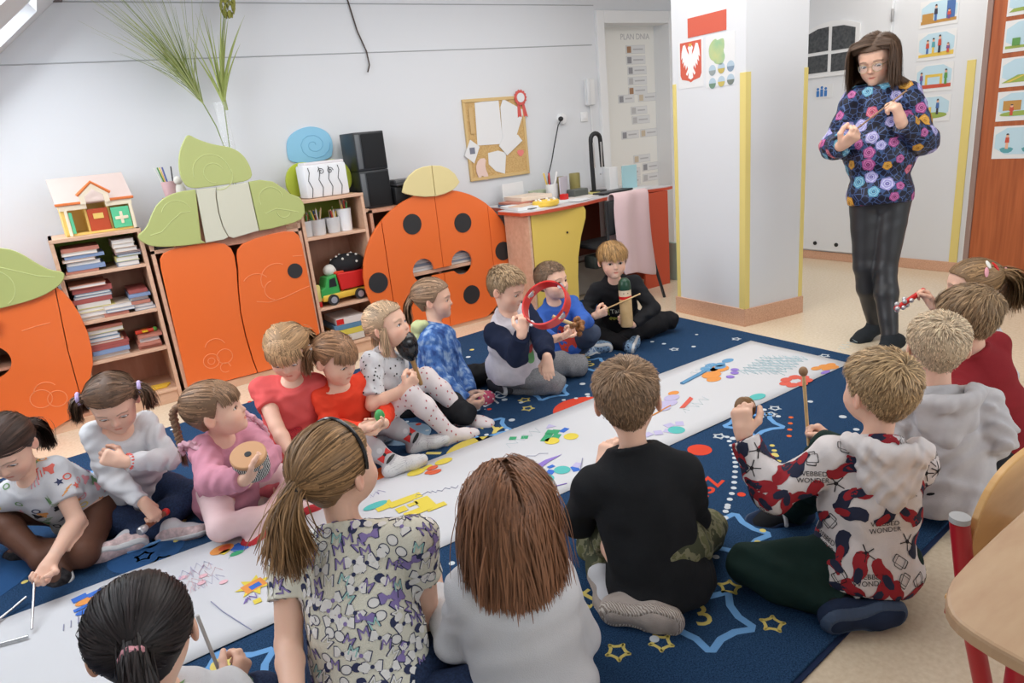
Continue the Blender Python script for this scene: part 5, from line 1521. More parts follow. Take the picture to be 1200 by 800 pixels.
class Head:
    def __init__(self, c, R, H, adult=False):
        self.c, self.R, self.H, self.adult = V3(c), R, H, adult

    def w(self, *p):
        return self.c + self.R @ (V3(p) * self.H)

    def l(self, P):
        return ((P - self.c) @ self.R) / self.H

    def prims(self):
        H = self.H
        C = lambda a, b, ra, rb, k: (cone(self.w(*a), self.w(*b), ra * H, rb * H), k * H)
        E_ = lambda c, r, k: (ell(self.w(*c), self.R, V3(r) * H), k * H)
        n = .9 if self.adult else 1.0
        P = [E_((0, -.06, .13), (.37, .44, .37), .0),
             E_((0, .10, -.10), (.315 * n, .29, .36), .10),
             E_((0, .165, -.28), (.225 * n, .215, .205), .08),
             C((-.02, .315, -.39), (.02, .315, -.39), .065, .065, .08)]
        for s in (-1, 1):
            P += [C((s * .165 * n, .225, -.17), (s * .15 * n, .22, -.2), .125 * n, .125 * n, .09),
                  C((s * .07, .345, .085), (s * .21, .30, .09), .025, .02, .06)]
        P += [C((0, .345, .0), (0, .405, -.125), .026, .045, .045)]
        for s in (-1, 1):
            P += [C((s * .036, .375, -.14), (s * .036, .37, -.14), .03, .03, .02)]
        S = []
        for s in (-1, 1):
            S.append(E_((s * .155, .44, -.005), (.105, .105, .062), .07))
            S.append(C((s * .022, .425, -.175), (s * .024, .40, -.16), .012, .012, .008))
        P2 = []
        for s in (-1, 1):
            P2 += [C((s * .15, .272, -.012), (s * .15, .272, -.012), .085, .085, .02)]
        P2 += [C((-.055, .352, -.247), (0, .373, -.238), .018, .023, .02), C((.055, .352, -.247), (0, .373, -.238), .018, .023, .02),
               C((-.045, .352, -.285), (.045, .352, -.285), .026, .026, .022)]
        S2 = [C((-.085, .366, -.262), (0, .392, -.266), .008, .008, .008), C((.085, .366, -.262), (0, .392, -.266), .008, .008, .008)]
        for s in (-1, 1):
            S2.append(E_((s * .15, .37, -.016), (.066, .11, .029), .006))
        P3, S3 = [], []
        for s in (-1, 1):
            Re = self.R @ np.array(Matrix.Rotation(s * .35, 3, 'Z') @ Matrix.Rotation(.15, 3, 'X'))
            P3.append((ell(self.w(s * .375, -.06, -.05), Re, V3((.034, .082, .125)) * H), .03 * H))
            S3.append((ell(self.w(s * .412, -.035, -.035), Re, V3((.026, .052, .085)) * H), .02 * H))
        return P, S, P2, S2, P3, S3

    def add(self, F, neck):
        P, S, P2, S2, P3, S3 = self.prims()
        H = self.H
        group(F, P, .06 * H, subs=S)
        group(F, P2, .02 * H, kg=.025 * H)
        # slots of the eyes and mouth
        for q, kk in S2:
            b0, b1 = prim_box(q, .02)
            W = F.win(b0, b1)
            if W is None: continue
            F.d[W] = -smin(-F.d[W], prim_eval(q, *F.pts(W)), kk)
        group(F, P3, .03 * H, subs=S3, kg=.03 * H)
        group(F, neck, .02, kg=.022)

    def colors(self, V, skin, brow):
        L = self.l(V)
        c = np.tile(np.asarray(skin), (len(V), 1))
        def mix(w, col):
            nonlocal c
            w = np.clip(w, 0, 1)[:, None]
            c = c * (1 - w) + np.asarray(col) * w
        near = np.abs(L).max(1) < .7
        red = np.asarray(skin) * np.array([1.02, .72, .68])
        for s in (-1, 1):
            mix(near * .55 * np.exp(-(((L - (s * .2, .3, -.17)) / .10) ** 2).sum(1)), red)
            mix(near * .6 * np.exp(-(((L - (s * .39, -.05, -.05)) / (.05, .10, .13)) ** 2).sum(1)), red)
        mix(near * .45 * np.exp(-(((L - (0, .43, -.14)) / .05) ** 2).sum(1)), red)
        lip = np.asarray(skin) * np.array([.86, .48, .48])
        mix(near * (L[:, 1] > .25) * 1.3 * np.exp(-(((L - (0, .38, -.264)) / (.06, .1, .026)) ** 4).sum(1)), lip)

        def seg(pts, wdt, col, st, ymin):
            d = np.full(len(V), 9.)
            for a, b in zip(pts, pts[1:]):
                a, b = V3(a), V3(b)
                ba = b - a
                q = L[:, [0, 2]]
                t = np.clip(((q - a) @ ba) / ba.dot(ba), 0, 1)
                d = np.minimum(d, np.linalg.norm(q - a - t[:, None] * ba, axis=1))
            mix(near * (L[:, 1] > ymin) * st * np.clip(1.5 - d / wdt, 0, 1), col)
        for s in (-1, 1):
            seg([(s * .08, .094), (s * .15, .104), (s * .235, .076)], .013, brow, .5, .15)
            seg([(s * .08, -.016), (s * .115, .008), (s * .15, .015), (s * .19, .006), (s * .222, -.018)], .009, (.03, .02, .015), .7, .2)
            seg([(s * .09, -.03), (s * .15, -.046), (s * .21, -.03)], .006, np.asarray(skin) * (.6, .45, .42), .5, .2)
        return c


def eyes(head, parent, base, iris, look=(0, 1, 0)):
    for s in (-1, 1):
        me = bmesh.new()
        bmesh.ops.create_uvsphere(me, u_segments=28, v_segments=20, radius=1.0)
        V = np.array([v.co for v in me.verts])
        Fq = [[v.index for v in f.verts] for f in me.faces]
        me.free()
        # pole of the sphere looks forward
        f = unit(look)
        x = unit(np.cross(f, (0, 0, 1.0)))
        B = np.stack([x, np.cross(f, x), f], 1)
        ang = np.arccos(np.clip(V[:, 2], -1, 1))
        c = np.tile(np.array((.86, .84, .82)), (len(V), 1))
        c[ang < .56] = iris
        c[ang < .26] = (.012, .01, .01)
        V = (V @ B.T) * .0755 + (s * .15, .272, -.012)
        W = head.c + (V * head.H) @ head.R.T - base
        m_ = bpy.data.meshes.new('eye')
        m_.from_pydata(W.tolist(), [], Fq)
        m_.materials.append(EYE_MAT)
        a = m_.color_attributes.new('Col', 'FLOAT_COLOR', 'POINT')
        q = np.ones((len(V), 4), np.float32); q[:, :3] = c
        a.data.foreach_set('color', q.ravel())
        set_smooth(m_)
        link('eye', m_, parent)


def hand_prims(wr, d, n, side, s, curl=.5, spread=0.0, thumb=.5):
    """palm, four fingers, thumb; d towards the fingers, n out of the palm, side +1 right hand"""
    d = unit(d)
    n = unit(n - d * np.dot(n, d))
    u = np.cross(d, n) * side
    P = [cone(wr, wr + d * .022 * s, .0185 * s, .02 * s)]
    for x in (-.017, -.006, .006, .017):
        P.append(cone(wr + d * .018 * s + u * x * .8 * s, wr + d * .064 * s + u * x * 1.1 * s, .0115 * s, .0105 * s))
    out = [(q, .012 * s) for q in P]
    fingers = []
    curls = curl if hasattr(curl, '__len__') else [curl * .92, curl, curl * 1.05, curl * 1.1]
    for i, (x, L) in enumerate(((.0205, .049), (.007, .054), (-.0068, .050), (-.0195, .040))):
        p = wr + d * (.066 - .004 * abs(i - 1)) * s + u * x * s
        a = curls[i] * .9
        sp = spread * (x / .02)
        ch = []
        for j, fr in enumerate((.42, .32, .26)):
            dd = d * math.cos(a) + n * math.sin(a) + u * sp * .35
            q = p + unit(dd) * L * fr * s
            r = (.0082 - .0009 * j) * s
            ch.append((cone(p, q, r, r - .0009 * s), .004 * s))
            p = q
            a += curls[i] * 1.25
        fingers.append(ch)
    p = wr + d * .022 * s + u * .018 * s
    t1 = unit(d * .62 + u * .72 + n * (.2 + .5 * thumb))
    q = p + t1 * .030 * s
    t2 = unit(d * .75 + u * (.45 - .7 * thumb) + n * (.1 + .8 * thumb))
    r_ = q + t2 * .024 * s
    t3 = unit(d * .85 + u * (.3 - .9 * thumb) + n * (.1 + .7 * thumb))
    fingers.append([(cone(p, q, .0125 * s, .0095 * s), .01 * s), (cone(q, r_, .0094 * s, .0085 * s), .005 * s), (cone(r_, r_ + t3 * .018 * s, .0085 * s, .007 * s), .004 * s)])
    return out, fingers


class Figure:
    """joint positions plus the body radii; every garment grows from the same shapes"""
    def __init__(self, J, adult=False):
        self.J = J
        s = self.s = J['s']
        for k, v in J.items():
            if isinstance(v, (list, tuple)): setattr(self, k, V3(v))
        self.adult = adult
        self.H = (.228 if adult else .208) * (1 if adult else (.5 + .5 * s))
        self.R = head_frame(J['face'], J['pitch'], J['roll'])
        self.hd = Head(self.head, self.R, self.H, adult)
        self.ax = unit(self.neck - self.pelvis)
        self.cf = unit(self.chest - self.ax * self.ax.dot(self.chest))
        self.rt = np.cross(self.cf, self.ax)
        self.base = V3((self.pelvis[0], self.pelvis[1], 0))
        self.T = np.stack([self.rt, self.cf, self.ax], 1)
        self.hands = {}
        g = 1.0 if not adult else 1.0
        self.r = dict(neck=.033, ua=.034, el=.027, wr=.0195, th=.064, kn=.045, ca=.043, an=.028)
        if adult: self.r = dict(neck=.05, ua=.043, el=.036, wr=.025, th=.080, kn=.050, ca=.051, an=.034)
        self.r = {k: v * s for k, v in self.r.items()}
        self.L = np.linalg.norm(self.neck - self.pelvis)

    def torso(self, fat=1.0):
        s, L = self.s, self.L
        w = .122 if self.adult else .105
        P = [(ell(self.neck - self.ax * .29 * L, self.T, V3((w * 1.02, w * .76, .35 * L)) * (s, s, 1)), .05),
             (ell(self.neck - self.ax * .62 * L, self.T, V3((w * .95 * fat, w * .76 * fat, .34 * L)) * (s, s, 1)), .06),
             (ell(self.pelvis, self.T, V3((w * 1.10, w * .9, .085)) * s), .06)]
        for q in (self.shR, self.shL):
            a = self.neck - self.ax * .018 * s + (q - self.neck) * .2
            P.append((cone(a, q, .042 * s, .038 * s), .04))
        return P

    def neckp(self):
        return [cone(self.hd.w(0, -.09, -.2), self.neck - self.ax * .03 * self.s, self.r['neck'] * (.98), self.r['neck'] * 1.1)]

    def arm(self, sd):
        r = self.r
        sh, el, wr = getattr(self, 'sh' + sd), getattr(self, 'el' + sd), getattr(self, 'wr' + sd)
        m_ = el * .7 + wr * .3
        return [cone(sh, el, r['ua'] * 1.08, r['el']), cone(el, m_, r['el'], r['el'] * 1.02), cone(m_, wr, r['el'] * 1.02, r['wr'])]

    def leg(self, sd):
        r = self.r
        hp, kn, an = getattr(self, 'hip' + sd), getattr(self, 'kn' + sd), getattr(self, 'an' + sd)
        m_ = kn * .65 + an * .35
        sd_ = unit(an - kn)
        b = unit(-(hp - kn) - sd_ * np.dot(-(hp - kn), sd_)) if np.linalg.norm(np.cross(unit(hp - kn), sd_)) > .1 else -self.cf
        m_ = m_ + b * .006 * self.s
        return [cone(hp, kn, r['th'], r['kn']), cone(kn, m_, r['kn'] * .94, r['ca']), cone(m_, an, r['ca'], r['an'])]

    def foot_axes(self, sd):
        an, to, kn = getattr(self, 'an' + sd), getattr(self, 'to' + sd), getattr(self, 'kn' + sd)
        d = unit(to - an)
        sh = unit(an - kn)
        f = sh - d * sh.dot(d)
        f = f / np.linalg.norm(f) if np.linalg.norm(f) > .25 else V3((0, 0, -1.)) - d * (-d[2])
        f = unit(f)
        return an, d, f, np.cross(d, f)

    def foot(self, sd):
        an, d, f, u = self.foot_axes(sd)
        s = self.s * (1.28 if self.adult else 1.0)
        heel = an + f * .022 * s - d * .03 * s
        ball = an + d * .075 * s + f * .03 * s
        P = [(cone(an, heel, self.r['an'] * .95, .027 * s), .02 * s), (cone(an, ball, self.r['an'] * .9, .024 * s), .025 * s), (cone(heel, ball, .026 * s, .024 * s), .02 * s)]
        for x in (-.013, .013):
            P.append((cone(ball + u * x * s, ball + d * .042 * s + u * x * .9 * s + f * .004 * s, .023 * s, .018 * s), .02 * s))
        return P

    def set_hand(self, sd, n, curl=.5, thumb=.5, spread=0.0, d=None):
        self.hands[sd] = dict(n=V3(n), curl=curl, thumb=thumb, spread=spread, d=d)

    def hand_parts(self, sd):
        wr = getattr(self, 'wr' + sd)
        d = unit(getattr(self, 'hd' + sd) - wr)
        o = self.hands.get(sd, {})
        if o.get('d') is not None: d = unit(o['d'])
        n = o.get('n', V3((0, 0, -1.)))
        if abs(unit(n).dot(d)) > .93: n = n + V3((.3, .2, .4))
        s = self.s * (1.35 if self.adult else 1.0)
        return hand_prims(wr, d, n, 1 if sd == 'R' else -1, s, o.get('curl', .45), o.get('spread', .1), o.get('thumb', .4))

    def body(self, label, skin, brow, group_=None, h=.0075, hf=.0024):
        def fill(F):
            group(F, self.torso(), .05)
            for sd in 'RL':
                group(F, self.leg(sd), .02, kg=.03)
                group(F, self.foot(sd), .02, kg=.02)
                group(F, self.arm(sd), .012, kg=.02)
                palm, fing = self.hand_parts(sd)
                group(F, palm, .01, kg=.012)
                for ch in fing:
                    group(F, ch, .004, kg=.0035 * self.s)
            self.hd.add(F, self.neckp())
        allp = self.torso() + self.leg('R') + self.leg('L') + self.foot('R') + self.foot('L') + self.arm('R') + self.arm('L')
        boxes = []
        rad = .68 * self.H
        boxes.append((self.head - rad, self.head + rad, hf))
        for sd in 'RL':
            wr = getattr(self, 'wr' + sd); palm, fing = self.hand_parts(sd)
            pr = [q[0] for q in palm] + [q[0] for ch in fing for q in ch]
            lo = np.min([prim_box(q, .008)[0] for q in pr], axis=0); hi = np.max([prim_box(q, .008)[1] for q in pr], axis=0)
            boxes.append((lo, hi, hf))
        F = field_of(allp, h)
        F = Field(np.minimum(F.lo, boxes[0][0]) - .02, np.maximum([a[-1] for a in F.ax], boxes[0][1]) + .02, h)
        fill(F)
        VV, QQ, n = [], [], 0
        inside = lambda V, b, m_: ((V > b[0] + m_) & (V < b[1] - m_)).all(1)
        V, Q = surfnet(F, lambda V: ~np.any([inside(V, b, .9 * h) for b in boxes], axis=0))
        VV.append(V); QQ.append(Q); n += len(V)
        for i, b in enumerate(boxes):
            G = Field(b[0], b[1], b[2])
            fill(G)
            V, Q = surfnet(G)
            VV.append(V); QQ.append(Q + n); n += len(V)
        V = np.concatenate(VV); Q = np.concatenate(QQ)
        c = self.hd.colors(V, skin, brow)
        me = mesh_np('person', V - self.base, Q, SKIN_MAT, colors=c)
        o = link('person', me, loc=self.base)
        tag(o, label, 'person', group_)
        self.obj = o
        return o

    def garment(self, name, F, material, parent=None):
        V, Q = surfnet(F)
        o = link(name, mesh_np(name, V - self.base, Q, material), parent or self.obj)
        return o

    # ---- clothes
    def shirt(self, material, t=.010, ts=.010, sleeve=1.0, h=.0055, hem=.06, fold=.004, wl=.09, sleeve_mat=None, name='shirt', fat=1.06,
              collar=None, hood=None, neck_up=.026, seed=1, cuff=None, puff=0.0, flare=0.0):
        s = self.s
        T = self.torso(fat)
        ax, cf = self.ax, self.cf
        low = self.pelvis - ax * hem * s
        extra = [(cone(self.neck - ax * .06 * s, self.neck + ax * (neck_up - .004) * s, self.r['neck'] * 1.1 + .036 * s, self.r['neck'] * 1.1 + .014 * s), .025), (ell(self.pelvis - ax * (hem - .03) * s, self.T, V3((.118 + flare, .1 + flare, .09)) * s * (1.15 if self.adult else 1)), .06)]
        ring = []
        npt = self.neck + ax * neck_up * s
        nn = unit(ax * .96 + cf * .24)
        cuts = [(npt, nn), (low, -ax)]
        fn = Folds(seed, fold * s, wl * s, axis=ax)
        ncy = [(cone(self.neck - ax * .035 * s, self.neck + ax * .05 * s, self.r['neck'] * 1.12, self.r['neck'] * 1.0), .004)]
        Tz = T + extra

        def sleeves(F):
            for k, sd in enumerate('RL'):
                sh, el, wr = getattr(self, 'sh' + sd), getattr(self, 'el' + sd), getattr(self, 'wr' + sd)
                A = self.arm(sd)
                if sleeve >= .99:
                    P = [grow(A[0], .003 + puff * .4), grow(A[1], .002 + puff), grow(A[2], .001 + puff * .8)]
                    e, dd = wr - unit(wr - el) * .006 * s, unit(wr - el)
                    if cuff: P.append(cone(wr - dd * .028 * s, wr, self.r['wr'] + .003, self.r['wr'] + .002))
                elif sleeve > .5:
                    f_ = (sleeve - .5) * 2
                    e = el + (wr - el) * f_; dd = unit(wr - el)
                    P = [grow(A[0], .003 + puff), cone(el, e + dd * .03, self.r['el'] + .004, self.r['el'] + .003)]
                else:
                    dd = unit(el - sh)
                    e = sh + (el - sh) * sleeve * 2
                    P = [cone(sh, e + dd * .04, self.r['ua'] * 1.1 + puff, self.r['ua'] * 1.02 + .006 + puff)]
                if sleeve_mat is not None: P.append(cone(self.neck - ax * .03 * s + (sh - self.neck) * .35, sh, .043 * s, .040 * s))
                group(F, P, .018, cuts=[(e, dd)], t=ts, kg=.016 if sleeve_mat is None else 0, noise=Folds(seed + 5 + k, fold * s, wl * .8 * s, axis=unit(el - sh)))
        pr = Tz + [q for sd in 'RL' for q in self.arm(sd)]
        F = field_of(pr, h, .03, .02 + puff)
        group(F, Tz, .05, cuts=cuts, t=t, noise=fn)
        if sleeve_mat is None and sleeve > 0: sleeves(F)
        # neckline ring
        rad = self.r['neck'] * 1.12 + .012 * s
        a1, a2 = unit(self.rt), unit(np.cross(nn, self.rt))
        c0 = npt - nn * .004 * s
        pts = [c0 + rad * (a1 * math.cos(x) + a2 * math.sin(x) * 1.1) for x in np.linspace(0, 2 * math.pi, 17)]
        group(F, [cone(p, q, .0065 * s) for p, q in zip(pts, pts[1:])], .004, kg=.006)
        # hollow the neck opening
        for q, kk in ncy:
            b0, b1 = prim_box(q, .02); W = F.win(b0, b1)
            if W is not None: F.d[W] = -smin(-F.d[W], prim_eval(q, *F.pts(W)), kk)
        if hood:
            c1 = self.neck - cf * .045 * s
            P = []
            for x in np.linspace(-.25, math.pi + .25, 13):
                P.append(c1 + self.rt * .085 * s * math.cos(x) - cf * .06 * s * math.sin(x) + ax * (.012 - .012 * math.sin(x)) * s)
            pr = [(cone(p, q, .022 * s, .022 * s), .02) for p, q in zip(P, P[1:])]
            pr += [(ell(self.neck - cf * .075 * s - ax * .055 * s, self.T, V3((.085, .038, .07)) * s), .03),
                   (cone(self.neck - cf * .09 * s - ax * .08 * s, self.neck - cf * .09 * s - ax * .11 * s, .03 * s), .03)]
            sub = [(ell(self.neck - cf * .07 * s + ax * .02 * s, self.T, V3((.062, .036, .045)) * s), .012)]
            G = field_of(pr, h * .8, .03, .02)
            group(G, pr, .02, subs=sub, noise=Folds(seed + 9, .006 * s, .05 * s))
        o = self.garment(name, F, material)
        if hood: self.garment('hood', G, hood, o)
        if sleeve_mat is not None:
            G = field_of([q for sd in 'RL' for q in self.arm(sd)], h, .03, .02)
            sleeves(G)
            self.garment('sleeves', G, sleeve_mat, o)
        return o

    def trousers(self, material, t=.010, h=.0055, end=1.0, fold=.004, wl=.09, name='trousers', seed=3, feet=False, flare=0.0, waist=.035):
        s = self.s
        P = [(ell(self.pelvis, self.T, V3((.115, .095, .085)) * s * (1.16 if self.adult else 1)), .05)]
        legs = {sd: self.leg(sd) for sd in 'RL'}
        ft = {sd: self.foot(sd) for sd in 'RL'}
        pr = P + legs['R'] + legs['L'] + (ft['R'] + ft['L'] if feet else [])
        F = field_of(pr, h, .03, .02)
        group(F, P, .04, t=t, cuts=[(self.pelvis + self.ax * waist * s, self.ax)])
        for k, sd in enumerate('RL'):
            kn, an = getattr(self, 'kn' + sd), getattr(self, 'an' + sd)
            A = legs[sd]
            if flare: A = [A[0], grow(A[1], flare * .6), grow(A[2], flare)]
            d = unit(an - kn)
            e = kn + (an - kn) * end
            group(F, A, .02, cuts=([] if feet else [(e, d)]), t=t, kg=.03, noise=Folds(seed + k, fold * s, wl * s, axis=d) if fold else None)
            if feet: group(F, ft[sd], .02, t=min(t, .003), kg=.02)
        return self.garment(name, F, material)

    def socks(self, material, h=.004, up=.3, t=.003, name='sock'):
        for sd in 'RL':
            kn, an = getattr(self, 'kn' + sd), getattr(self, 'an' + sd)
            ft = self.foot(sd)
            top = an + (kn - an) * up
            pr = ft + [(cone(top, an, self.r['an'] * 1.1, self.r['an']), .02)]
            F = field_of(pr, h, .02)
            group(F, pr, .02, t=t, cuts=[(top, unit(kn - an))])
            self.garment(name, F, material)

    def shoes(self, material, sole_mat, h=.004, t=.006, low=.02, sole=(.036, .052), strap=None, sides='RL'):
        s = self.s * (1.28 if self.adult else 1.0)
        for sd in sides:
            an, d, f, u = self.foot_axes(sd)
            ft = self.foot(sd)
            F = field_of(ft, h, .03)
            group(F, ft, .02, t=t, cuts=[(an - f * low * .2 * s - d * .0, unit(-f * .9 + d * .12))])
            o = self.garment('shoe', F, material)
            G = field_of(ft, h * .8, .03)
            z0, z1 = sole
            group(G, [(q, k) for q, k in ft[1:]] + ft[:1], .02, t=t + .004, cuts=[(an + f * z1 * s, f), (an + f * z0 * s, -f)])
            self.garment('sole', G, sole_mat, o)
            if strap is not None:
                c = an + d * .035 * s + f * .005 * s
                pts = [c + u * .036 * s * math.cos(x) - f * .03 * s * math.sin(x) for x in np.linspace(0, math.pi, 9)]
                MB().tube([p - self.base for p in pts], .006 * s, 8).build('strap', strap, o)


# ---------------------------------------------------------------- hair
def hairline(L):
    """>0 where hair grows (L in head units)"""
    x, y, z = L[:, 0], L[:, 1], L[:, 2]
    az = np.degrees(np.arctan2(np.abs(x), y + .06))
    zl = np.interp(az, [0, 35, 58, 72, 84, 96, 112, 140, 180], [.30, .285, .22, .02, -.10, .045, -.08, -.27, -.32])
    return z - zl


E_C = V3((0, -.06, .13))
E_R = V3((.385, .455, .385))


def scalp_points(n, seed, cond=None):
    r = np.random.default_rng(seed)
    out = []
    tot = 0
    while tot < n:
        q = r.normal(size=(n * 3, 3)); q /= np.linalg.norm(q, axis=1)[:, None]
        L = E_C + q * E_R
        # below the ear level the back of the head tapers
        ok = hairline(L) > r.uniform(-.01, .02, len(L))
        if cond is not None: ok &= cond(L)
        out.append(L[ok]); tot += ok.sum()
    return np.concatenate(out)[:n]


def push_out(P, extra=0.0, ells=()):
    for c, R in ((E_C, E_R + extra),) + tuple(ells):
        q = (P - c) / R
        l = np.linalg.norm(q, axis=-1)
        m_ = l < 1
        P[m_] = (c + q[m_] / l[m_][:, None] * R)
    return P


def ribbons(paths, width, taper, colors, head, base, out_c=None):
    """paths (N,S,3) in head units -> ribbon mesh arrays in person space"""
    N, S, _ = paths.shape
    T = np.gradient(paths, axis=1)
    T /= np.linalg.norm(T, axis=2)[:, :, None] + 1e-9
    c = E_C if out_c is None else out_c
    nrm = paths - c
    nrm /= np.linalg.norm(nrm, axis=2)[:, :, None] + 1e-9
    sd = np.cross(T, nrm)
    sd /= np.linalg.norm(sd, axis=2)[:, :, None] + 1e-9
    w = np.asarray(width).reshape(-1, 1, 1) * np.asarray(taper).reshape(1, S, 1)
    A = paths - sd * w * .5
    Bq = paths + sd * w * .5
    V = np.stack([A, Bq], 2).reshape(-1, 3)
    V = head.c + (V * head.H) @ head.R.T - base
    i = np.arange(N)[:, None] * S * 2 + np.arange(S - 1)[None, :] * 2
    Q = np.stack([i, i + 1, i + 3, i + 2], -1).reshape(-1, 4)
    C = np.repeat(colors, S * 2, axis=0)
    return V, Q, C


def clump(P, m_, amt, seed, pw=1.0):
    """pull strands towards a guide along their length"""
    r = np.random.default_rng(seed)
    N, S, _ = P.shape
    g = r.choice(N, max(2, N // m_), replace=False)
    gp = P[g, 0]
    near = np.empty(N, int)
    for a in range(0, N, 2000):
        near[a:a + 2000] = np.argmin(((P[a:a + 2000, 0][:, None] - gp[None]) ** 2).sum(2), 1)
    G = P[g[near]]
    t = (np.linspace(0, 1, S) ** pw)[None, :, None] * amt
    off = (P[:, :1] - G[:, :1])
    return P * (1 - t) + (G + off * (1 - .65 * np.linspace(0, 1, S)[None, :, None])) * t


def strand_colors(col, n, seed, var=.36, tip=None):
    r = np.random.default_rng(seed)
    c = np.tile(np.asarray(col), (n, 1)) * (1 + r.normal(0, var, (n, 1)).clip(-.6, .8))
    return np.clip(c, 0.004, 1)


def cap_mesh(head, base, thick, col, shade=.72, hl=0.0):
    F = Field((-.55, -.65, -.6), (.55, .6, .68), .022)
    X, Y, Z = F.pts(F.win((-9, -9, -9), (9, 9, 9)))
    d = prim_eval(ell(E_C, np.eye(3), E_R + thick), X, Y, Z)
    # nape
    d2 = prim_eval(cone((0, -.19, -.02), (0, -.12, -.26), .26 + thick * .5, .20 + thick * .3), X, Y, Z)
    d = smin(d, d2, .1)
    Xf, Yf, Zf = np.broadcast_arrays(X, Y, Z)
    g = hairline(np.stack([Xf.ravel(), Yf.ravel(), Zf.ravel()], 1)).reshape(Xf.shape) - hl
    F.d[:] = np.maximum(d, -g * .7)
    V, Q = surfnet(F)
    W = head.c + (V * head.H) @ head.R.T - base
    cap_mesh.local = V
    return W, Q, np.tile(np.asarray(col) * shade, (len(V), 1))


def hair_obj(parts, parent, name='hair'):
    V, Q, C, n = [], [], [], 0
    for v, q, c in parts:
        V.append(v); Q.append(q + n); C.append(c); n += len(v)
    return link(name, mesh_np(name, np.concatenate(V), np.concatenate(Q), HAIR_MAT, colors=np.concatenate(C)), parent)


def hair_short(fig, col, n=3500, top=.17, side=.06, seed=1, fringe=0.0, lift=.45, whorl=(.04, -.3), width=.016, thick=.012, dark=.8):
    head, base = fig.hd, fig.base
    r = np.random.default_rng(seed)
    cap = cap_mesh(head, base, thick, np.asarray(col) * dark, .92)
    Vc = cap_mesh.local; Vc = Vc[hairline(Vc) > .006]
    P0 = Vc[r.integers(0, len(Vc), n)] + r.normal(0, .008, (n, 3))
    nrm = (P0 - E_C) / E_R ** 2; nrm /= np.linalg.norm(nrm, axis=1)[:, None]
    wp = V3((whorl[0], whorl[1], .45))
    rad = P0 - wp
    rad -= nrm * (rad * nrm).sum(1)[:, None]; rad /= np.linalg.norm(rad, axis=1)[:, None] + 1e-6
    swirl = np.cross(nrm, rad)
    dist = np.linalg.norm(P0 - wp, axis=1)
    tw = np.exp(-dist / .25)[:, None]
    topw = np.clip((P0[:, 2] - .16) / .2, 0, 1)[:, None]
    ln = side + (top - side) * topw[:, 0] ** 1.0
    if fringe: ln = ln + fringe * np.clip(P0[:, 1] / .3, 0, 1) * topw[:, 0]
    ln *= r.uniform(.75, 1.15, n)
    d = rad + swirl * tw * .9 + nrm * (lift * topw + .16) + r.normal(0, .16, (n, 3)) + V3((0, 0, -.25)) * (1 - topw)
    S = 5
    P = np.zeros((n, S, 3)); P[:, 0] = P0 + nrm * .004
    for i in range(1, S):
        d = d / np.linalg.norm(d, axis=1)[:, None]
        P[:, i] = P[:, i - 1] + d * (ln / (S - 1))[:, None]
        d = d - nrm * .22 * topw + V3((0, 0, -.10 if not fringe else -.22))
        if fringe: P[:, i] = push_out(P[:, i], .012 + .01 * i / S)
    P = clump(P, 14, .55, seed + 1)
    c = strand_colors(col, n, seed + 2)
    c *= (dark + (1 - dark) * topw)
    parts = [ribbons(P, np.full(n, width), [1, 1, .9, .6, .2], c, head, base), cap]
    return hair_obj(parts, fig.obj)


def slerp_paths(P0, tie, S, seed, bump=.06, thick=.055):
    r = np.random.default_rng(seed)
    q0 = (P0 - E_C) / E_R; q0 /= np.linalg.norm(q0, axis=1)[:, None]
    q1 = (tie - E_C) / E_R; q1 = q1 / np.linalg.norm(q1)
    om = np.arccos(np.clip(q0 @ q1, -1, 1))[:, None, None]
    t = np.linspace(0, 1, S)[None, :, None]
    so = np.sin(om) + 1e-6
    q = (np.sin((1 - t) * om) / so) * q0[:, None] + (np.sin(t * om) / so) * q1
    rr = 1 + thick * r.uniform(.3, 1.0, (len(P0), 1, 1)) + bump * np.sin(math.pi * t) * r.uniform(.1, 1, (len(P0), 1, 1)) + .10 * t ** 4
    P = E_C + q * E_R * rr
    w = r.normal(0, .012, (len(P0), 1, 3)) * np.sin(math.pi * t * r.uniform(.6, 1.6, (len(P0), 1, 1)))
    return P + w + r.normal(0, .003, P.shape)


def tail_paths(tie, d0, glocal, L, n, S, seed, spread=.06, start=.03, bend=1.2, wave=.02, ells=()):
    r = np.random.default_rng(seed)
    P = np.zeros((n, S, 3))
    a = r.normal(size=(n, 3)) * start
    P[:, 0] = tie + a
    dr = r.normal(0, spread, (n, 3))
    ln = L * r.uniform(.72, 1.05, n)[:, None] / (S - 1)
    ph = r.uniform(0, 6.28, (n, 1))
    for i in range(1, S):
        t = i / (S - 1)
        d = unit(d0) * max(0, 1 - t * bend) ** 1.5 + glocal * min(1, .15 + t * bend) + dr * (1 + .5 * t)
        d += wave * np.sin(9 * t + ph) * V3((1, .4, 0)) * 3
        d /= np.linalg.norm(d, axis=1)[:, None]
        P[:, i] = push_out(P[:, i - 1] + d * ln, .03, ells)
    return P


def gl(fig, g=(0, 0, -1.0)):
    return fig.R.T @ V3(g)


def body_ells(fig):
    """neck, shoulders and back for the hair to lie on, in head units"""
    c = fig.hd.l((fig.neck - fig.ax * .12 * fig.s)[None])[0]
    w = 1.0 / fig.H
    k = 1.0 if not fig.adult else 1.2
    return ((c, V3((.165, .135, .165)) * fig.s * w * k),)


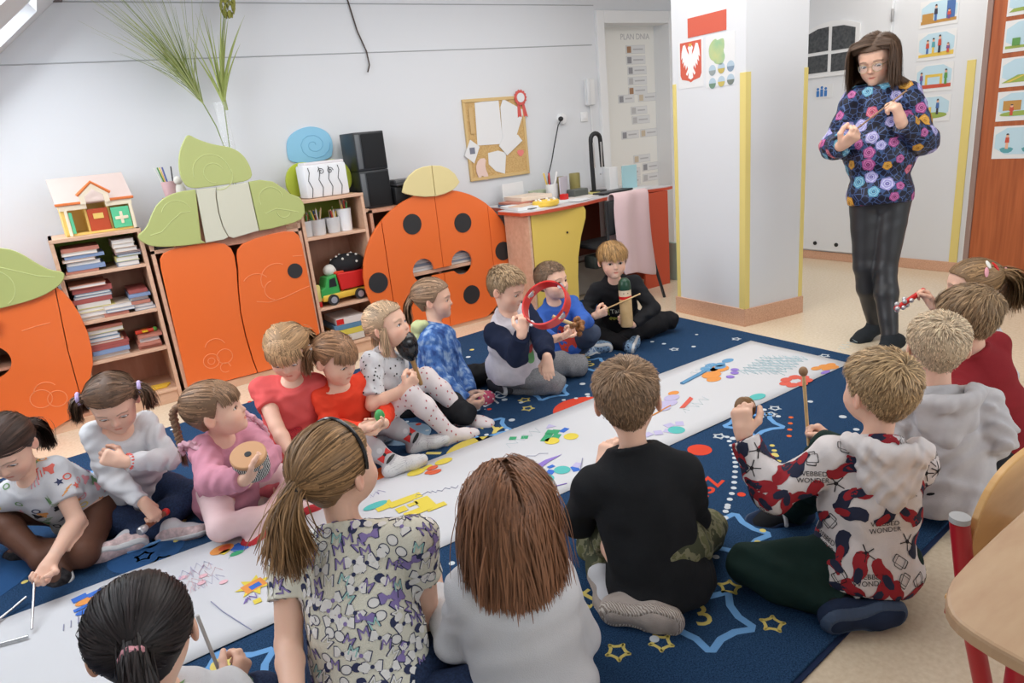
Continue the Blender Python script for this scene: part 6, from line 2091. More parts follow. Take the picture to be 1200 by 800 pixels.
def hair_tied(fig, col, ties, n=3500, seed=1, bangs=0, tail=None, bang_len=.34, thick=.028, width=.016, part=0.0, tie_mat=None, tie_r=.05, band=None):
    """ties: list of (tie point, tail direction, tail length, spread); hair swept to the nearest tie"""
    head, base = fig.hd, fig.base
    S = 9
    P0 = scalp_points(n, seed)
    paths = []
    tl = [V3(t[0]) for t in ties]
    if len(tl) == 1: sel = [np.ones(n, bool)]
    else: sel = [P0[:, 0] * tl[0][0] > 0, P0[:, 0] * tl[0][0] <= 0]
    for t, m_ in zip(tl, sel):
        paths.append(slerp_paths(P0[m_], t, S, seed + 3))
    P = clump(np.concatenate(paths), 30, .5, seed + 1, .5)
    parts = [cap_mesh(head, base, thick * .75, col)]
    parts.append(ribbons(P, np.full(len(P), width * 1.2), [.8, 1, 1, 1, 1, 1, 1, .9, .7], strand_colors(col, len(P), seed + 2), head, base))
    g = gl(fig)
    if bangs:
        Bp = scalp_points(bangs, seed + 8, lambda L: (L[:, 1] > .08) & (L[:, 2] > .34) & (np.abs(L[:, 0]) < .29))
        PP = np.zeros((bangs, 7, 3)); PP[:, 0] = Bp
        r = np.random.default_rng(seed)
        ln = bang_len * r.uniform(.8, 1.08, bangs)[:, None] * (1.15 - 0 * Bp[:, :1])
        for i in range(1, 7):
            d = V3((0, 1.0, -.25)) * (1 - i / 5.) + V3((0, .12, -1)) * (i / 3.) + r.normal(0, .05, (bangs, 3)) + Bp * (.7, 0, 0)
            d /= np.linalg.norm(d, axis=1)[:, None]
            PP[:, i] = push_out(PP[:, i - 1] + d * ln / 6, .03)
        PP = clump(PP, 14, .45, seed + 6)
        parts.append(ribbons(PP, np.full(bangs, width * 1.2), [.9, 1, 1, 1, .9, .8, .4], strand_colors(np.asarray(col), bangs, seed + 9), head, base))
    o = hair_obj(parts, fig.obj)
    for k, t in enumerate(ties):
        tp, td, L, spr = V3(t[0]), V3(t[1]), t[2], t[3]
        kind = t[4] if len(t) > 4 else 'tail'
        if kind == 'braid':
            pts = []
            NN = 46
            p = tp.copy()
            cl = []
            for i in range(NN):
                f_ = i / (NN - 1)
                d = unit(unit(td) * max(0, 1 - f_ * 3) + g * min(1, .2 + f_ * 3))
                cl.append(p.copy()); p = push_out((p + d * L / NN)[None], .06, body_ells(fig))[0]
            mb = MB()
            for ph in (0, 2.094, 4.188):
                tp_ = []
                for i, q in enumerate(cl):
                    a = i / NN * 2 * math.pi * 4.2 + ph
                    tp_.append(head.w(*(q + V3((.05 * math.sin(a), .028 * math.sin(2 * a), 0)))) - base)
                mb.tube(tp_, [head.H * (.045 - .012 * i / NN) for i in range(NN)], 8)
            b = mb.build('braid', mat('braid', tuple(np.asarray(col) * .9), .5, bump=(260, .6), vary=(90, .4)), o)
            Pt = tail_paths(cl[-1], g, g, .3, 90, 6, seed + 30, .08, .02)
            hair_obj([ribbons(Pt, np.full(90, width), [1, 1, 1, .9, .6, .2], strand_colors(col, 90, seed), head, base)], b, 'braid_tip')
        else:
            nt_ = t[5] if len(t) > 5 else 700
            Pt = tail_paths(tp, td, g, L, nt_, 12, seed + 20 + k, spr, .035, ells=body_ells(fig))
            Pt = clump(Pt, 24, .55, seed + 21, .7)
            hair_obj([ribbons(Pt, np.full(nt_, width * 1.3), [1, 1, 1, 1, 1, 1, 1, 1, .9, .8, .6, .25], strand_colors(col, nt_, seed + 22, .3), head, base, tp)], o, 'ponytail')
        if tie_mat is not None:
            a = unit(td * 1.0 + g * .2)
            x = unit(np.cross(a, (0.3, .2, 1))); y = np.cross(a, x)
            c = tp + a * .085
            ring = [head.w(*(c + (x * math.cos(q) + y * math.sin(q)) * (tie_r + .008 * math.sin(5 * q)))) - base for q in np.linspace(0, 2 * math.pi, 25)[:-1]]
            MB().tube(ring, head.H * .034, 8, closed=True).build('hair_tie', tie_mat, o)
    if band is not None:
        pts = []
        for a in np.linspace(-1.75, 1.75, 25):
            q = V3((math.sin(a), .22 + .10 * math.cos(a), math.cos(a)))
            q /= np.linalg.norm(q)
            pts.append(head.w(*(E_C + q * (E_R + .045))) - base)
        MB().tube(pts, head.H * .022, 8).build('headband', band, o)
    return o


def hair_loose(fig, col, L=.9, n=5000, seed=1, bangs=0, part=(0.0), width=.016, face_open=.16, spread=.10, wave=.03, cond=None):
    head, base = fig.hd, fig.base
    r = np.random.default_rng(seed)
    P0 = scalp_points(n, seed, cond)
    g = gl(fig)
    S = 16
    P = np.zeros((n, S, 3)); P[:, 0] = P0
    be = body_ells(fig)
    ln = L * r.uniform(.8, 1.06, n)[:, None]
    # hair from high on the head still ends at the same level
    ln = ln + np.clip((P0[:, 2:3] + .1), 0, 1) * .55
    ph = r.uniform(0, 6.28, (n, 1))
    nz = r.normal(0, spread, (n, 3))
    sx = np.where(P0[:, :1] > part, 1.0, -1.0)
    for i in range(1, S):
        t = i / (S - 1)
        p = P[:, i - 1]
        front = np.clip((p[:, 1:2] - .02) / .3, 0, 1) * np.clip((p[:, 2:3] + .5) / .5, 0, 1)
        d = g * (.55 + t) + nz * (1.2 - .5 * t)
        front = front * (np.abs(p[:, 0:1]) < .37)
        d = d + front * (V3((1, 0, 0)) * sx * 1.9 + V3((0, -.5, .1)))
        d = d + V3((1, 0, 0)) * sx * 3.2 * ((p[:, 1:2] > .16) & (p[:, 2:3] > -.1) & (np.abs(p[:, 0:1]) < .34))
        hi = np.clip((p[:, 2:3] - .2) / .3, 0, 1)
        d = d + hi * V3((1, 0, 0)) * sx * .45 + hi * V3((0, -.5, 0)) * (p[:, 1:2] < .05)
        d = d + wave * np.sin(8 * t + ph) * V3((1, 1, 0))
        d /= np.linalg.norm(d, axis=1)[:, None]
        q = push_out(p + d * ln / (S - 1), .012 + .05 * r.uniform(.2, 1, (1,))[0], be)
        # keep the face free
        f_ = (q[:, 1] > face_open - .05) & (q[:, 2] < .26) & (np.abs(q[:, 0]) < .34)
        q[f_, 0] = np.sign(q[f_, 0] + 1e-6) * np.maximum(np.abs(q[f_, 0]), .34)
        P[:, i] = q
    P = P + (r.uniform(.0, .05, (n, 1, 1)) * (P - E_C) / np.linalg.norm(P - E_C, axis=2)[:, :, None])
    for s_ in (1, -1):
        k_ = sx[:, 0] == s_
        P[k_] = clump(P[k_], 13, .5, seed + 1, .8)
    c = strand_colors(col, n, seed + 2, .2)
    parts = [cap_mesh(head, base, .035, col, .95), ribbons(P, np.full(n, width * 1.25), [.8] + [1] * 11 + [.9, .8, .6, .25], c, head, base)]
    return hair_obj(parts, fig.obj)

# joint positions in metres (world), pitch and roll in degrees
J = {
 1: dict(s=1.05, head=[-0.314,2.823,0.47], face=[-0.401,-0.916,-0.0], pitch=-35, roll=0, neck=[-0.277,2.858,0.321], pelvis=[-0.16,2.967,0.118], chest=[-0.263,-0.777,-0.572], axis=[-0.453,-0.424,0.784], pf=[-0.48,-0.877,-0.0], shR=[-0.363,2.929,0.263], elR=[-0.496,3.065,0.185], wrR=[-0.523,2.896,0.135], hdR=[-0.549,2.864,0.075], hipR=[-0.22,3.0,0.118], knR=[-0.431,2.986,0.2], anR=[-0.312,2.733,0.06], toR=[-0.266,2.539,0.03], shL=[-0.211,2.855,0.33], elL=[-0.181,2.739,0.164], wrL=[-0.274,2.595,0.115], hdL=[-0.335,2.524,0.067], hipL=[-0.1,2.935,0.118], knL=[-0.186,2.661,0.07], anL=[-0.34,2.898,0.05], toL=[-0.425,2.995,0.04]),
 2: dict(s=1.0, head=[0.031,2.799,0.54], face=[-0.219,-0.976,-0.0], pitch=-32, roll=0, neck=[0.029,2.831,0.394], pelvis=[0.02,2.958,0.118], chest=[-0.12,-0.903,-0.412], axis=[0.028,-0.418,0.908], pf=[-0.098,-0.995,-0.0], shR=[-0.051,2.855,0.426], elR=[-0.044,2.791,0.263], wrR=[0.034,2.661,0.186], hdR=[0.061,2.631,0.124], hipR=[-0.045,2.965,0.118], knR=[-0.159,2.941,0.08], anR=[0.097,2.684,0.04], toR=[0.223,2.582,0.07], shL=[0.113,2.871,0.404], elL=[0.153,2.713,0.297], wrL=[0.014,2.64,0.364], hdL=[-0.034,2.651,0.395], hipL=[0.085,2.952,0.118], knL=[0.203,2.795,0.09], anL=[-0.047,2.709,0.04], toL=[-0.136,2.717,0.04]),
 3: dict(s=1.0, head=[0.326,2.493,0.51], face=[0.924,-0.382,0.0], pitch=8, roll=0, neck=[0.327,2.538,0.367], pelvis=[0.333,2.714,0.118], chest=[0.546,-0.691,-0.474], axis=[-0.018,-0.576,0.817], pf=[0.463,-0.887,0.0], shR=[0.259,2.515,0.368], elR=[0.231,2.326,0.328], wrR=[0.315,2.182,0.359], hdR=[0.367,2.184,0.383], hipR=[0.275,2.684,0.118], knR=[0.243,2.453,0.085], anR=[0.516,2.471,0.05], toR=[0.627,2.495,0.04], shL=[0.419,2.606,0.359], elL=[0.446,2.419,0.308], wrL=[0.377,2.265,0.331], hdL=[0.342,2.271,0.333], hipL=[0.39,2.744,0.118], knL=[0.598,2.638,0.085], anL=[0.399,2.478,0.05], toL=[0.316,2.401,0.04]),
 4: dict(s=1.05, head=[0.671,2.757,0.58], face=[-0.525,-0.851,-0.0], pitch=-32, roll=0, neck=[0.667,2.783,0.425], pelvis=[0.651,2.888,0.118], chest=[-0.432,-0.86,-0.272], axis=[0.049,-0.324,0.945], pf=[-0.402,-0.916,-0.0], shR=[0.56,2.846,0.428], elR=[0.551,2.679,0.309], wrR=[0.559,2.533,0.208], hdR=[0.574,2.504,0.154], hipR=[0.589,2.915,0.118], knR=[0.379,2.789,0.089], anR=[0.573,2.578,0.053], toR=[0.666,2.503,0.042], shL=[0.759,2.771,0.408], elL=[0.77,2.703,0.248], wrL=[0.662,2.575,0.185], hdL=[0.633,2.558,0.133], hipL=[0.714,2.86,0.118], knL=[0.763,2.621,0.089], anL=[0.502,2.678,0.053], toL=[0.383,2.696,0.042]),
 5: dict(s=1.0, head=[0.84,2.69,0.52], face=[0.51,-0.86,0.0], pitch=-22, roll=0, neck=[0.848,2.72,0.373], pelvis=[0.88,2.828,0.118], chest=[0.362,-0.873,-0.327], axis=[-0.111,-0.389,0.914], pf=[0.303,-0.953,0.0], shR=[0.765,2.705,0.362], elR=[0.758,2.655,0.24], wrR=[0.844,2.51,0.262], hdR=[0.895,2.495,0.269], hipR=[0.818,2.808,0.118], knR=[0.878,2.647,0.13], anR=[0.959,2.529,0.05], toR=[1.111,2.518,0.06], shL=[0.966,2.759,0.359], elL=[1.02,2.686,0.233], wrL=[0.945,2.533,0.24], hdL=[0.912,2.546,0.243], hipL=[0.941,2.848,0.118], knL=[1.022,2.739,0.15], anL=[1.136,2.654,0.05], toL=[1.225,2.617,0.07]),
 6: dict(s=1.05, head=[1.159,2.849,0.56], face=[0.641,-0.768,0.0], pitch=10, roll=0, neck=[1.131,2.857,0.405], pelvis=[1.027,2.89,0.118], chest=[0.538,-0.793,-0.287], axis=[0.34,-0.107,0.934], pf=[0.614,-0.789,0.0], shR=[1.034,2.795,0.428], elR=[0.959,2.677,0.279], wrR=[1.094,2.637,0.321], hdR=[1.151,2.625,0.356], hipR=[0.973,2.848,0.118], knR=[1.12,2.648,0.294], anR=[1.282,2.619,0.05], toR=[1.47,2.614,0.05], shL=[1.212,2.934,0.345], elL=[1.233,3.005,0.154], wrL=[1.284,2.999,0.196], hdL=[1.318,2.998,0.232], hipL=[1.081,2.932,0.118], knL=[1.32,2.874,0.253], anL=[1.435,2.739,0.05], toL=[1.533,2.606,0.05]),
 7: dict(s=1.05, head=[1.567,3.171,0.55], face=[0.806,-0.592,0.0], pitch=-4, roll=0, neck=[1.547,3.146,0.396], pelvis=[1.471,3.051,0.118], chest=[0.65,-0.756,0.08], axis=[0.251,0.313,0.916], pf=[0.625,-0.78,0.0], shR=[1.448,3.052,0.368], elR=[1.417,2.939,0.2], wrR=[1.497,2.84,0.074], hdR=[1.549,2.804,0.058], hipR=[1.418,3.008,0.118], knR=[1.417,2.702,0.08], anR=[1.35,2.983,0.05], toR=[1.266,3.009,0.05], shL=[1.625,3.204,0.315], elL=[1.637,3.123,0.127], wrL=[1.604,2.963,0.054], hdL=[1.649,2.935,0.048], hipL=[1.524,3.093,0.118], knL=[1.847,3.148,0.07], anL=[1.683,3.209,0.05], toL=[1.582,3.224,0.05]),
 8: dict(s=1.05, head=[1.786,2.797,0.61], face=[0.491,-0.871,0.0], pitch=-20, roll=0, neck=[1.797,2.816,0.454], pelvis=[1.837,2.886,0.17], chest=[0.331,-0.926,-0.181], axis=[-0.137,-0.237,0.962], pf=[0.3,-0.954,0.0], shR=[1.689,2.789,0.394], elR=[1.677,2.596,0.325], wrR=[1.644,2.49,0.464], hdR=[1.667,2.494,0.523], hipR=[1.772,2.865,0.17], knR=[1.978,2.739,0.07], anR=[1.813,2.927,0.05], toR=[1.829,3.102,0.03], shL=[1.915,2.86,0.443], elL=[1.902,2.693,0.326], wrL=[1.812,2.541,0.301], hdL=[1.8,2.525,0.247], hipL=[1.902,2.906,0.17], knL=[2.232,2.85,0.07], anL=[2.066,3.041,0.05], toL=[2.072,3.163,0.03]),
 9: dict(s=1.03, head=[2.253,3.048,0.525], face=[0.268,-0.964,0.0], pitch=2, roll=0, neck=[2.265,3.061,0.372], pelvis=[2.309,3.106,0.118], chest=[0.004,-0.984,-0.175], axis=[-0.166,-0.174,0.971], pf=[-0.026,-1.0,0.0], shR=[2.155,3.07,0.317], elR=[2.037,2.908,0.306], wrR=[2.008,2.735,0.304], hdR=[2.054,2.705,0.317], hipR=[2.242,3.108,0.118], knR=[2.232,3.134,0.1], anR=[2.531,3.102,0.04], toR=[2.618,3.106,0.05], shL=[2.388,3.064,0.356], elL=[2.337,2.878,0.299], wrL=[2.204,2.768,0.33], hdL=[2.176,2.785,0.315], hipL=[2.376,3.104,0.118], knL=[2.412,2.932,0.2], anL=[2.487,3.156,0.04], toL=[2.398,3.009,0.03]),
 10: dict(s=1.0, head=[2.708,3.042,0.56], face=[-0.495,-0.869,0.0], pitch=-4, roll=0, neck=[2.738,3.067,0.415], pelvis=[2.864,3.174,0.118], chest=[-0.479,-0.741,-0.47], axis=[-0.371,-0.315,0.874], pf=[-0.597,-0.802,0.0], shR=[2.659,3.146,0.37], elR=[2.567,3.174,0.237], wrR=[2.519,3.013,0.264], hdR=[2.561,2.983,0.281], hipR=[2.812,3.213,0.118], knR=[2.661,3.25,0.09], anR=[2.713,2.956,0.04], toR=[2.809,3.027,0.04], shL=[2.842,3.01,0.399], elL=[2.89,2.902,0.243], wrL=[2.734,2.919,0.177], hdL=[2.698,2.96,0.2], hipL=[2.916,3.135,0.118], knL=[3.149,3.017,0.09], anL=[2.614,3.079,0.04], toL=[2.546,3.136,0.04]),
 11: dict(s=1.05, head=[3.204,1.315,0.53], face=[-0.535,0.845,-0.0], pitch=-5, roll=0, neck=[3.214,1.299,0.374], pelvis=[3.248,1.245,0.118], chest=[-0.593,0.768,-0.243], axis=[-0.129,0.207,0.97], pf=[-0.606,0.795,-0.0], shR=[3.315,1.365,0.335], elR=[3.439,1.499,0.243], wrR=[3.326,1.511,0.381], hdR=[3.322,1.552,0.434], hipR=[3.302,1.286,0.118], knR=[3.294,1.531,0.089], anR=[3.015,1.463,0.053], toR=[2.904,1.418,0.042], shL=[3.123,1.218,0.341], elL=[2.919,1.226,0.328], wrL=[2.742,1.21,0.342], hdL=[2.725,1.232,0.324], hipL=[3.194,1.203,0.118], knL=[2.96,1.276,0.089], anL=[3.137,1.477,0.053], toL=[3.21,1.572,0.042]),
 12: dict(s=1.08, head=[2.598,1.067,0.57], face=[0.219,0.976,0.0], pitch=-3, roll=0, neck=[2.627,1.048,0.412], pelvis=[2.74,0.974,0.118], chest=[0.123,0.973,-0.197], axis=[-0.349,0.228,0.909], pf=[0.047,0.999,0.0], shR=[2.756,1.034,0.423], elR=[2.658,1.088,0.245], wrR=[2.475,1.105,0.24], hdR=[2.457,1.14,0.235], hipR=[2.81,0.971,0.118], knR=[2.966,1.169,0.092], anR=[2.701,1.3,0.054], toR=[2.584,1.338,0.043], shL=[2.525,1.045,0.332], elL=[2.336,0.961,0.295], wrL=[2.293,1.019,0.26], hdL=[2.276,1.051,0.255], hipL=[2.67,0.978,0.118], knL=[2.534,1.189,0.092], anL=[2.806,1.231,0.054], toL=[2.926,1.257,0.043]),
 13: dict(s=1.08, head=[2.226,0.991,0.57], face=[0.777,0.629,0.0], pitch=-3, roll=0, neck=[2.22,0.974,0.409], pelvis=[2.198,0.914,0.118], chest=[0.777,0.602,-0.184], axis=[0.075,0.203,0.976], pf=[0.777,0.629,0.0], shR=[2.295,0.871,0.386], elR=[2.274,0.815,0.297], wrR=[2.37,0.912,0.174], hdR=[2.434,0.991,0.139], hipR=[2.242,0.859,0.118], knR=[2.493,0.875,0.092], anR=[2.416,1.16,0.054], toR=[2.366,1.272,0.043], shL=[2.14,1.063,0.358], elL=[2.068,1.038,0.206], wrL=[2.229,1.126,0.214], hdL=[2.317,1.189,0.214], hipL=[2.154,0.968,0.118], knL=[2.222,1.211,0.092], anL=[2.433,1.035,0.054], toL=[2.533,0.963,0.043]),
 14: dict(s=1.08, head=[1.758,0.919,0.58], face=[0.348,0.937,0.0], pitch=0, roll=0, neck=[1.734,0.909,0.42], pelvis=[1.642,0.87,0.118], chest=[0.477,0.841,-0.254], axis=[0.289,0.123,0.949], pf=[0.536,0.844,0.0], shR=[1.826,0.839,0.361], elR=[1.908,0.98,0.228], wrR=[1.877,1.11,0.31], hdR=[1.861,1.172,0.355], hipR=[1.701,0.832,0.118], knR=[1.726,1.026,0.363], anR=[1.811,1.202,0.05], toR=[1.753,1.243,0.04], shL=[1.62,0.97,0.407], elL=[1.489,1.054,0.306], wrL=[1.495,1.158,0.449], hdL=[1.515,1.185,0.525], hipL=[1.583,0.907,0.118], knL=[1.43,1.081,0.09], anL=[1.496,0.846,0.05], toL=[1.637,0.769,0.05]),
 15: dict(s=1.1, head=[1.186,1.302,0.62], face=[0.699,0.716,0.0], pitch=-8, roll=4, neck=[1.19,1.291,0.455], pelvis=[1.208,1.249,0.17], chest=[0.613,0.787,-0.077], axis=[-0.061,0.143,0.988], pf=[0.606,0.795,0.0], shR=[1.287,1.201,0.401], elR=[1.366,1.239,0.206], wrR=[1.417,1.401,0.127], hdR=[1.408,1.429,0.15], hipR=[1.265,1.206,0.17], knR=[1.495,1.293,0.08], anR=[1.08,1.228,0.05], toR=[1.174,1.108,0.05], shL=[1.087,1.354,0.369], elL=[1.113,1.472,0.192], wrL=[1.263,1.52,0.293], hdL=[1.308,1.535,0.378], hipL=[1.151,1.293,0.17], knL=[1.253,1.551,0.08], anL=[1.118,1.38,0.05], toL=[1.056,1.263,0.05]),
 16: dict(s=1.08, head=[0.671,1.144,0.56], face=[0.265,0.964,0.0], pitch=-8, roll=0, neck=[0.672,1.141,0.398], pelvis=[0.678,1.134,0.118], chest=[0.266,0.964,-0.021], axis=[-0.021,0.027,0.999], pf=[-0.252,0.968,0.0], shR=[0.758,1.122,0.343], elR=[0.833,1.127,0.146], wrR=[0.817,1.263,0.024], hdR=[0.808,1.287,0.042], hipR=[0.746,1.151,0.118], knR=[0.835,1.387,0.092], anR=[0.544,1.434,0.054], toR=[0.421,1.435,0.043], shL=[0.575,1.171,0.389], elL=[0.558,1.258,0.197], wrL=[0.604,1.434,0.218], hdL=[0.596,1.466,0.257], hipL=[0.61,1.116,0.118], knL=[0.417,1.278,0.092], anL=[0.665,1.398,0.054], toL=[0.772,1.459,0.043]),
 17: dict(s=1.15, head=[0.425,1.501,0.62], face=[0.912,0.41,0.0], pitch=2, roll=0, neck=[0.416,1.472,0.45], pelvis=[0.377,1.351,0.118], chest=[0.654,0.684,-0.323], axis=[0.109,0.338,0.935], pf=[0.654,0.757,0.0], shR=[0.538,1.358,0.441], elR=[0.54,1.369,0.217], wrR=[0.559,1.456,0.043], hdR=[0.561,1.439,0.025], hipR=[0.434,1.302,0.118], knR=[0.694,1.366,0.098], anR=[0.559,1.65,0.057], toR=[0.486,1.759,0.046], shL=[0.287,1.561,0.398], elL=[0.223,1.458,0.248], wrL=[0.177,1.268,0.237], hdL=[0.164,1.225,0.19], hipL=[0.321,1.4,0.118], knL=[0.346,1.667,0.098], anL=[0.601,1.523,0.057], toL=[0.719,1.466,0.046]),
 18: dict(s=1.05, head=[-0.041,1.243,0.56], face=[0.141,0.99,0.0], pitch=-14, roll=0, neck=[-0.052,1.268,0.405], pelvis=[-0.094,1.361,0.118], chest=[0.188,0.942,0.279], axis=[0.138,-0.306,0.942], pf=[0.141,0.99,0.0], shR=[0.06,1.262,0.347], elR=[0.044,1.334,0.157], wrR=[0.082,1.509,0.154], hdR=[0.106,1.525,0.177], hipR=[-0.027,1.351,0.118], knR=[0.142,1.529,0.089], anR=[-0.102,1.68,0.053], toR=[-0.212,1.728,0.042], shL=[-0.175,1.296,0.393], elL=[-0.191,1.403,0.219], wrL=[-0.138,1.546,0.126], hdL=[-0.107,1.537,0.112], hipL=[-0.162,1.37,0.118], knL=[-0.274,1.588,0.089], anL=[-0.007,1.603,0.053], toL=[0.112,1.618,0.042]),
 't': dict(s=1.0, head=[3.703,2.062,1.518], face=[-0.981,-0.193,-0.0], pitch=-18, roll=-3, neck=[3.74,2.056,1.379], pelvis=[3.728,2.016,0.853], shR=[3.662,2.137,1.339], shL=[3.775,1.931,1.331], elR=[3.613,2.226,1.103], wrR=[3.485,2.105,1.114], hdR=[3.48,2.053,1.147], elL=[3.803,1.838,1.097], wrL=[3.617,1.866,1.201], hdL=[3.575,1.899,1.339], hipR=[3.697,2.073,0.829], hipL=[3.762,1.954,0.823], knR=[3.667,2.043,0.449], knL=[3.691,1.938,0.446], anR=[3.809,2.037,0.08], anL=[3.594,1.838,0.08], toR=[3.648,2.074,0.04], toL=[3.466,1.862,0.04], chest=[-0.933,-0.36,-0.0], axis=[-0.933,-0.36,-0.0], pf=[-0.933,-0.36,-0.0]),
}

# ---------------------------------------------------------------- the people of the scene
SKIN = srgb(234, 190, 166)


def surf_tree(o):
    me = o.data
    V = np.empty(len(me.vertices) * 3, np.float32); me.vertices.foreach_get('co', V)
    V = V.reshape(-1, 3)
    return BVHTree.FromPolygons(V.tolist(), [tuple(p.vertices) for p in me.polygons])


class Print:
    """flat shapes laid onto a garment"""
    def __init__(self, garment, fig):
        self.g, self.fig = garment, fig
        self.tree = surf_tree(garment)
        self.V, self.F, self.M, self.n = [], [], [], 0
        self.mats = []
        self.lift = .0016

    def mid(self, m_):
        if m_ not in self.mats: self.mats.append(m_)
        return self.mats.index(m_)

    def put(self, c, u, v, n, P2, faces, m_, lift):
        out = []
        for x, y in P2:
            p = Vector(c + u * x + v * y)
            hit = self.tree.ray_cast(p + Vector(n) * .035, -Vector(n), .08)
            if hit[0] is None:
                hit = self.tree.find_nearest(p)
            nn = hit[1]
            if nn.dot(Vector(n)) < 0: nn = -nn
            out.append(hit[0] + nn * (self.lift + lift))
        self.V += [tuple(p) for p in out]
        for f in faces:
            self.F.append([i + self.n for i in f]); self.M.append(self.mid(m_))
        self.n += len(out)

    def fan(self, c, u, v, n, poly, m_, lift=0.0):
        cen = np.mean(poly, axis=0); k = len(poly)
        P2 = []
        for s in (1, .66, .33): P2 += [tuple(cen + (V3(p) - cen) * s) for p in poly]
        P2.append(tuple(cen))
        F = []
        for r in range(2):
            for i in range(k): F.append((r * k + i, r * k + (i + 1) % k, (r + 1) * k + (i + 1) % k, (r + 1) * k + i))
        for i in range(k): F.append((2 * k + i, 2 * k + (i + 1) % k, 3 * k))
        self.put(c, u, v, n, P2, F, m_, lift)

    def ring(self, c, u, v, n, poly, w, m_, lift=0.0):
        cen = np.mean(poly, axis=0); k = len(poly)
        P2 = [tuple(p) for p in poly] + [tuple(cen + (V3(p) - cen) * (1 - w)) for p in poly]
        self.put(c, u, v, n, P2, [(i, (i + 1) % k, k + (i + 1) % k, k + i) for i in range(k)], m_, lift)

    def text(self, c, u, v, n, s, size, m_, lift=0.0):
        T, F = text_mesh(s, size)
        self.put(c, u, v, n, T[:, :2], F, m_, lift)

    def points(self, n, seed, mind, cond=None):
        me = self.g.data
        r = np.random.default_rng(seed)
        C = np.empty(len(me.polygons) * 3, np.float32); me.polygons.foreach_get('center', C); C = C.reshape(-1, 3)
        N = np.empty(len(me.polygons) * 3, np.float32); me.polygons.foreach_get('normal', N); N = N.reshape(-1, 3)
        out = []
        for i in r.permutation(len(C)):
            if cond is not None and not cond(C[i], N[i]): continue
            if all(np.linalg.norm(C[i] - q[0]) > mind for q in out):
                out.append((C[i].astype(float), N[i].astype(float)))
                if len(out) >= n: break
        fr = []
        for c, nn in out:
            up = V3((0, 0, 1)) if abs(nn[2]) < .85 else self.fig.cf
            u = unit(np.cross(up, nn)); fr.append((c, u, np.cross(nn, u), nn))
        return fr

    def build(self, name='print'):
        me = bpy.data.meshes.new(name)
        me.from_pydata(self.V, [], self.F)
        for m_ in self.mats: me.materials.append(m_)
        me.polygons.foreach_set('material_index', np.array(self.M, np.int32))
        set_smooth(me)
        return link(name, me, self.g)


def front_frame(fig, d=.16, x=0.0, side=1):
    """frame on the chest (side 1) or back (-1), d below the neck"""
    s = fig.s
    n = fig.cf * side
    u = fig.rt * -side
    c = fig.neck - fig.ax * d * s + n * .09 * s + u * x - fig.base
    return c, u, fig.ax, n


def grip(fig, sd, out=.022):
    wr = getattr(fig, 'wr' + sd); d = unit(getattr(fig, 'hd' + sd) - wr)
    o = fig.hands.get(sd, {}); 
    if o.get('d') is not None: d = unit(o['d'])
    n = o.get('n', V3((0, 0, -1.))); n = unit(n - d * n.dot(d))
    s = fig.s * (1.35 if fig.adult else 1)
    return wr + d * .078 * s + n * out * s, d, n, np.cross(d, n) * (1 if sd == 'R' else -1)


def axis_M(loc, z, x=None):
    z = unit(z); x = V3((1, 0, 0)) if x is None else V3(x)
    if abs(unit(x).dot(z)) > .95: x = V3((0, 1, 0))
    x = unit(x - z * x.dot(z)); y = np.cross(z, x)
    m_ = Matrix.Identity(4)
    for i in range(3): m_[i][0], m_[i][1], m_[i][2], m_[i][3] = x[i], y[i], z[i], loc[i]
    return m_


def place(o, loc, z, x=None):
    o.matrix_world = axis_M(loc, z, x)
    return o


def fabric(name, c, vary=.06, sc=14, rough=.85, bump=(420, .35)):
    return mat(name, c, rough, spec=.15, bump=bump, vary=(sc, vary))


white_cot = fabric('white_cotton', (.64, .64, .66), .03)
navy_jean = ramp_mat('navy_denim', 'noise', 160, [(.3, srgb(22, 34, 60)), (.7, srgb(40, 58, 92))], .85, bump=(400, .4))
black_cot = fabric('black_cotton', (.018, .0185, .021), .15)
sole_w = mat('white_rubber_sole', (.70, .70, .69), .6, bump=(120, .5))
hair_el = {k: mat('hair_elastic_' + k, c, .7) for k, c in (('black', (.015, .015, .016)), ('lilac', srgb(190, 170, 214)), ('pink', srgb(226, 160, 170)), ('white', (.7, .7, .7)), ('silver', (.5, .5, .52)))}
BR, BL, HZ = (.045, .024, .012), (.10, .16, .22), (.10, .08, .045)
ALL = []


def start(k, label, hair_dark, skin=SKIN, hf=.0024, adult=False, hands=None, h=.0075):
    fig = Figure(J[k], adult)
    for sd, kw in (hands or {}).items(): fig.set_hand(sd, **kw)
    fig.body(label, skin, np.asarray(hair_dark) * .6, None, h=h, hf=hf)
    ALL.append(fig)
    return fig


def to_cam(fig):
    v = -fig.head.copy(); v[2] = 0
    return unit(v)


D = V3((0, 0, -1.0)); U = V3((0, 0, 1.0))

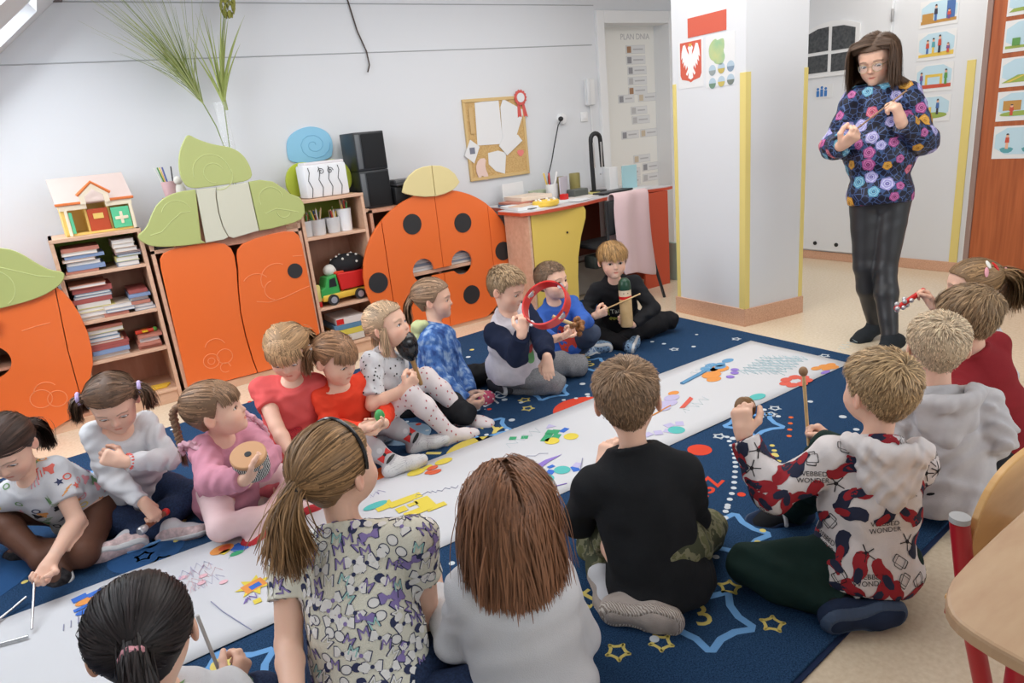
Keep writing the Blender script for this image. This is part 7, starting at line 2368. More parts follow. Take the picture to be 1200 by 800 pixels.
# 1 -- girl at the left edge, colourful print blouse, playing a triangle
c1 = srgb(66, 48, 40)
f = start(1, 'girl in white multicoloured print blouse and brown tights bending over a triangle', c1, hands=dict(L=dict(n=V3((-.5, -.6, -.3)), curl=.75, thumb=.8), R=dict(n=D, curl=.5)))
eyes(f.hd, f.obj, f.base, BR, (0, .9, -.35))
sh_ = f.shirt(white_cot, sleeve=.30, hem=.10, seed=11, flare=.015, puff=.004)
pr = Print(sh_, f)
pc = [mat('blouse_' + n, srgb(*c), .85) for n, c in (('coral', (226, 110, 96)), ('navy', (60, 66, 96)), ('orange', (228, 160, 96)), ('green', (120, 160, 110)), ('pink', (226, 150, 156)), ('black', (40, 40, 46)), ('yellow', (226, 206, 120)))]
for i, fr in enumerate(pr.points(150, 1, .026)):
    r_ = random.Random(i); m_ = pc[r_.randrange(7)]; a = r_.uniform(0, 6.28)
    k = i % 4
    if k == 0: pr.fan(*fr, [(.016 * math.cos(t) * (1 + .4 * math.sin(3 * t + a)), .016 * math.sin(t) * (1 + .4 * math.sin(3 * t + a))) for t in np.linspace(0, 6.28, 13)[:-1]], m_)
    elif k == 1: pr.ring(*fr, disc(0, 0, .016, 14, .012), .35, m_)
    elif k == 2:
        for q in (-.009, 0, .009): pr.fan(*fr, [(q + .012 * math.cos(a) * t - w * math.sin(a), .014 * math.sin(a) * t + w * math.cos(a) + q) for t, w in ((-1, .002), (1, .002), (1, -.002), (-1, -.002))], m_)
    else: pr.fan(*fr, star(0, 0, .016, .007, a, 5), m_)
pr.build()
f.trousers(fabric('brown_tights', srgb(98, 66, 52), .05, rough=.45), t=.003, feet=True, fold=.0, seed=1, name='tights')
f.shoes(fabric('black_white_print_slipper', srgb(50, 48, 50), .8, 60), sole_w)
hair_tied(f, c1, [((-.12, -.50, -.08), (-.4, -.6, -.2), .75, .10)], n=3200, seed=1, tie_mat=hair_el['black'])

# 2 -- girl with two pigtails in a white top
c2 = srgb(104, 78, 60)
f = start(2, 'girl with two pigtails and lilac bows in white long-sleeved top, looking down', c2, hf=.0022, hands=dict(L=dict(n=V3((.2, .7, -.3)), curl=.8, thumb=.6), R=dict(n=D, curl=.85, thumb=.7)))
eyes(f.hd, f.obj, f.base, BR, (0, .85, -.45))
sh_ = f.shirt(white_cot, hem=.10, seed=12, fold=.007, wl=.07, ts=.007, puff=.003)
f.trousers(navy_jean, seed=2, fold=.005)
f.socks(white_cot)
f.shoes(fabric('pink_slipper', srgb(214, 190, 188), .3, 50), sole_w)
hair_tied(f, c2, [((.40, -.05, .22), (1, -.1, .25), .55, .10), ((-.40, -.05, .22), (-1, -.1, .25), .55, .10)], n=4200, seed=2, tie_mat=hair_el['lilac'], tie_r=.085)
g_ = f.wrL + unit(f.wrL - f.elL) * -.012 - f.base
a = unit(f.wrL - f.elL); x = unit(np.cross(a, U)); y = np.cross(a, x)
b = MB()
for k in range(16): b.ball(g_ + .026 * (x * math.cos(k * .3927) + y * math.sin(k * .3927)), .0062, u=10, v=6)
tag(place(b.build('bead_bracelet', mat('coral_beads', srgb(226, 96, 86), .35)), f.base, U, V3((1, 0, 0))), 'coral red bead bracelet on the wrist of the pigtailed girl in white', 'bracelet')
p, d, n, u = grip(f, 'R')
t = tag(empty('handle_bell', (0, 0, 0)), 'small red and brown bell stick in the hand of the pigtailed girl', 'bell')
MB().cyl((0, 0, -.055), (0, 0, .04), .011).build('handle', mat('brown_handle', srgb(130, 74, 50), .4), t); MB().ball((0, 0, -.06), .015).build('red_end', tr, t); MB().lathe([(.010, .04), (.014, .05), (.016, .068), (.012, .075)], None, 16).build('bell', th_, t)
place(t, p, -u)

# 3 -- girl with a braid in a pink sweatshirt
c3 = srgb(140, 108, 82)
f = start(3, 'girl with long braid and fringe in dusty pink ruffled sweatshirt holding a drum', c3, hf=.0022, hands=dict(R=dict(n=V3((-.2, .4, .6)), curl=.55, thumb=.3), L=dict(n=V3((-.6, -.2, .3)), curl=.6, thumb=.3)))
eyes(f.hd, f.obj, f.base, BR, (0, 1, .12))
pinkm = fabric('dusty_pink_velour', srgb(206, 142, 160), .10, 20)
sh_ = f.shirt(pinkm, hem=.10, seed=13, fold=.006, puff=.010, flare=.02, fat=1.12)
rufm = fabric('pale_pink_ruffle', srgb(214, 166, 178), .1)
for sd, sg in (('R', 1), ('L', -1)):
    s0 = getattr(f, 'sh' + sd) - f.base
    b = MB()
    for L_ in range(3):
        pts = []
        for q in range(26):
            a = q / 25 * PI * 1.25 - .35
            rad = .050 + .012 * L_ + .006 * math.sin(q * 2.2 + L_)
            pts.append(s0 + f.rt * sg * (.004 + .016 * L_) + f.cf * rad * math.cos(a) + f.ax * (rad * math.sin(a) - .012))
        b.tube(pts, .0085, 7)
    b.build('ruffle', rufm, sh_)
tights3 = fabric('pale_pink_tights', srgb(238, 208, 208), .03)
f.trousers(tights3, t=.003, feet=True, fold=0, name='tights')
f.shoes(fabric('red_slipper', srgb(196, 60, 66), .1), sole_w)
hair_tied(f, c3, [((-.05, -.46, .22), (-.25, -1, .15), .95, .06, 'braid')], n=3600, seed=3, bangs=1100, bang_len=.27, tie_mat=hair_el['silver'], tie_r=.05)
c_ = (f.hdR + f.hdL) / 2 + to_cam(f) * .01 + U * .035
t = tag(empty('drum', (0, 0, 0)), 'small hand drum with wooden lid and black white weave in the pink girl\'s hands', 'drum')
MB().lathe([(.052, -.04), (.056, -.03), (.058, .02), (.056, .03)], None, 32).build('shell', ramp_mat('black_white_weave', 'wave', 60, [(.45, (.03, .03, .03)), (.55, (.6, .6, .58))], .8, interp='CONSTANT'), t)
MB().lathe([(.056, .03), (.058, .032), (.058, .042), (.055, .045), (.008, .045)], None, 32).build('lid', mat('drum_wood', srgb(198, 150, 108), .45), t)
MB().cyl((0, 0, .0445), (0, 0, .0465), .011).build('hole', black_pl, t)
place(t, c_, unit(to_cam(f) * .45 + U + V3((-.1, 0, 0))))

# 4 -- girl in the coral T-shirt
c4 = srgb(178, 142, 104)
f = start(4, 'fair girl with fringe in coral T-shirt with red heart, looking down', c4, hf=.0022, hands=dict(R=dict(n=D, curl=.3), L=dict(n=D, curl=.3)))
eyes(f.hd, f.obj, f.base, BL, (0, .85, -.45))
coral = fabric('coral_jersey', srgb(226, 98, 96), .05)
sh_ = f.shirt(coral, sleeve=.26, hem=.10, seed=14, fold=.005, wl=.07, ts=.006, puff=.001)
pr = Print(sh_, f)
fr = front_frame(f, .17)
ht = [(0, -.05), (.045, 0), (.05, .028), (.03, .045), (0, .026), (-.03, .045), (-.05, .028), (-.045, 0)]
hm = ramp_mat('red_sequins', 'voronoi', 220, [(.2, srgb(150, 40, 50)), (.6, srgb(206, 60, 66))], .35)
pr.fan(*fr, smooth_poly(ht, 2), hm)
pr.build('heart_print')
f.trousers(fabric('rose_leggings', srgb(206, 110, 116), .2), t=.004, end=1.0)
f.socks(white_cot); f.shoes(fabric('cream_slipper', srgb(220, 206, 190), .1), sole_w)
hair_tied(f, c4, [((.26, -.42, .08), (.6, -.6, -.3), .6, .12), ((-.26, -.42, .08), (-.6, -.6, -.3), .6, .12)], n=4200, seed=4, bangs=1500, bang_len=.29)

# 5 -- girl in the red top with an egg shaker
c5 = srgb(146, 108, 78)
f = start(5, 'girl with wavy fringe and pigtail in red top and grey tights holding green egg', c5, hf=.0022, hands=dict(R=dict(n=V3((.2, -.3, .9)), curl=.6), L=dict(n=V3((-.5, -.5, .4)), curl=.6)))
eyes(f.hd, f.obj, f.base, BR, (0, .9, -.3))
redj = fabric('red_jersey', srgb(228, 70, 46), .05)
sh_ = f.shirt(redj, hem=.04, seed=15, fold=.005, wl=.07, ts=.006)
pr = Print(sh_, f); fr = front_frame(f, .20)
pr.fan(*fr, [(-.045, -.03), (-.01, -.022), (.012, -.035), (.018, -.008), (.03, .02), (.05, .048), (.022, .038), (.006, .016), (-.02, .02), (-.035, .005), (-.02, -.006)], white_cot)
pr.build('unicorn_print')
greyt = fabric('grey_tights', srgb(190, 190, 194), .05)
tt_ = f.trousers(greyt, t=.003, feet=True, fold=0, name='tights')
pr = Print(tt_, f)
bowm = [tr, black_pl, white_cot]
for sd in 'RL':
    c_ = (getattr(f, 'an' + sd) * .72 + getattr(f, 'kn' + sd) * .28) - f.base
    n = unit(to_cam(f) + U * .9); ax_ = unit(getattr(f, 'an' + sd) - getattr(f, 'kn' + sd)); n = unit(n - ax_ * n.dot(ax_)); u = np.cross(n, ax_)
    c_ = c_ + n * .03
    pr.fan(c_, u, ax_, n, [(-.030, -.018), (-.030, .018), (-.006, .006), (.006, .006), (.030, .018), (.030, -.018), (.006, -.006), (-.006, -.006)], bowm[0]); pr.fan(c_ + ax_ * .030, u, ax_, n, disc(0, 0, .028, 14, .008), bowm[1]); pr.fan(c_, u, ax_, n, disc(0, 0, .007, 10), bowm[1], .0006); pr.fan(c_ - ax_ * .026, u, ax_, n, disc(0, 0, .012, 10), bowm[2])
pr.build('bow_print')
f.socks(fabric('white_terry_sock', (.74, .74, .74), .05, bump=(260, .8)), up=.10)
hair_tied(f, c5, [((.30, -.32, .20), (.8, -.5, .1), .62, .12), ((-.30, -.32, .20), (-.8, -.5, .1), .5, .12)], n=3800, seed=5, bangs=1200, bang_len=.28, tie_mat=hair_el['white'])
t = tag(empty('egg_shaker', (0, 0, 0)), 'green egg shaker held by the girl in red', 'shaker')
MB().ball((0, 0, 0), (.021, .021, .028)).build('egg', mat('egg_green', srgb(70, 160, 90), .35), t)
MB().tube([(.0213 * math.cos(a), .0213 * math.sin(a), 0) for a in np.linspace(0, 6.283, 25)[:-1]], .0008, 6, closed=True).build('seam', tg, t)
p, d, n, u = grip(f, 'R', .03)
place(t, p, U)

# 6 -- girl in the white dotted T-shirt with a black maraca
c6 = srgb(196, 166, 134)
f = start(6, 'fair girl in white speckled T-shirt and red-dotted white tights holding black maraca', c6, hf=.0022, hands=dict(R=dict(n=V3((-.1, .7, .2)), curl=.95, thumb=.9), L=dict(n=V3((-.3, -.6, .1)), curl=.95, thumb=.9)))
eyes(f.hd, f.obj, f.base, BL, (0, 1, .15))
sh_ = f.shirt(white_cot, sleeve=.42, hem=.06, seed=16, fold=.005, wl=.07, ts=.006, puff=.004)
pr = Print(sh_, f)
for i, fr in enumerate(pr.points(420, 3, .0125)): pr.fan(*fr, disc(0, 0, .0022 + .0014 * (i % 3), 6), black_pl)
pr.build()
wt = fabric('white_tights', srgb(232, 222, 222), .03)
tt_ = f.trousers(wt, t=.003, feet=True, fold=0, name='tights')
pr = Print(tt_, f); rd = mat('tights_red_dot', srgb(186, 90, 96), .85)
for i, fr in enumerate(pr.points(330, 4, .024)): pr.fan(*fr, [(-.004, 0), (0, -.006), (.004, 0), (.002, .005), (-.002, .005)], rd)
pr.build()
hair_tied(f, c6, [((-.28, -.36, .12), (-.6, -.6, -.2), .8, .10)], n=3600, seed=6, bangs=0)
Pt = tail_paths(V3((.36, .04, .0)), gl(f), gl(f), .62, 160, 9, 66, .05, .03, ells=body_ells(f))
hair_obj([ribbons(Pt, np.full(160, .016), [1, 1, 1, 1, .9, .8, .7, .5, .2], strand_colors(c6, 160, 8), f.hd, f.base)], f.obj, 'hair_lock')
p, d, n, u = grip(f, 'R'); p2, *_ = grip(f, 'L')
hp = (p + p2) / 2
t = tag(empty('maraca', (0, 0, 0)), 'large glossy black maraca held upright by the girl in speckled white', 'maraca')
gl_b = mat('glossy_black', (.012, .012, .014), .15, spec=.6)
MB().lathe([(.0, .065), (.02, .07), (.038, .095), (.050, .13), (.052, .16), (.044, .19), (.026, .208), (.004, .213)], None, 28).build('head', gl_b, t)
MB().lathe([(.009, -.07), (.011, -.06), (.011, .05), (.016, .07)], None, 16).build('handle', mat('maraca_handle', srgb(180, 140, 90), .4), t)
axm = unit(V3((-.22, -.05, 1.0)))
place(t, hp + U * .0, axm)

# 7 -- girl in the blue tie-dye sweater
c7 = srgb(158, 128, 102)
f = start(7, 'girl with ponytail in blue tie-dye hooded sweater, turned right', c7, hf=.0024, hands=dict(R=dict(n=V3((-.3, .6, .3)), curl=.7), L=dict(n=V3((-.4, -.4, -.3)), curl=.7)))
eyes(f.hd, f.obj, f.base, BR)
tie = ramp_mat('blue_tie_dye', 'noise', 26, [(.34, srgb(36, 66, 128)), (.5, srgb(70, 112, 178)), (.66, srgb(160, 186, 216))], .85, detail=5, bump=(300, .4), stretch=(1, 1, .7))
f.shirt(tie, hem=.09, seed=17, fold=.007, puff=.012, hood=fabric('pale_lime_lining', srgb(206, 214, 160), .1))
f.trousers(black_cot, t=.005, seed=7)
f.socks(black_cot); f.shoes(fabric('black_slipper', (.02, .02, .022), .2), sole_w)
hair_tied(f, c7, [((.0, -.50, .08), (0, -.8, -.4), .85, .06)], n=3200, seed=7, tie_mat=hair_el['black'])
p, d, n, u = grip(f, 'L', .035)
t = tag(empty('rattle', (0, 0, 0)), 'pink rattle with white dots and blue ribbon held by the girl in blue', 'rattle')
MB().ball((0, 0, 0), (.05, .035, .04)).build('body', mat('rattle_pink', srgb(206, 86, 116), .4), t)
b = MB()
for k in range(22):
    a, h_ = k * 2.4, -1 + 2 * (k + .5) / 22
    q = (1 - h_ * h_) ** .5
    b.ball((.05 * q * math.cos(a), .035 * q * math.sin(a), .04 * h_), .0052, u=8, v=6)
b.build('dots', wht, t)
b = MB()
for k in range(4): b.tube([(-.04, 0, -.02), (-.055 - .006 * k, .01 * k - .015, -.05), (-.06 - .008 * k, .012 * k - .02, -.085)], .004, 6)
b.build('ribbons', mat('bright_blue', srgb(40, 110, 206), .4), t)
place(t, p + U * .01, U)

# 8 -- boy in the raglan shirt with a tambourine
c8 = srgb(178, 150, 116)
f = start(8, 'boy in navy-sleeved grey shirt and grey trousers kneeling with a red tambourine', c8, hf=.0024, hands=dict(R=dict(n=V3((.1, .8, .1)), curl=.85, thumb=.8), L=dict(n=D, curl=.35)))
eyes(f.hd, f.obj, f.base, BR, (0, .9, -.3))
navy = fabric('navy_jersey', srgb(28, 36, 58), .08)
sh_ = f.shirt(fabric('pale_grey_melange', srgb(206, 200, 206), .06, 40), t=.020, hem=.03, seed=18, fold=.005, sleeve_mat=navy, ts=.018)
pr = Print(sh_, f); fr = front_frame(f, .17)
pr.fan(*fr, disc(.0, -.02, .035, 14), mat('print_green', srgb(110, 170, 110), .8)); pr.fan(*fr, disc(.01, .025, .025, 12), mat('print_red', srgb(206, 80, 76), .8), .0006)
pr.build()
b = MB()
for sd, sg in (('R', 1), ('L', -1)):
    pass
f.trousers(ramp_mat('grey_marl', 'noise', 220, [(.3, srgb(112, 114, 118)), (.7, srgb(156, 156, 158))], .9, bump=(300, .5)), t=.014, seed=8, fold=.007, flare=.004)
f.socks(fabric('beige_sock', srgb(196, 176, 166), .1)); f.shoes(fabric('grey_slipper', srgb(70, 70, 76), .2), sole_w)
hair_short(f, c8, n=3600, top=.13, side=.045, seed=8, whorl=(.0, -.32), lift=.7, dark=.75, width=.013)
p, d, n, u = grip(f, 'R')
t = tag(empty('tambourine', (0, 0, 0)), 'red ring tambourine with metal jingles in front of the boy in raglan shirt', 'tambourine')
redp = mat('tambourine_red', srgb(206, 40, 34), .3, spec=.5)
RT = .112
prof = []
b = MB()
nn = 48
tm = bmesh.new()
rings = []
for k in range(nn):
    a = 2 * PI * k / nn
    rings.append([tm.verts.new((r_ * math.cos(a), r_ * math.sin(a), z)) for r_, z in ((RT, -.026), (RT, .026), (RT - .008, .026), (RT - .008, -.026))])
for k in range(nn):
    A, Bq = rings[k], rings[(k + 1) % nn]
    for i in range(4):
        if i in (0, 2) and (k % 12) in (4, 5, 6): 
            continue
        tm.faces.new((A[i], A[(i + 1) % 4], Bq[(i + 1) % 4], Bq[i]))
    # slot rims
    if (k % 12) in (4, 5, 6):
        pass
b._merge(tm)
# bars above and below each slot keep the ring whole
for q in range(4):
    for z0 in (-.026, .014):
        a = [2 * PI * (q * 12 + 4 + i * .5) / nn for i in range(7)]
        for a0, a1 in zip(a, a[1:]):
            P = [(RT * math.cos(a0), RT * math.sin(a0)), (RT * math.cos(a1), RT * math.sin(a1)), ((RT - .008) * math.cos(a1), (RT - .008) * math.sin(a1)), ((RT - .008) * math.cos(a0), (RT - .008) * math.sin(a0))]
            b.prism(P, Matrix.Translation((0, 0, z0)), .012)
b.build('frame', redp, t)
for q in range(4):
    a = 2 * PI * (q * 12 + 5.5) / nn
    c_ = V3(((RT - .004) * math.cos(a), (RT - .004) * math.sin(a), 0))
    MB().cyl(c_ + V3((0, 0, -.012)), c_ + V3((0, 0, .012)), .0015, n=6).cyl(c_ + V3((0, 0, -.004)), c_ + V3((0, 0, -.002)), .014, n=18).cyl(c_ + V3((0, 0, .003)), c_ + V3((0, 0, .005)), .014, n=18).build('jingles', th_, t)
zt = unit(to_cam(f) * .62 + U * .62 - V3((.823, -.56, 0)) * .42)
xr = unit(np.cross(U, zt)); yr_ = np.cross(zt, xr)
camr = V3((.823, -.56, 0))
ctr = p + camr * .115 + U * .045
place(t, ctr, zt, camr)

# 9 -- boy in the blue and red shirt
c9 = srgb(130, 104, 82)
f = start(9, 'crop-haired boy in blue and red shirt holding a wooden nut shaker', c9, hf=.0024, hands=dict(R=dict(n=V3((.2, -.2, .9)), curl=.6), L=dict(n=V3((-.6, -.3, .2)), curl=.7)))
eyes(f.hd, f.obj, f.base, BR)
bluej = fabric('blue_jersey', srgb(58, 96, 176), .06)
sh_ = f.shirt(bluej, hem=.04, seed=19, fold=.005)
pr = Print(sh_, f); fr = front_frame(f, .15)
pr.fan(*fr, smooth_poly([(-.06, -.09), (.06, -.09), (.068, .0), (.05, .085), (.02, .06), (-.02, .06), (-.05, .085), (-.068, 0)], 1), mat('print_tomato', srgb(206, 66, 50), .8))
for a in (-.03, .03): pr.fan(*fr, star(a, .0, .02, .009, .3), mat('print_navy', srgb(30, 40, 90), .8), .0006)
pr.build()
f.trousers(fabric('slate_trousers', srgb(70, 80, 100), .06), t=.010, end=.92, seed=9)
f.shoes(ramp_mat('blue_print_slipper', 'voronoi', 60, [(.3, srgb(90, 120, 170)), (.5, srgb(190, 206, 220))], .8), sole_w)
hair_short(f, c9, n=3400, top=.06, side=.03, seed=9, whorl=(.0, -.3), lift=.6, dark=.85, width=.012)
p, d, n, u = grip(f, 'R', .04)
t = tag(empty('nut_shaker', (0, 0, 0)), 'shaker with brown nut shells and wooden handle held by the boy in blue and red', 'shaker')
MB().tube([(0, 0, -.02), (-.01, 0, .05), (-.02, 0, .11)], .010, 10).build('handle', mat('pale_handle', srgb(206, 180, 130), .4), t)
shm = ramp_mat('nut_shell', 'noise', 40, [(.3, srgb(96, 60, 36)), (.7, srgb(176, 120, 70))], .4)
rn = random.Random(4)
b = MB()
for k in range(16):
    a = rn.uniform(0, 6.28); q = rn.uniform(.01, .04)
    b.ball((q * math.cos(a), q * math.sin(a), rn.uniform(-.06, .0)), (.017, .013, .015), Matrix.Rotation(a, 4, 'Z'), u=10, v=8)
b.build('nut_shells', shm, t)
place(t, p + U * .015 + camr * .03, unit(U * .5 - camr * .8 + to_cam(f) * -.1))

# 10 -- boy in the black shirt with a guiro
c10 = srgb(170, 132, 84)
f = start(10, 'boy with straight fringe in black printed shirt sitting cross-legged with a wooden scraper', c10, hf=.0024, hands=dict(R=dict(n=V3((.2, .8, .2)), curl=.85, thumb=.7), L=dict(n=V3((.0, .9, .2)), curl=.45, thumb=.6)))
eyes(f.hd, f.obj, f.base, BR)
sh_ = f.shirt(black_cot, hem=.05, seed=20, fold=.005)
pr = Print(sh_, f)
yl = mat('print_lime', srgb(206, 206, 90), .8)
c_, u, v, n = front_frame(f, .15, -.01)
pr.text(c_, u, v, n, 'Taiho', .042, mat('print_white', srgb(214, 216, 200), .8))
pr.ring(c_, u, v, n, rect(-.062, -.03, .062, .03, .004, 2), .1, yl)
for k in range(6): pr.fan(c_ - v * .06 + u * (-.05 + .02 * k), u, v, n, [(.010 * math.cos(a) * (1 + .5 * math.sin(2 * a + k)), .018 * math.sin(a)) for a in np.linspace(0, 6.28, 10)[:-1]], yl)
pr.build()
f.trousers(fabric('black_trousers', (.014, .014, .016), .1), t=.010, seed=10, fold=.006)
f.socks(fabric('navy_sock', srgb(40, 50, 70), .1), up=.2)
f.shoes(ramp_mat('navy_print_slipper', 'voronoi', 70, [(.28, srgb(40, 60, 90)), (.45, srgb(130, 160, 190))], .8), sole_w)
hair_short(f, c10, n=4200, top=.30, side=.14, seed=10, fringe=.05, lift=.1, whorl=(.03, -.22), dark=.85, width=.015, thick=.02)
hp = f.wrL + unit(f.hdL - f.wrL) * .04 + to_cam(f) * .03
t = tag(empty('guiro', (0, 0, 0)), 'tall wooden scraper with green head and red band held by the boy in black', 'guiro')
wd = ramp_mat('pale_bamboo', 'noise', 20, [(.3, srgb(206, 170, 118)), (.7, srgb(222, 190, 140))], .45)
MB().lathe([(.035, -.02), (.037, -.015), (.037, .15)], None, 28).build('wooden_body', wd, t)
MB().lathe([(.0375, .15), (.0375, .168)], None, 28).build('red_band', tr, t); MB().lathe([(.037, .168), (.037, .205)], None, 28).build('white_band', mat('cream_band', srgb(226, 206, 176), .45), t)
MB().lathe([(.038, .205), (.038, .225), (.033, .255), (.018, .272), (.002, .276)], None, 28).build('green_head', mat('dark_green_head', srgb(30, 66, 48), .3), t)
b = MB()
for s in (-1, 1): b.ball((.012 * s, -.037, .188), .003, u=8, v=6)
b.build('painted_eyes', black_pl, t)
place(t, hp + U * .005, unit(U + camr * -.02), camr)
p, d, n, u = grip(f, 'R')
e = hp + U * .19 + camr * .08 + to_cam(f) * .07
tag(place(MB().cyl((0, 0, -.04), (0, 0, float(np.linalg.norm(e - p))), .0042, n=10).ball((0, 0, float(np.linalg.norm(e - p))), .006, u=10, v=8).build('scraper_stick', wd), p, e - p), 'thin wooden stick held across the scraper by the boy in black', 'stick')

# 11 -- girl with hair clips at the right, behind
c11 = srgb(146, 116, 82)
f = start(11, 'girl with wavy ponytail and pink clips, seated by the wooden door, raising bells', c11, hf=.0028, hands=dict(R=dict(n=V3((-.4, -.2, -.6)), curl=.8, thumb=.7)))
eyes(f.hd, f.obj, f.base, BR)
f.shirt(white_cot, sleeve=.35, hem=.06, seed=21)
f.trousers(navy_jean, t=.006, seed=11); f.socks(white_cot); f.shoes(black_cot, sole_w)
ho_ = hair_tied(f, c11, [((.05, -.50, .22), (.1, -.9, .1), 1.05, .16, 'tail', 1100)], n=3600, seed=11, tie_mat=hair_el['pink'], tie_r=.06)
for k, q in enumerate(((-.30, -.22, .40), (-.33, -.12, .18), (-.26, -.36, .34))):
    c_ = E_C + unit(V3(q)) * (E_R + .05)
    MB().ball((0, 0, 0), (.022, .008, .006)).build('hair_clip', [wht, hair_el['pink'], tr][k], ho_).matrix_basis = axis_M(f.hd.w(*c_) - f.base, f.R @ unit(V3(q)), f.R @ V3((.2, .3, -1)))
p, d, n, u = grip(f, 'R')
t = tag(empty('jingle_stick', (0, 0, 0)), 'red stick of small bells raised by the girl with clips', 'bells')
MB().cyl((0, 0, -.03), (0, 0, .14), .012).build('handle', tr, t)
b = MB()
for k in range(10): b.ball((.016 * math.cos(k * 2.4), .016 * math.sin(k * 2.4), .05 + .010 * k), .011, u=12, v=8)
b.build('bells', th_, t)
place(t, p, unit(-camr * .8 + U * -.45 + to_cam(f) * .3))

# 12 -- boy in dark red
c12 = srgb(158, 130, 98)
f = start(12, 'boy seen from behind in dark red T-shirt at the right edge', c12, hf=.0028)
eyes(f.hd, f.obj, f.base, BR)
f.shirt(fabric('dark_red_jersey', srgb(136, 38, 44), .06), sleeve=.46, hem=.06, seed=22, fold=.005, puff=.008)
f.trousers(navy_jean, seed=12); f.socks(black_cot); f.shoes(black_cot, sole_w)
hair_short(f, c12, n=5200, top=.26, side=.09, seed=12, whorl=(.08, -.42), lift=.25, dark=.8, width=.013, fringe=.05)

# 13 -- boy in the pale grey hoodie
c13 = srgb(208, 186, 156)
f = start(13, 'very fair crop-haired boy seen from behind in pale grey hooded sweatshirt', c13, hf=.0026)
eyes(f.hd, f.obj, f.base, BL)
gm_ = fabric('pale_grey_sweatshirt', srgb(196, 194, 196), .05, 30)
f.shirt(gm_, hem=.07, seed=23, fold=.010, wl=.075, puff=.012, hood=gm_, fat=1.14)
f.trousers(black_cot, seed=13); f.socks(black_cot); f.shoes(black_cot, sole_w)
hair_short(f, c13, n=5200, top=.10, side=.035, seed=13, whorl=(.0, -.36), lift=.55, dark=.95, width=.011)
p = f.hdL + U * .02
t = tag(empty('striped_shaker', (0, 0, 0)), 'black and white striped shaker beside the fair boy in grey', 'shaker')
MB().ball((0, 0, .03), (.03, .03, .05)).build('head', ramp_mat('black_white_stripe', 'wave', 18, [(.45, (.03, .03, .03)), (.55, (.7, .7, .68))], .5, interp='CONSTANT', detail=0, stretch=(.01, .01, 1)), t); MB().cyl((0, 0, -.07), (0, 0, -.01), .01).build('handle', wd, t)
place(t, p + camr * -.0, U)

# 14 -- boy in the printed hoodie with a mallet
c14 = srgb(188, 158, 118)
f = start(14, 'boy seen from behind in red and navy printed white hoodie raising a mallet', c14, hf=.0026, hands=dict(L=dict(n=V3((.7, .3, .2)), curl=.62, thumb=.5), R=dict(n=V3((-.5, .5, .1)), curl=.95, thumb=.8)))
eyes(f.hd, f.obj, f.base, BL)
hood_m = fabric('grey_white_fleece', srgb(222, 217, 217), .05, 30)
sh_ = f.shirt(hood_m, hem=.06, seed=24, fold=.006, puff=.010, hood=hood_m, fat=1.12, cuff=True)
pr = Print(sh_, f)
rdm, nvm, bkm, gym = mat('print_crimson', srgb(156, 36, 46), .85), mat('print_dark_navy', srgb(36, 42, 66), .85), mat('print_black_line', srgb(36, 34, 38), .85), mat('print_warm_grey', srgb(170, 160, 160), .85)
said = []
for i, (c_, u, v, n) in enumerate(pr.points(240, 5, .034)):
    r_ = random.Random(i + 3); a = r_.uniform(0, 6.28); k = i % 7
    cu, cv = u * math.cos(a) + v * math.sin(a), v * math.cos(a) - u * math.sin(a)
    if k in (0, 1, 4):
        m1 = rdm if k != 1 else nvm
        pr.fan(c_, cu, cv, n, smooth_poly([(-.04, -.012), (-.01, -.022), (.02, -.01), (.046, -.018), (.036, .008), (.01, .022), (-.016, .012), (-.036, .02)], 1), m1)
        pr.fan(c_ + cu * .02, cu, cv, n, smooth_poly([(-.02, -.008), (.02, -.012), (.028, .006), (-.012, .012)], 1), nvm if k != 1 else rdm, .0006)
    elif k in (2, 5):
        if any(np.linalg.norm(c_ - q) < .10 for q in said): continue
        said.append(c_)
        pr.text(c_ + v * .009, u, v, n, 'WEBBED', .019, bkm); pr.text(c_ - v * .009, u, v, n, 'WONDER', .019, bkm)
    elif k == 3:
        pr.ring(c_, cu, cv, n, rect(-.02, -.012, .02, .012, .004, 2), .12, bkm); pr.ring(c_, cv, cu, n, rect(-.012, -.012, .02, .012, .004, 2), .12, bkm, .0004)
    else:
        for q in range(5):
            d_ = V3((math.cos(q * 1.25), math.sin(q * 1.25)))
            e_ = V3((-d_[1], d_[0])) * .0014
            pr.fan(c_, cu, cv, n, [tuple(d_ * .006 + e_), tuple(d_ * .024 + e_), tuple(d_ * .024 - e_), tuple(d_ * .006 - e_)], bkm)
        pr.fan(c_, cu, cv, n, disc(0, 0, .006, 10), bkm)
pr.build()
f.trousers(fabric('dark_green_corduroy', srgb(28, 48, 44), .10), t=.014, seed=14, fold=.008)
f.socks(black_cot); f.shoes(fabric('navy_trainer', srgb(38, 50, 74), .2), mat('blue_grey_sole', srgb(60, 78, 104), .6, bump=(90, .8)), sole=(.030, .052), strap=sole_w)
hair_short(f, c14, n=6500, top=.16, side=.05, seed=14, whorl=(.03, -.38), lift=.55, dark=.8, width=.011)
p, d, n, u = grip(f, 'R')
e = unit(U * 1.0 - camr * .06 + V3((.25, .3, 0)) * .35)
t = tag(empty('mallet', (0, 0, 0)), 'wooden mallet with round head held up by the boy in printed hoodie', 'mallet')
MB().cyl((0, 0, -.05), (0, 0, .19), .0055, n=12).build('stick', wd, t); MB().ball((0, 0, .195), (.014, .014, .016)).build('head', mat('mallet_head', srgb(150, 116, 84), .5), t)
place(t, p, e)
p, d, n, u = grip(f, 'L', .03)
t = tag(empty('castanet', (0, 0, 0)), 'brown wooden castanet in the raised hand of the boy in printed hoodie', 'castanet')
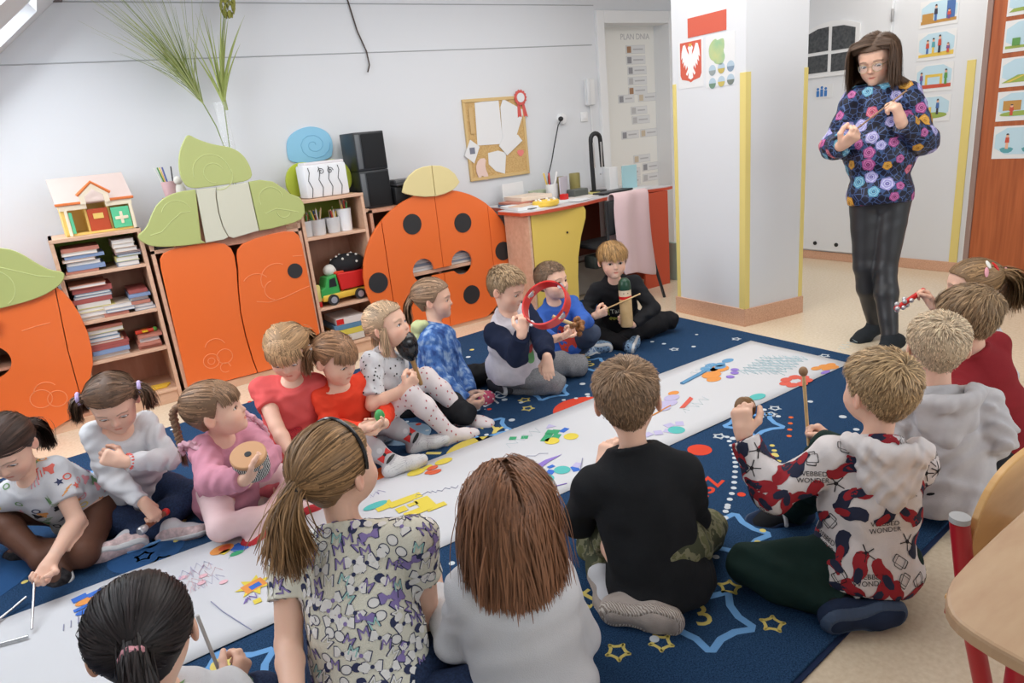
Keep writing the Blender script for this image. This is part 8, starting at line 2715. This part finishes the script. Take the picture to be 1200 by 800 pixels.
MB().ball((0, 0, .012), (.032, .028, .010)).build('upper_shell', mat('walnut', srgb(130, 96, 60), .4), t); MB().ball((0, 0, -.012), (.032, .028, .010)).build('lower_shell', bpy.data.materials['walnut'], t)
place(t, p, n, d)

# 15 -- boy in the black sweater
c15 = srgb(154, 124, 96)
f = start(15, 'boy seen from behind in plain black sweater kneeling at the front', c15, hf=.0026, hands=dict(L=dict(n=V3((.7, .1, .1)), curl=.5)))
eyes(f.hd, f.obj, f.base, BR)
f.shirt(fabric('black_knit_sweater', (.016, .017, .019), .12), hem=.13, seed=25, fold=.006, wl=.13, puff=.008, fat=1.16, flare=.02, h=.005)
camo = ramp_mat('olive_camouflage', 'noise', 22, [(.40, srgb(66, 70, 50)), (.50, srgb(120, 118, 92)), (.58, srgb(96, 98, 66))], .85, interp='CONSTANT', bump=(300, .4))
f.trousers(camo, t=.012, seed=15, fold=.008)
f.socks(white_cot); f.shoes(fabric('pale_trainer', srgb(176, 164, 156), .2), ramp_mat('pale_patterned_sole', 'wave', 60, [(.4, srgb(150, 136, 126)), (.6, srgb(206, 196, 186))], .7, detail=6, bump=(120, .8)), sole=(.034, .054))
hair_short(f, c15, n=7000, top=.15, side=.05, seed=15, whorl=(.03, -.36), lift=.6, dark=.72, width=.011)

# 16 -- girl in the white long-sleeved top
c16 = srgb(132, 90, 64)
f = start(16, 'girl with loose reddish-brown hair seen from behind in white long-sleeved top', c16, hf=.0026)
eyes(f.hd, f.obj, f.base, BR)
f.shirt(white_cot, t=.020, hem=.08, seed=26, fold=.005, wl=.13, puff=.006, fat=1.02, flare=.012, h=.005)
f.trousers(navy_jean, t=.010, seed=16); f.socks(white_cot); f.shoes(black_cot, sole_w)
hair_loose(f, c16, L=.80, n=9000, seed=16, spread=.10, wave=.11, width=.013, face_open=9, cond=lambda L: L[:, 1] < -.04)

# 17 -- girl in the pale printed T-shirt
c17 = srgb(146, 112, 76)
f = start(17, 'girl with ponytail and black headband in cream T-shirt printed with bows and letters', c17, hf=.0026)
eyes(f.hd, f.obj, f.base, BR)
cream_t = fabric('cream_jersey', srgb(228, 225, 208), .04)
sh_ = f.shirt(cream_t, sleeve=.24, t=.014, hem=.14, seed=27, fold=.005, wl=.10, ts=.006, puff=.003, fat=1.12, flare=.02, h=.005)
pr = Print(sh_, f)
lil, nav, gry, mint, ofw = mat('print_lilac', srgb(140, 124, 180), .85), mat('print_ink_navy', srgb(52, 58, 92), .85), mat('print_pale_grey', srgb(196, 194, 206), .85), mat('print_mint', srgb(160, 206, 200), .85), mat('print_off_white', srgb(236, 234, 230), .85)
bow = [(x * .74, y * .74) for x, y in [(-.026, -.016), (-.030, .014), (-.018, .017), (-.004, .004), (.004, .004), (.018, .017), (.030, .014), (.026, -.016), (.014, -.015), (.004, -.004), (-.004, -.004), (-.014, -.015)]]
for i, (c_, u, v, n) in enumerate(pr.points(560, 6, .0205)):
    r_ = random.Random(i); a = r_.uniform(-.9, .9); k = i % 6
    cu, cv = u * math.cos(a) + v * math.sin(a), v * math.cos(a) - u * math.sin(a)
    if k in (0, 3):
        m1 = lil if k == 0 and i % 12 == 0 else ofw
        pr.fan(c_, cu, cv, n, [(x * 1.12, y * 1.12) for x, y in bow], nav); pr.fan(c_, cu, cv, n, bow, m1, .0005); pr.fan(c_, cu, cv, n, disc(0, 0, .005, 8), nav if k else lil, .001)
    elif k in (1, 4):
        pr.text(c_, cu, cv, n, 'M', .040, nav); pr.text(c_, cu, cv, n, 'M', .033, [lil, mint, ofw, lil][(i // 3) % 4], .0006)
    elif k == 2:
        pr.fan(c_, cu, cv, n, smooth_poly([(-.014, -.005), (0, -.012), (.015, -.003), (.010, .010), (-.006, .012)], 1), nav)
        pr.fan(c_ + cu * .012, cu, cv, n, smooth_poly([(-.010, -.006), (.012, -.008), (.010, .010), (-.008, .008)], 1), ofw, .0006)
    else:
        pr.ring(c_, cu, cv, n, disc(0, 0, .015, 14, .012), .14, nav); pr.fan(c_, cu, cv, n, disc(0, 0, .0126, 12, .0098), ofw, -.0004)
pr.build()
f.trousers(navy_jean, t=.010, seed=17); f.socks(white_cot); f.shoes(black_cot, sole_w)
hair_tied(f, c17, [((.0, -.52, .10), (0, -.8, -.35), 1.0, .13, 'tail', 1900)], n=6500, seed=17, tie_mat=hair_el['black'], band=gl_b, width=.012)

# 18 -- girl with nearly black hair at the front edge
c18 = srgb(40, 33, 33)
f = start(18, 'girl with nearly black ponytail and pink scrunchie seen from behind at the front edge', c18, hf=.0026, hands=dict(R=dict(n=V3((-.3, .7, .2)), curl=.8)))
eyes(f.hd, f.obj, f.base, BR)
sh_ = f.shirt(white_cot, sleeve=.3, hem=.1, seed=28, fat=1.1)
pr = Print(sh_, f)
for i, fr in enumerate(pr.points(70, 9, .035)): pr.fan(*fr, star(0, 0, .014, .006, i), [pc[3], pc[4], mint, lil][i % 4])
pr.build()
f.trousers(navy_jean, seed=18); f.socks(white_cot); f.shoes(black_cot, sole_w)
hair_tied(f, c18, [((.0, -.56, .12), (0, -.9, -.1), .9, .05, 'tail', 1500)], n=7000, seed=18, tie_mat=hair_el['pink'], tie_r=.065, width=.011)
p, d, n, u = grip(f, 'R')
tag(place(MB().cyl((0, 0, -.06), (0, 0, .12), .0045, n=10).build('drum_stick', mat('grey_stick', (.45, .44, .42), .4)), p + camr * -.06, unit(U + camr * -.1)), 'thin grey stick standing up in the hand of the dark-haired girl at the front', 'stick')

# triangle instrument of the first girl
steel = mat('triangle_steel', (.55, .55, .56), .22, metal=1.0)
zt = CT + .012
tri = [(-.30 + .12, 2.49 - .09, zt), (-.36, 2.29, zt), (-.44, 2.36, zt), (-.44, 2.41, zt), (-.245, 2.54, zt)]
tag(MB().tube([(-.36, 2.335, zt), (-.50, 2.37, zt), (-.53, 2.385, zt), (-.525, 2.42, zt), (-.41, 2.535, zt), (-.365, 2.565, zt + .01)], .0045, 10).build('triangle', steel), 'steel triangle lying on the paper at the left edge', 'triangle')
f1 = ALL[0]
p, d, n, u = grip(f1, 'L')
e = V3((-.35, 2.36, zt + .005))
tag(place(MB().cyl((0, 0, -.03), (0, 0, float(np.linalg.norm(e - p))), .004, n=10).build('triangle_beater', steel), p, e - p), 'thin steel beater held down onto the paper by the girl in print blouse', 'beater')

# ---- the teacher
ct = srgb(84, 62, 46)
f = start('t', 'woman with glasses in dark floral blouse and black trousers standing with a thin stick', ct, adult=True, hf=.0026, h=.009, hands=dict(R=dict(n=V3((.25, .8, -.1)), curl=.9, thumb=.8), L=dict(n=V3((-.2, .9, .1)), curl=.8, thumb=.5)))
eyes(f.hd, f.obj, f.base, BR, (-.1, .9, -.35))
fl_base = ramp_mat('dark_floral_satin', 'voronoi', 34, [(.0, srgb(96, 122, 170)), (.02, srgb(70, 96, 150)), (.045, srgb(22, 28, 54)), (.5, srgb(14, 16, 30))], .45, feature='DISTANCE_TO_EDGE', spec=.4)
sh_ = f.shirt(fl_base, t=.020, ts=.012, hem=.06, seed=30, fold=.006, wl=.14, puff=.018, fat=1.34, flare=-.004, neck_up=.03, h=.0065, cuff=True)
pr = Print(sh_, f)
fm = [(mat('rose_' + n + '_dark', srgb(*a), .5), mat('rose_' + n, srgb(*b_), .5), mat('rose_' + n + '_light', srgb(*c_), .5)) for n, a, b_, c_ in
      (('lilac', (110, 100, 170), (160, 156, 214), (206, 206, 236)), ('amber', (150, 96, 30), (206, 146, 50), (226, 180, 90)), ('magenta', (110, 40, 90), (166, 76, 140), (206, 126, 176)), ('teal', (50, 100, 140), (90, 156, 190), (150, 200, 216)), ('pink', (150, 50, 80), (206, 96, 126), (226, 150, 166)))]
leafm = mat('blouse_leaf_blue', srgb(58, 84, 130), .5)
for i, (c_, u, v, n) in enumerate(pr.points(120, 12, .058)):
    r_ = random.Random(i); k = [0, 1, 3, 2, 0, 4, 0, 1, 0, 3, 2][i % 11]; R_ = r_.uniform(.020, .034) if k else r_.uniform(.022, .036); a0 = r_.uniform(0, 6.28)
    for q in (0, 2.1, 4.2):
        d_ = u * math.cos(a0 + q) + v * math.sin(a0 + q); e_ = np.cross(n, d_)
        pr.fan(c_ + d_ * R_ * 1.15, d_, e_, n, [(-.016, 0), (-.004, .010), (.010, .006), (.022, 0), (.010, -.006), (-.004, -.010)], leafm, -.0006)
    for lv, (sc, m_) in enumerate(((1, 1), (.78, 2), (.62, 1), (.42, 2), (.3, 0), (.15, 1))):
        pr.fan(c_, u, v, n, [(R_ * sc * math.cos(t + lv) * (1 + .10 * math.sin(5 * t + a0)), R_ * sc * math.sin(t + lv) * (1 + .10 * math.sin(5 * t + a0))) for t in np.linspace(0, 6.283, 15)[:-1]], fm[k][m_], .0004 * (lv + 1))
pr.build('rose_print')
f.trousers(mat('black_coated_denim', (.03, .031, .034), .38, spec=.45), t=.007, seed=31, fold=.0016, wl=.12, h=.006)
f.socks(fabric('charcoal_sock', srgb(44, 48, 52), .1), up=.25)
hair_loose(f, ct, L=.92, n=7000, seed=31, spread=.07, wave=.06, width=.011, part=-.08, face_open=.20, cond=lambda L: L[:, 1] < .27)
# glasses
hd_t = f.hd
b = MB()
for s in (-1, 1):
    b.tube([hd_t.w(s * .15 + .105 * math.cos(a), .425 - .04 * abs(math.cos(a)) * (s * math.cos(a) > 0), -.03 + .092 * math.sin(a)) for a in np.linspace(0, 6.283, 29)[:-1]], .0013, 6, closed=True)
    b.tube([hd_t.w(s * .255, .385, .0), hd_t.w(s * .36, .15, .01), hd_t.w(s * .39, -.08, .0), hd_t.w(s * .385, -.13, -.06)], .0016, 6)
b.tube([hd_t.w(-.047, .43, -.01), hd_t.w(0, .445, .005), hd_t.w(.047, .43, -.01)], .0014, 6)
gl_o = tag(b.build('glasses', mat('gold_rim', (.55, .45, .25), .3, metal=.9)), 'thin gold rimmed glasses on the woman\'s face', 'glasses')
for s in (-1, 1):
    b = MB().ball((0, 0, 0), (.0235, .0235, .0006), u=24, v=8)
    o = b.build('lens', gm, gl_o); o.matrix_world = axis_M(hd_t.w(s * .15, .415, -.03), f.R @ V3((s * .1, 1, 0)))
p, d, n, u = grip(f, 'R'); p2, d2, n2, u2 = grip(f, 'L')
ax_ = unit(p2 + U * .01 - p)
tag(place(MB().cyl((0, 0, -.05), (0, 0, float(np.linalg.norm(p2 - p)) + .10), .0045, n=10).build('baton', mat('dark_baton', srgb(150, 120, 96), .4)), p, ax_), 'thin wooden stick held diagonally between the woman\'s two hands', 'stick')
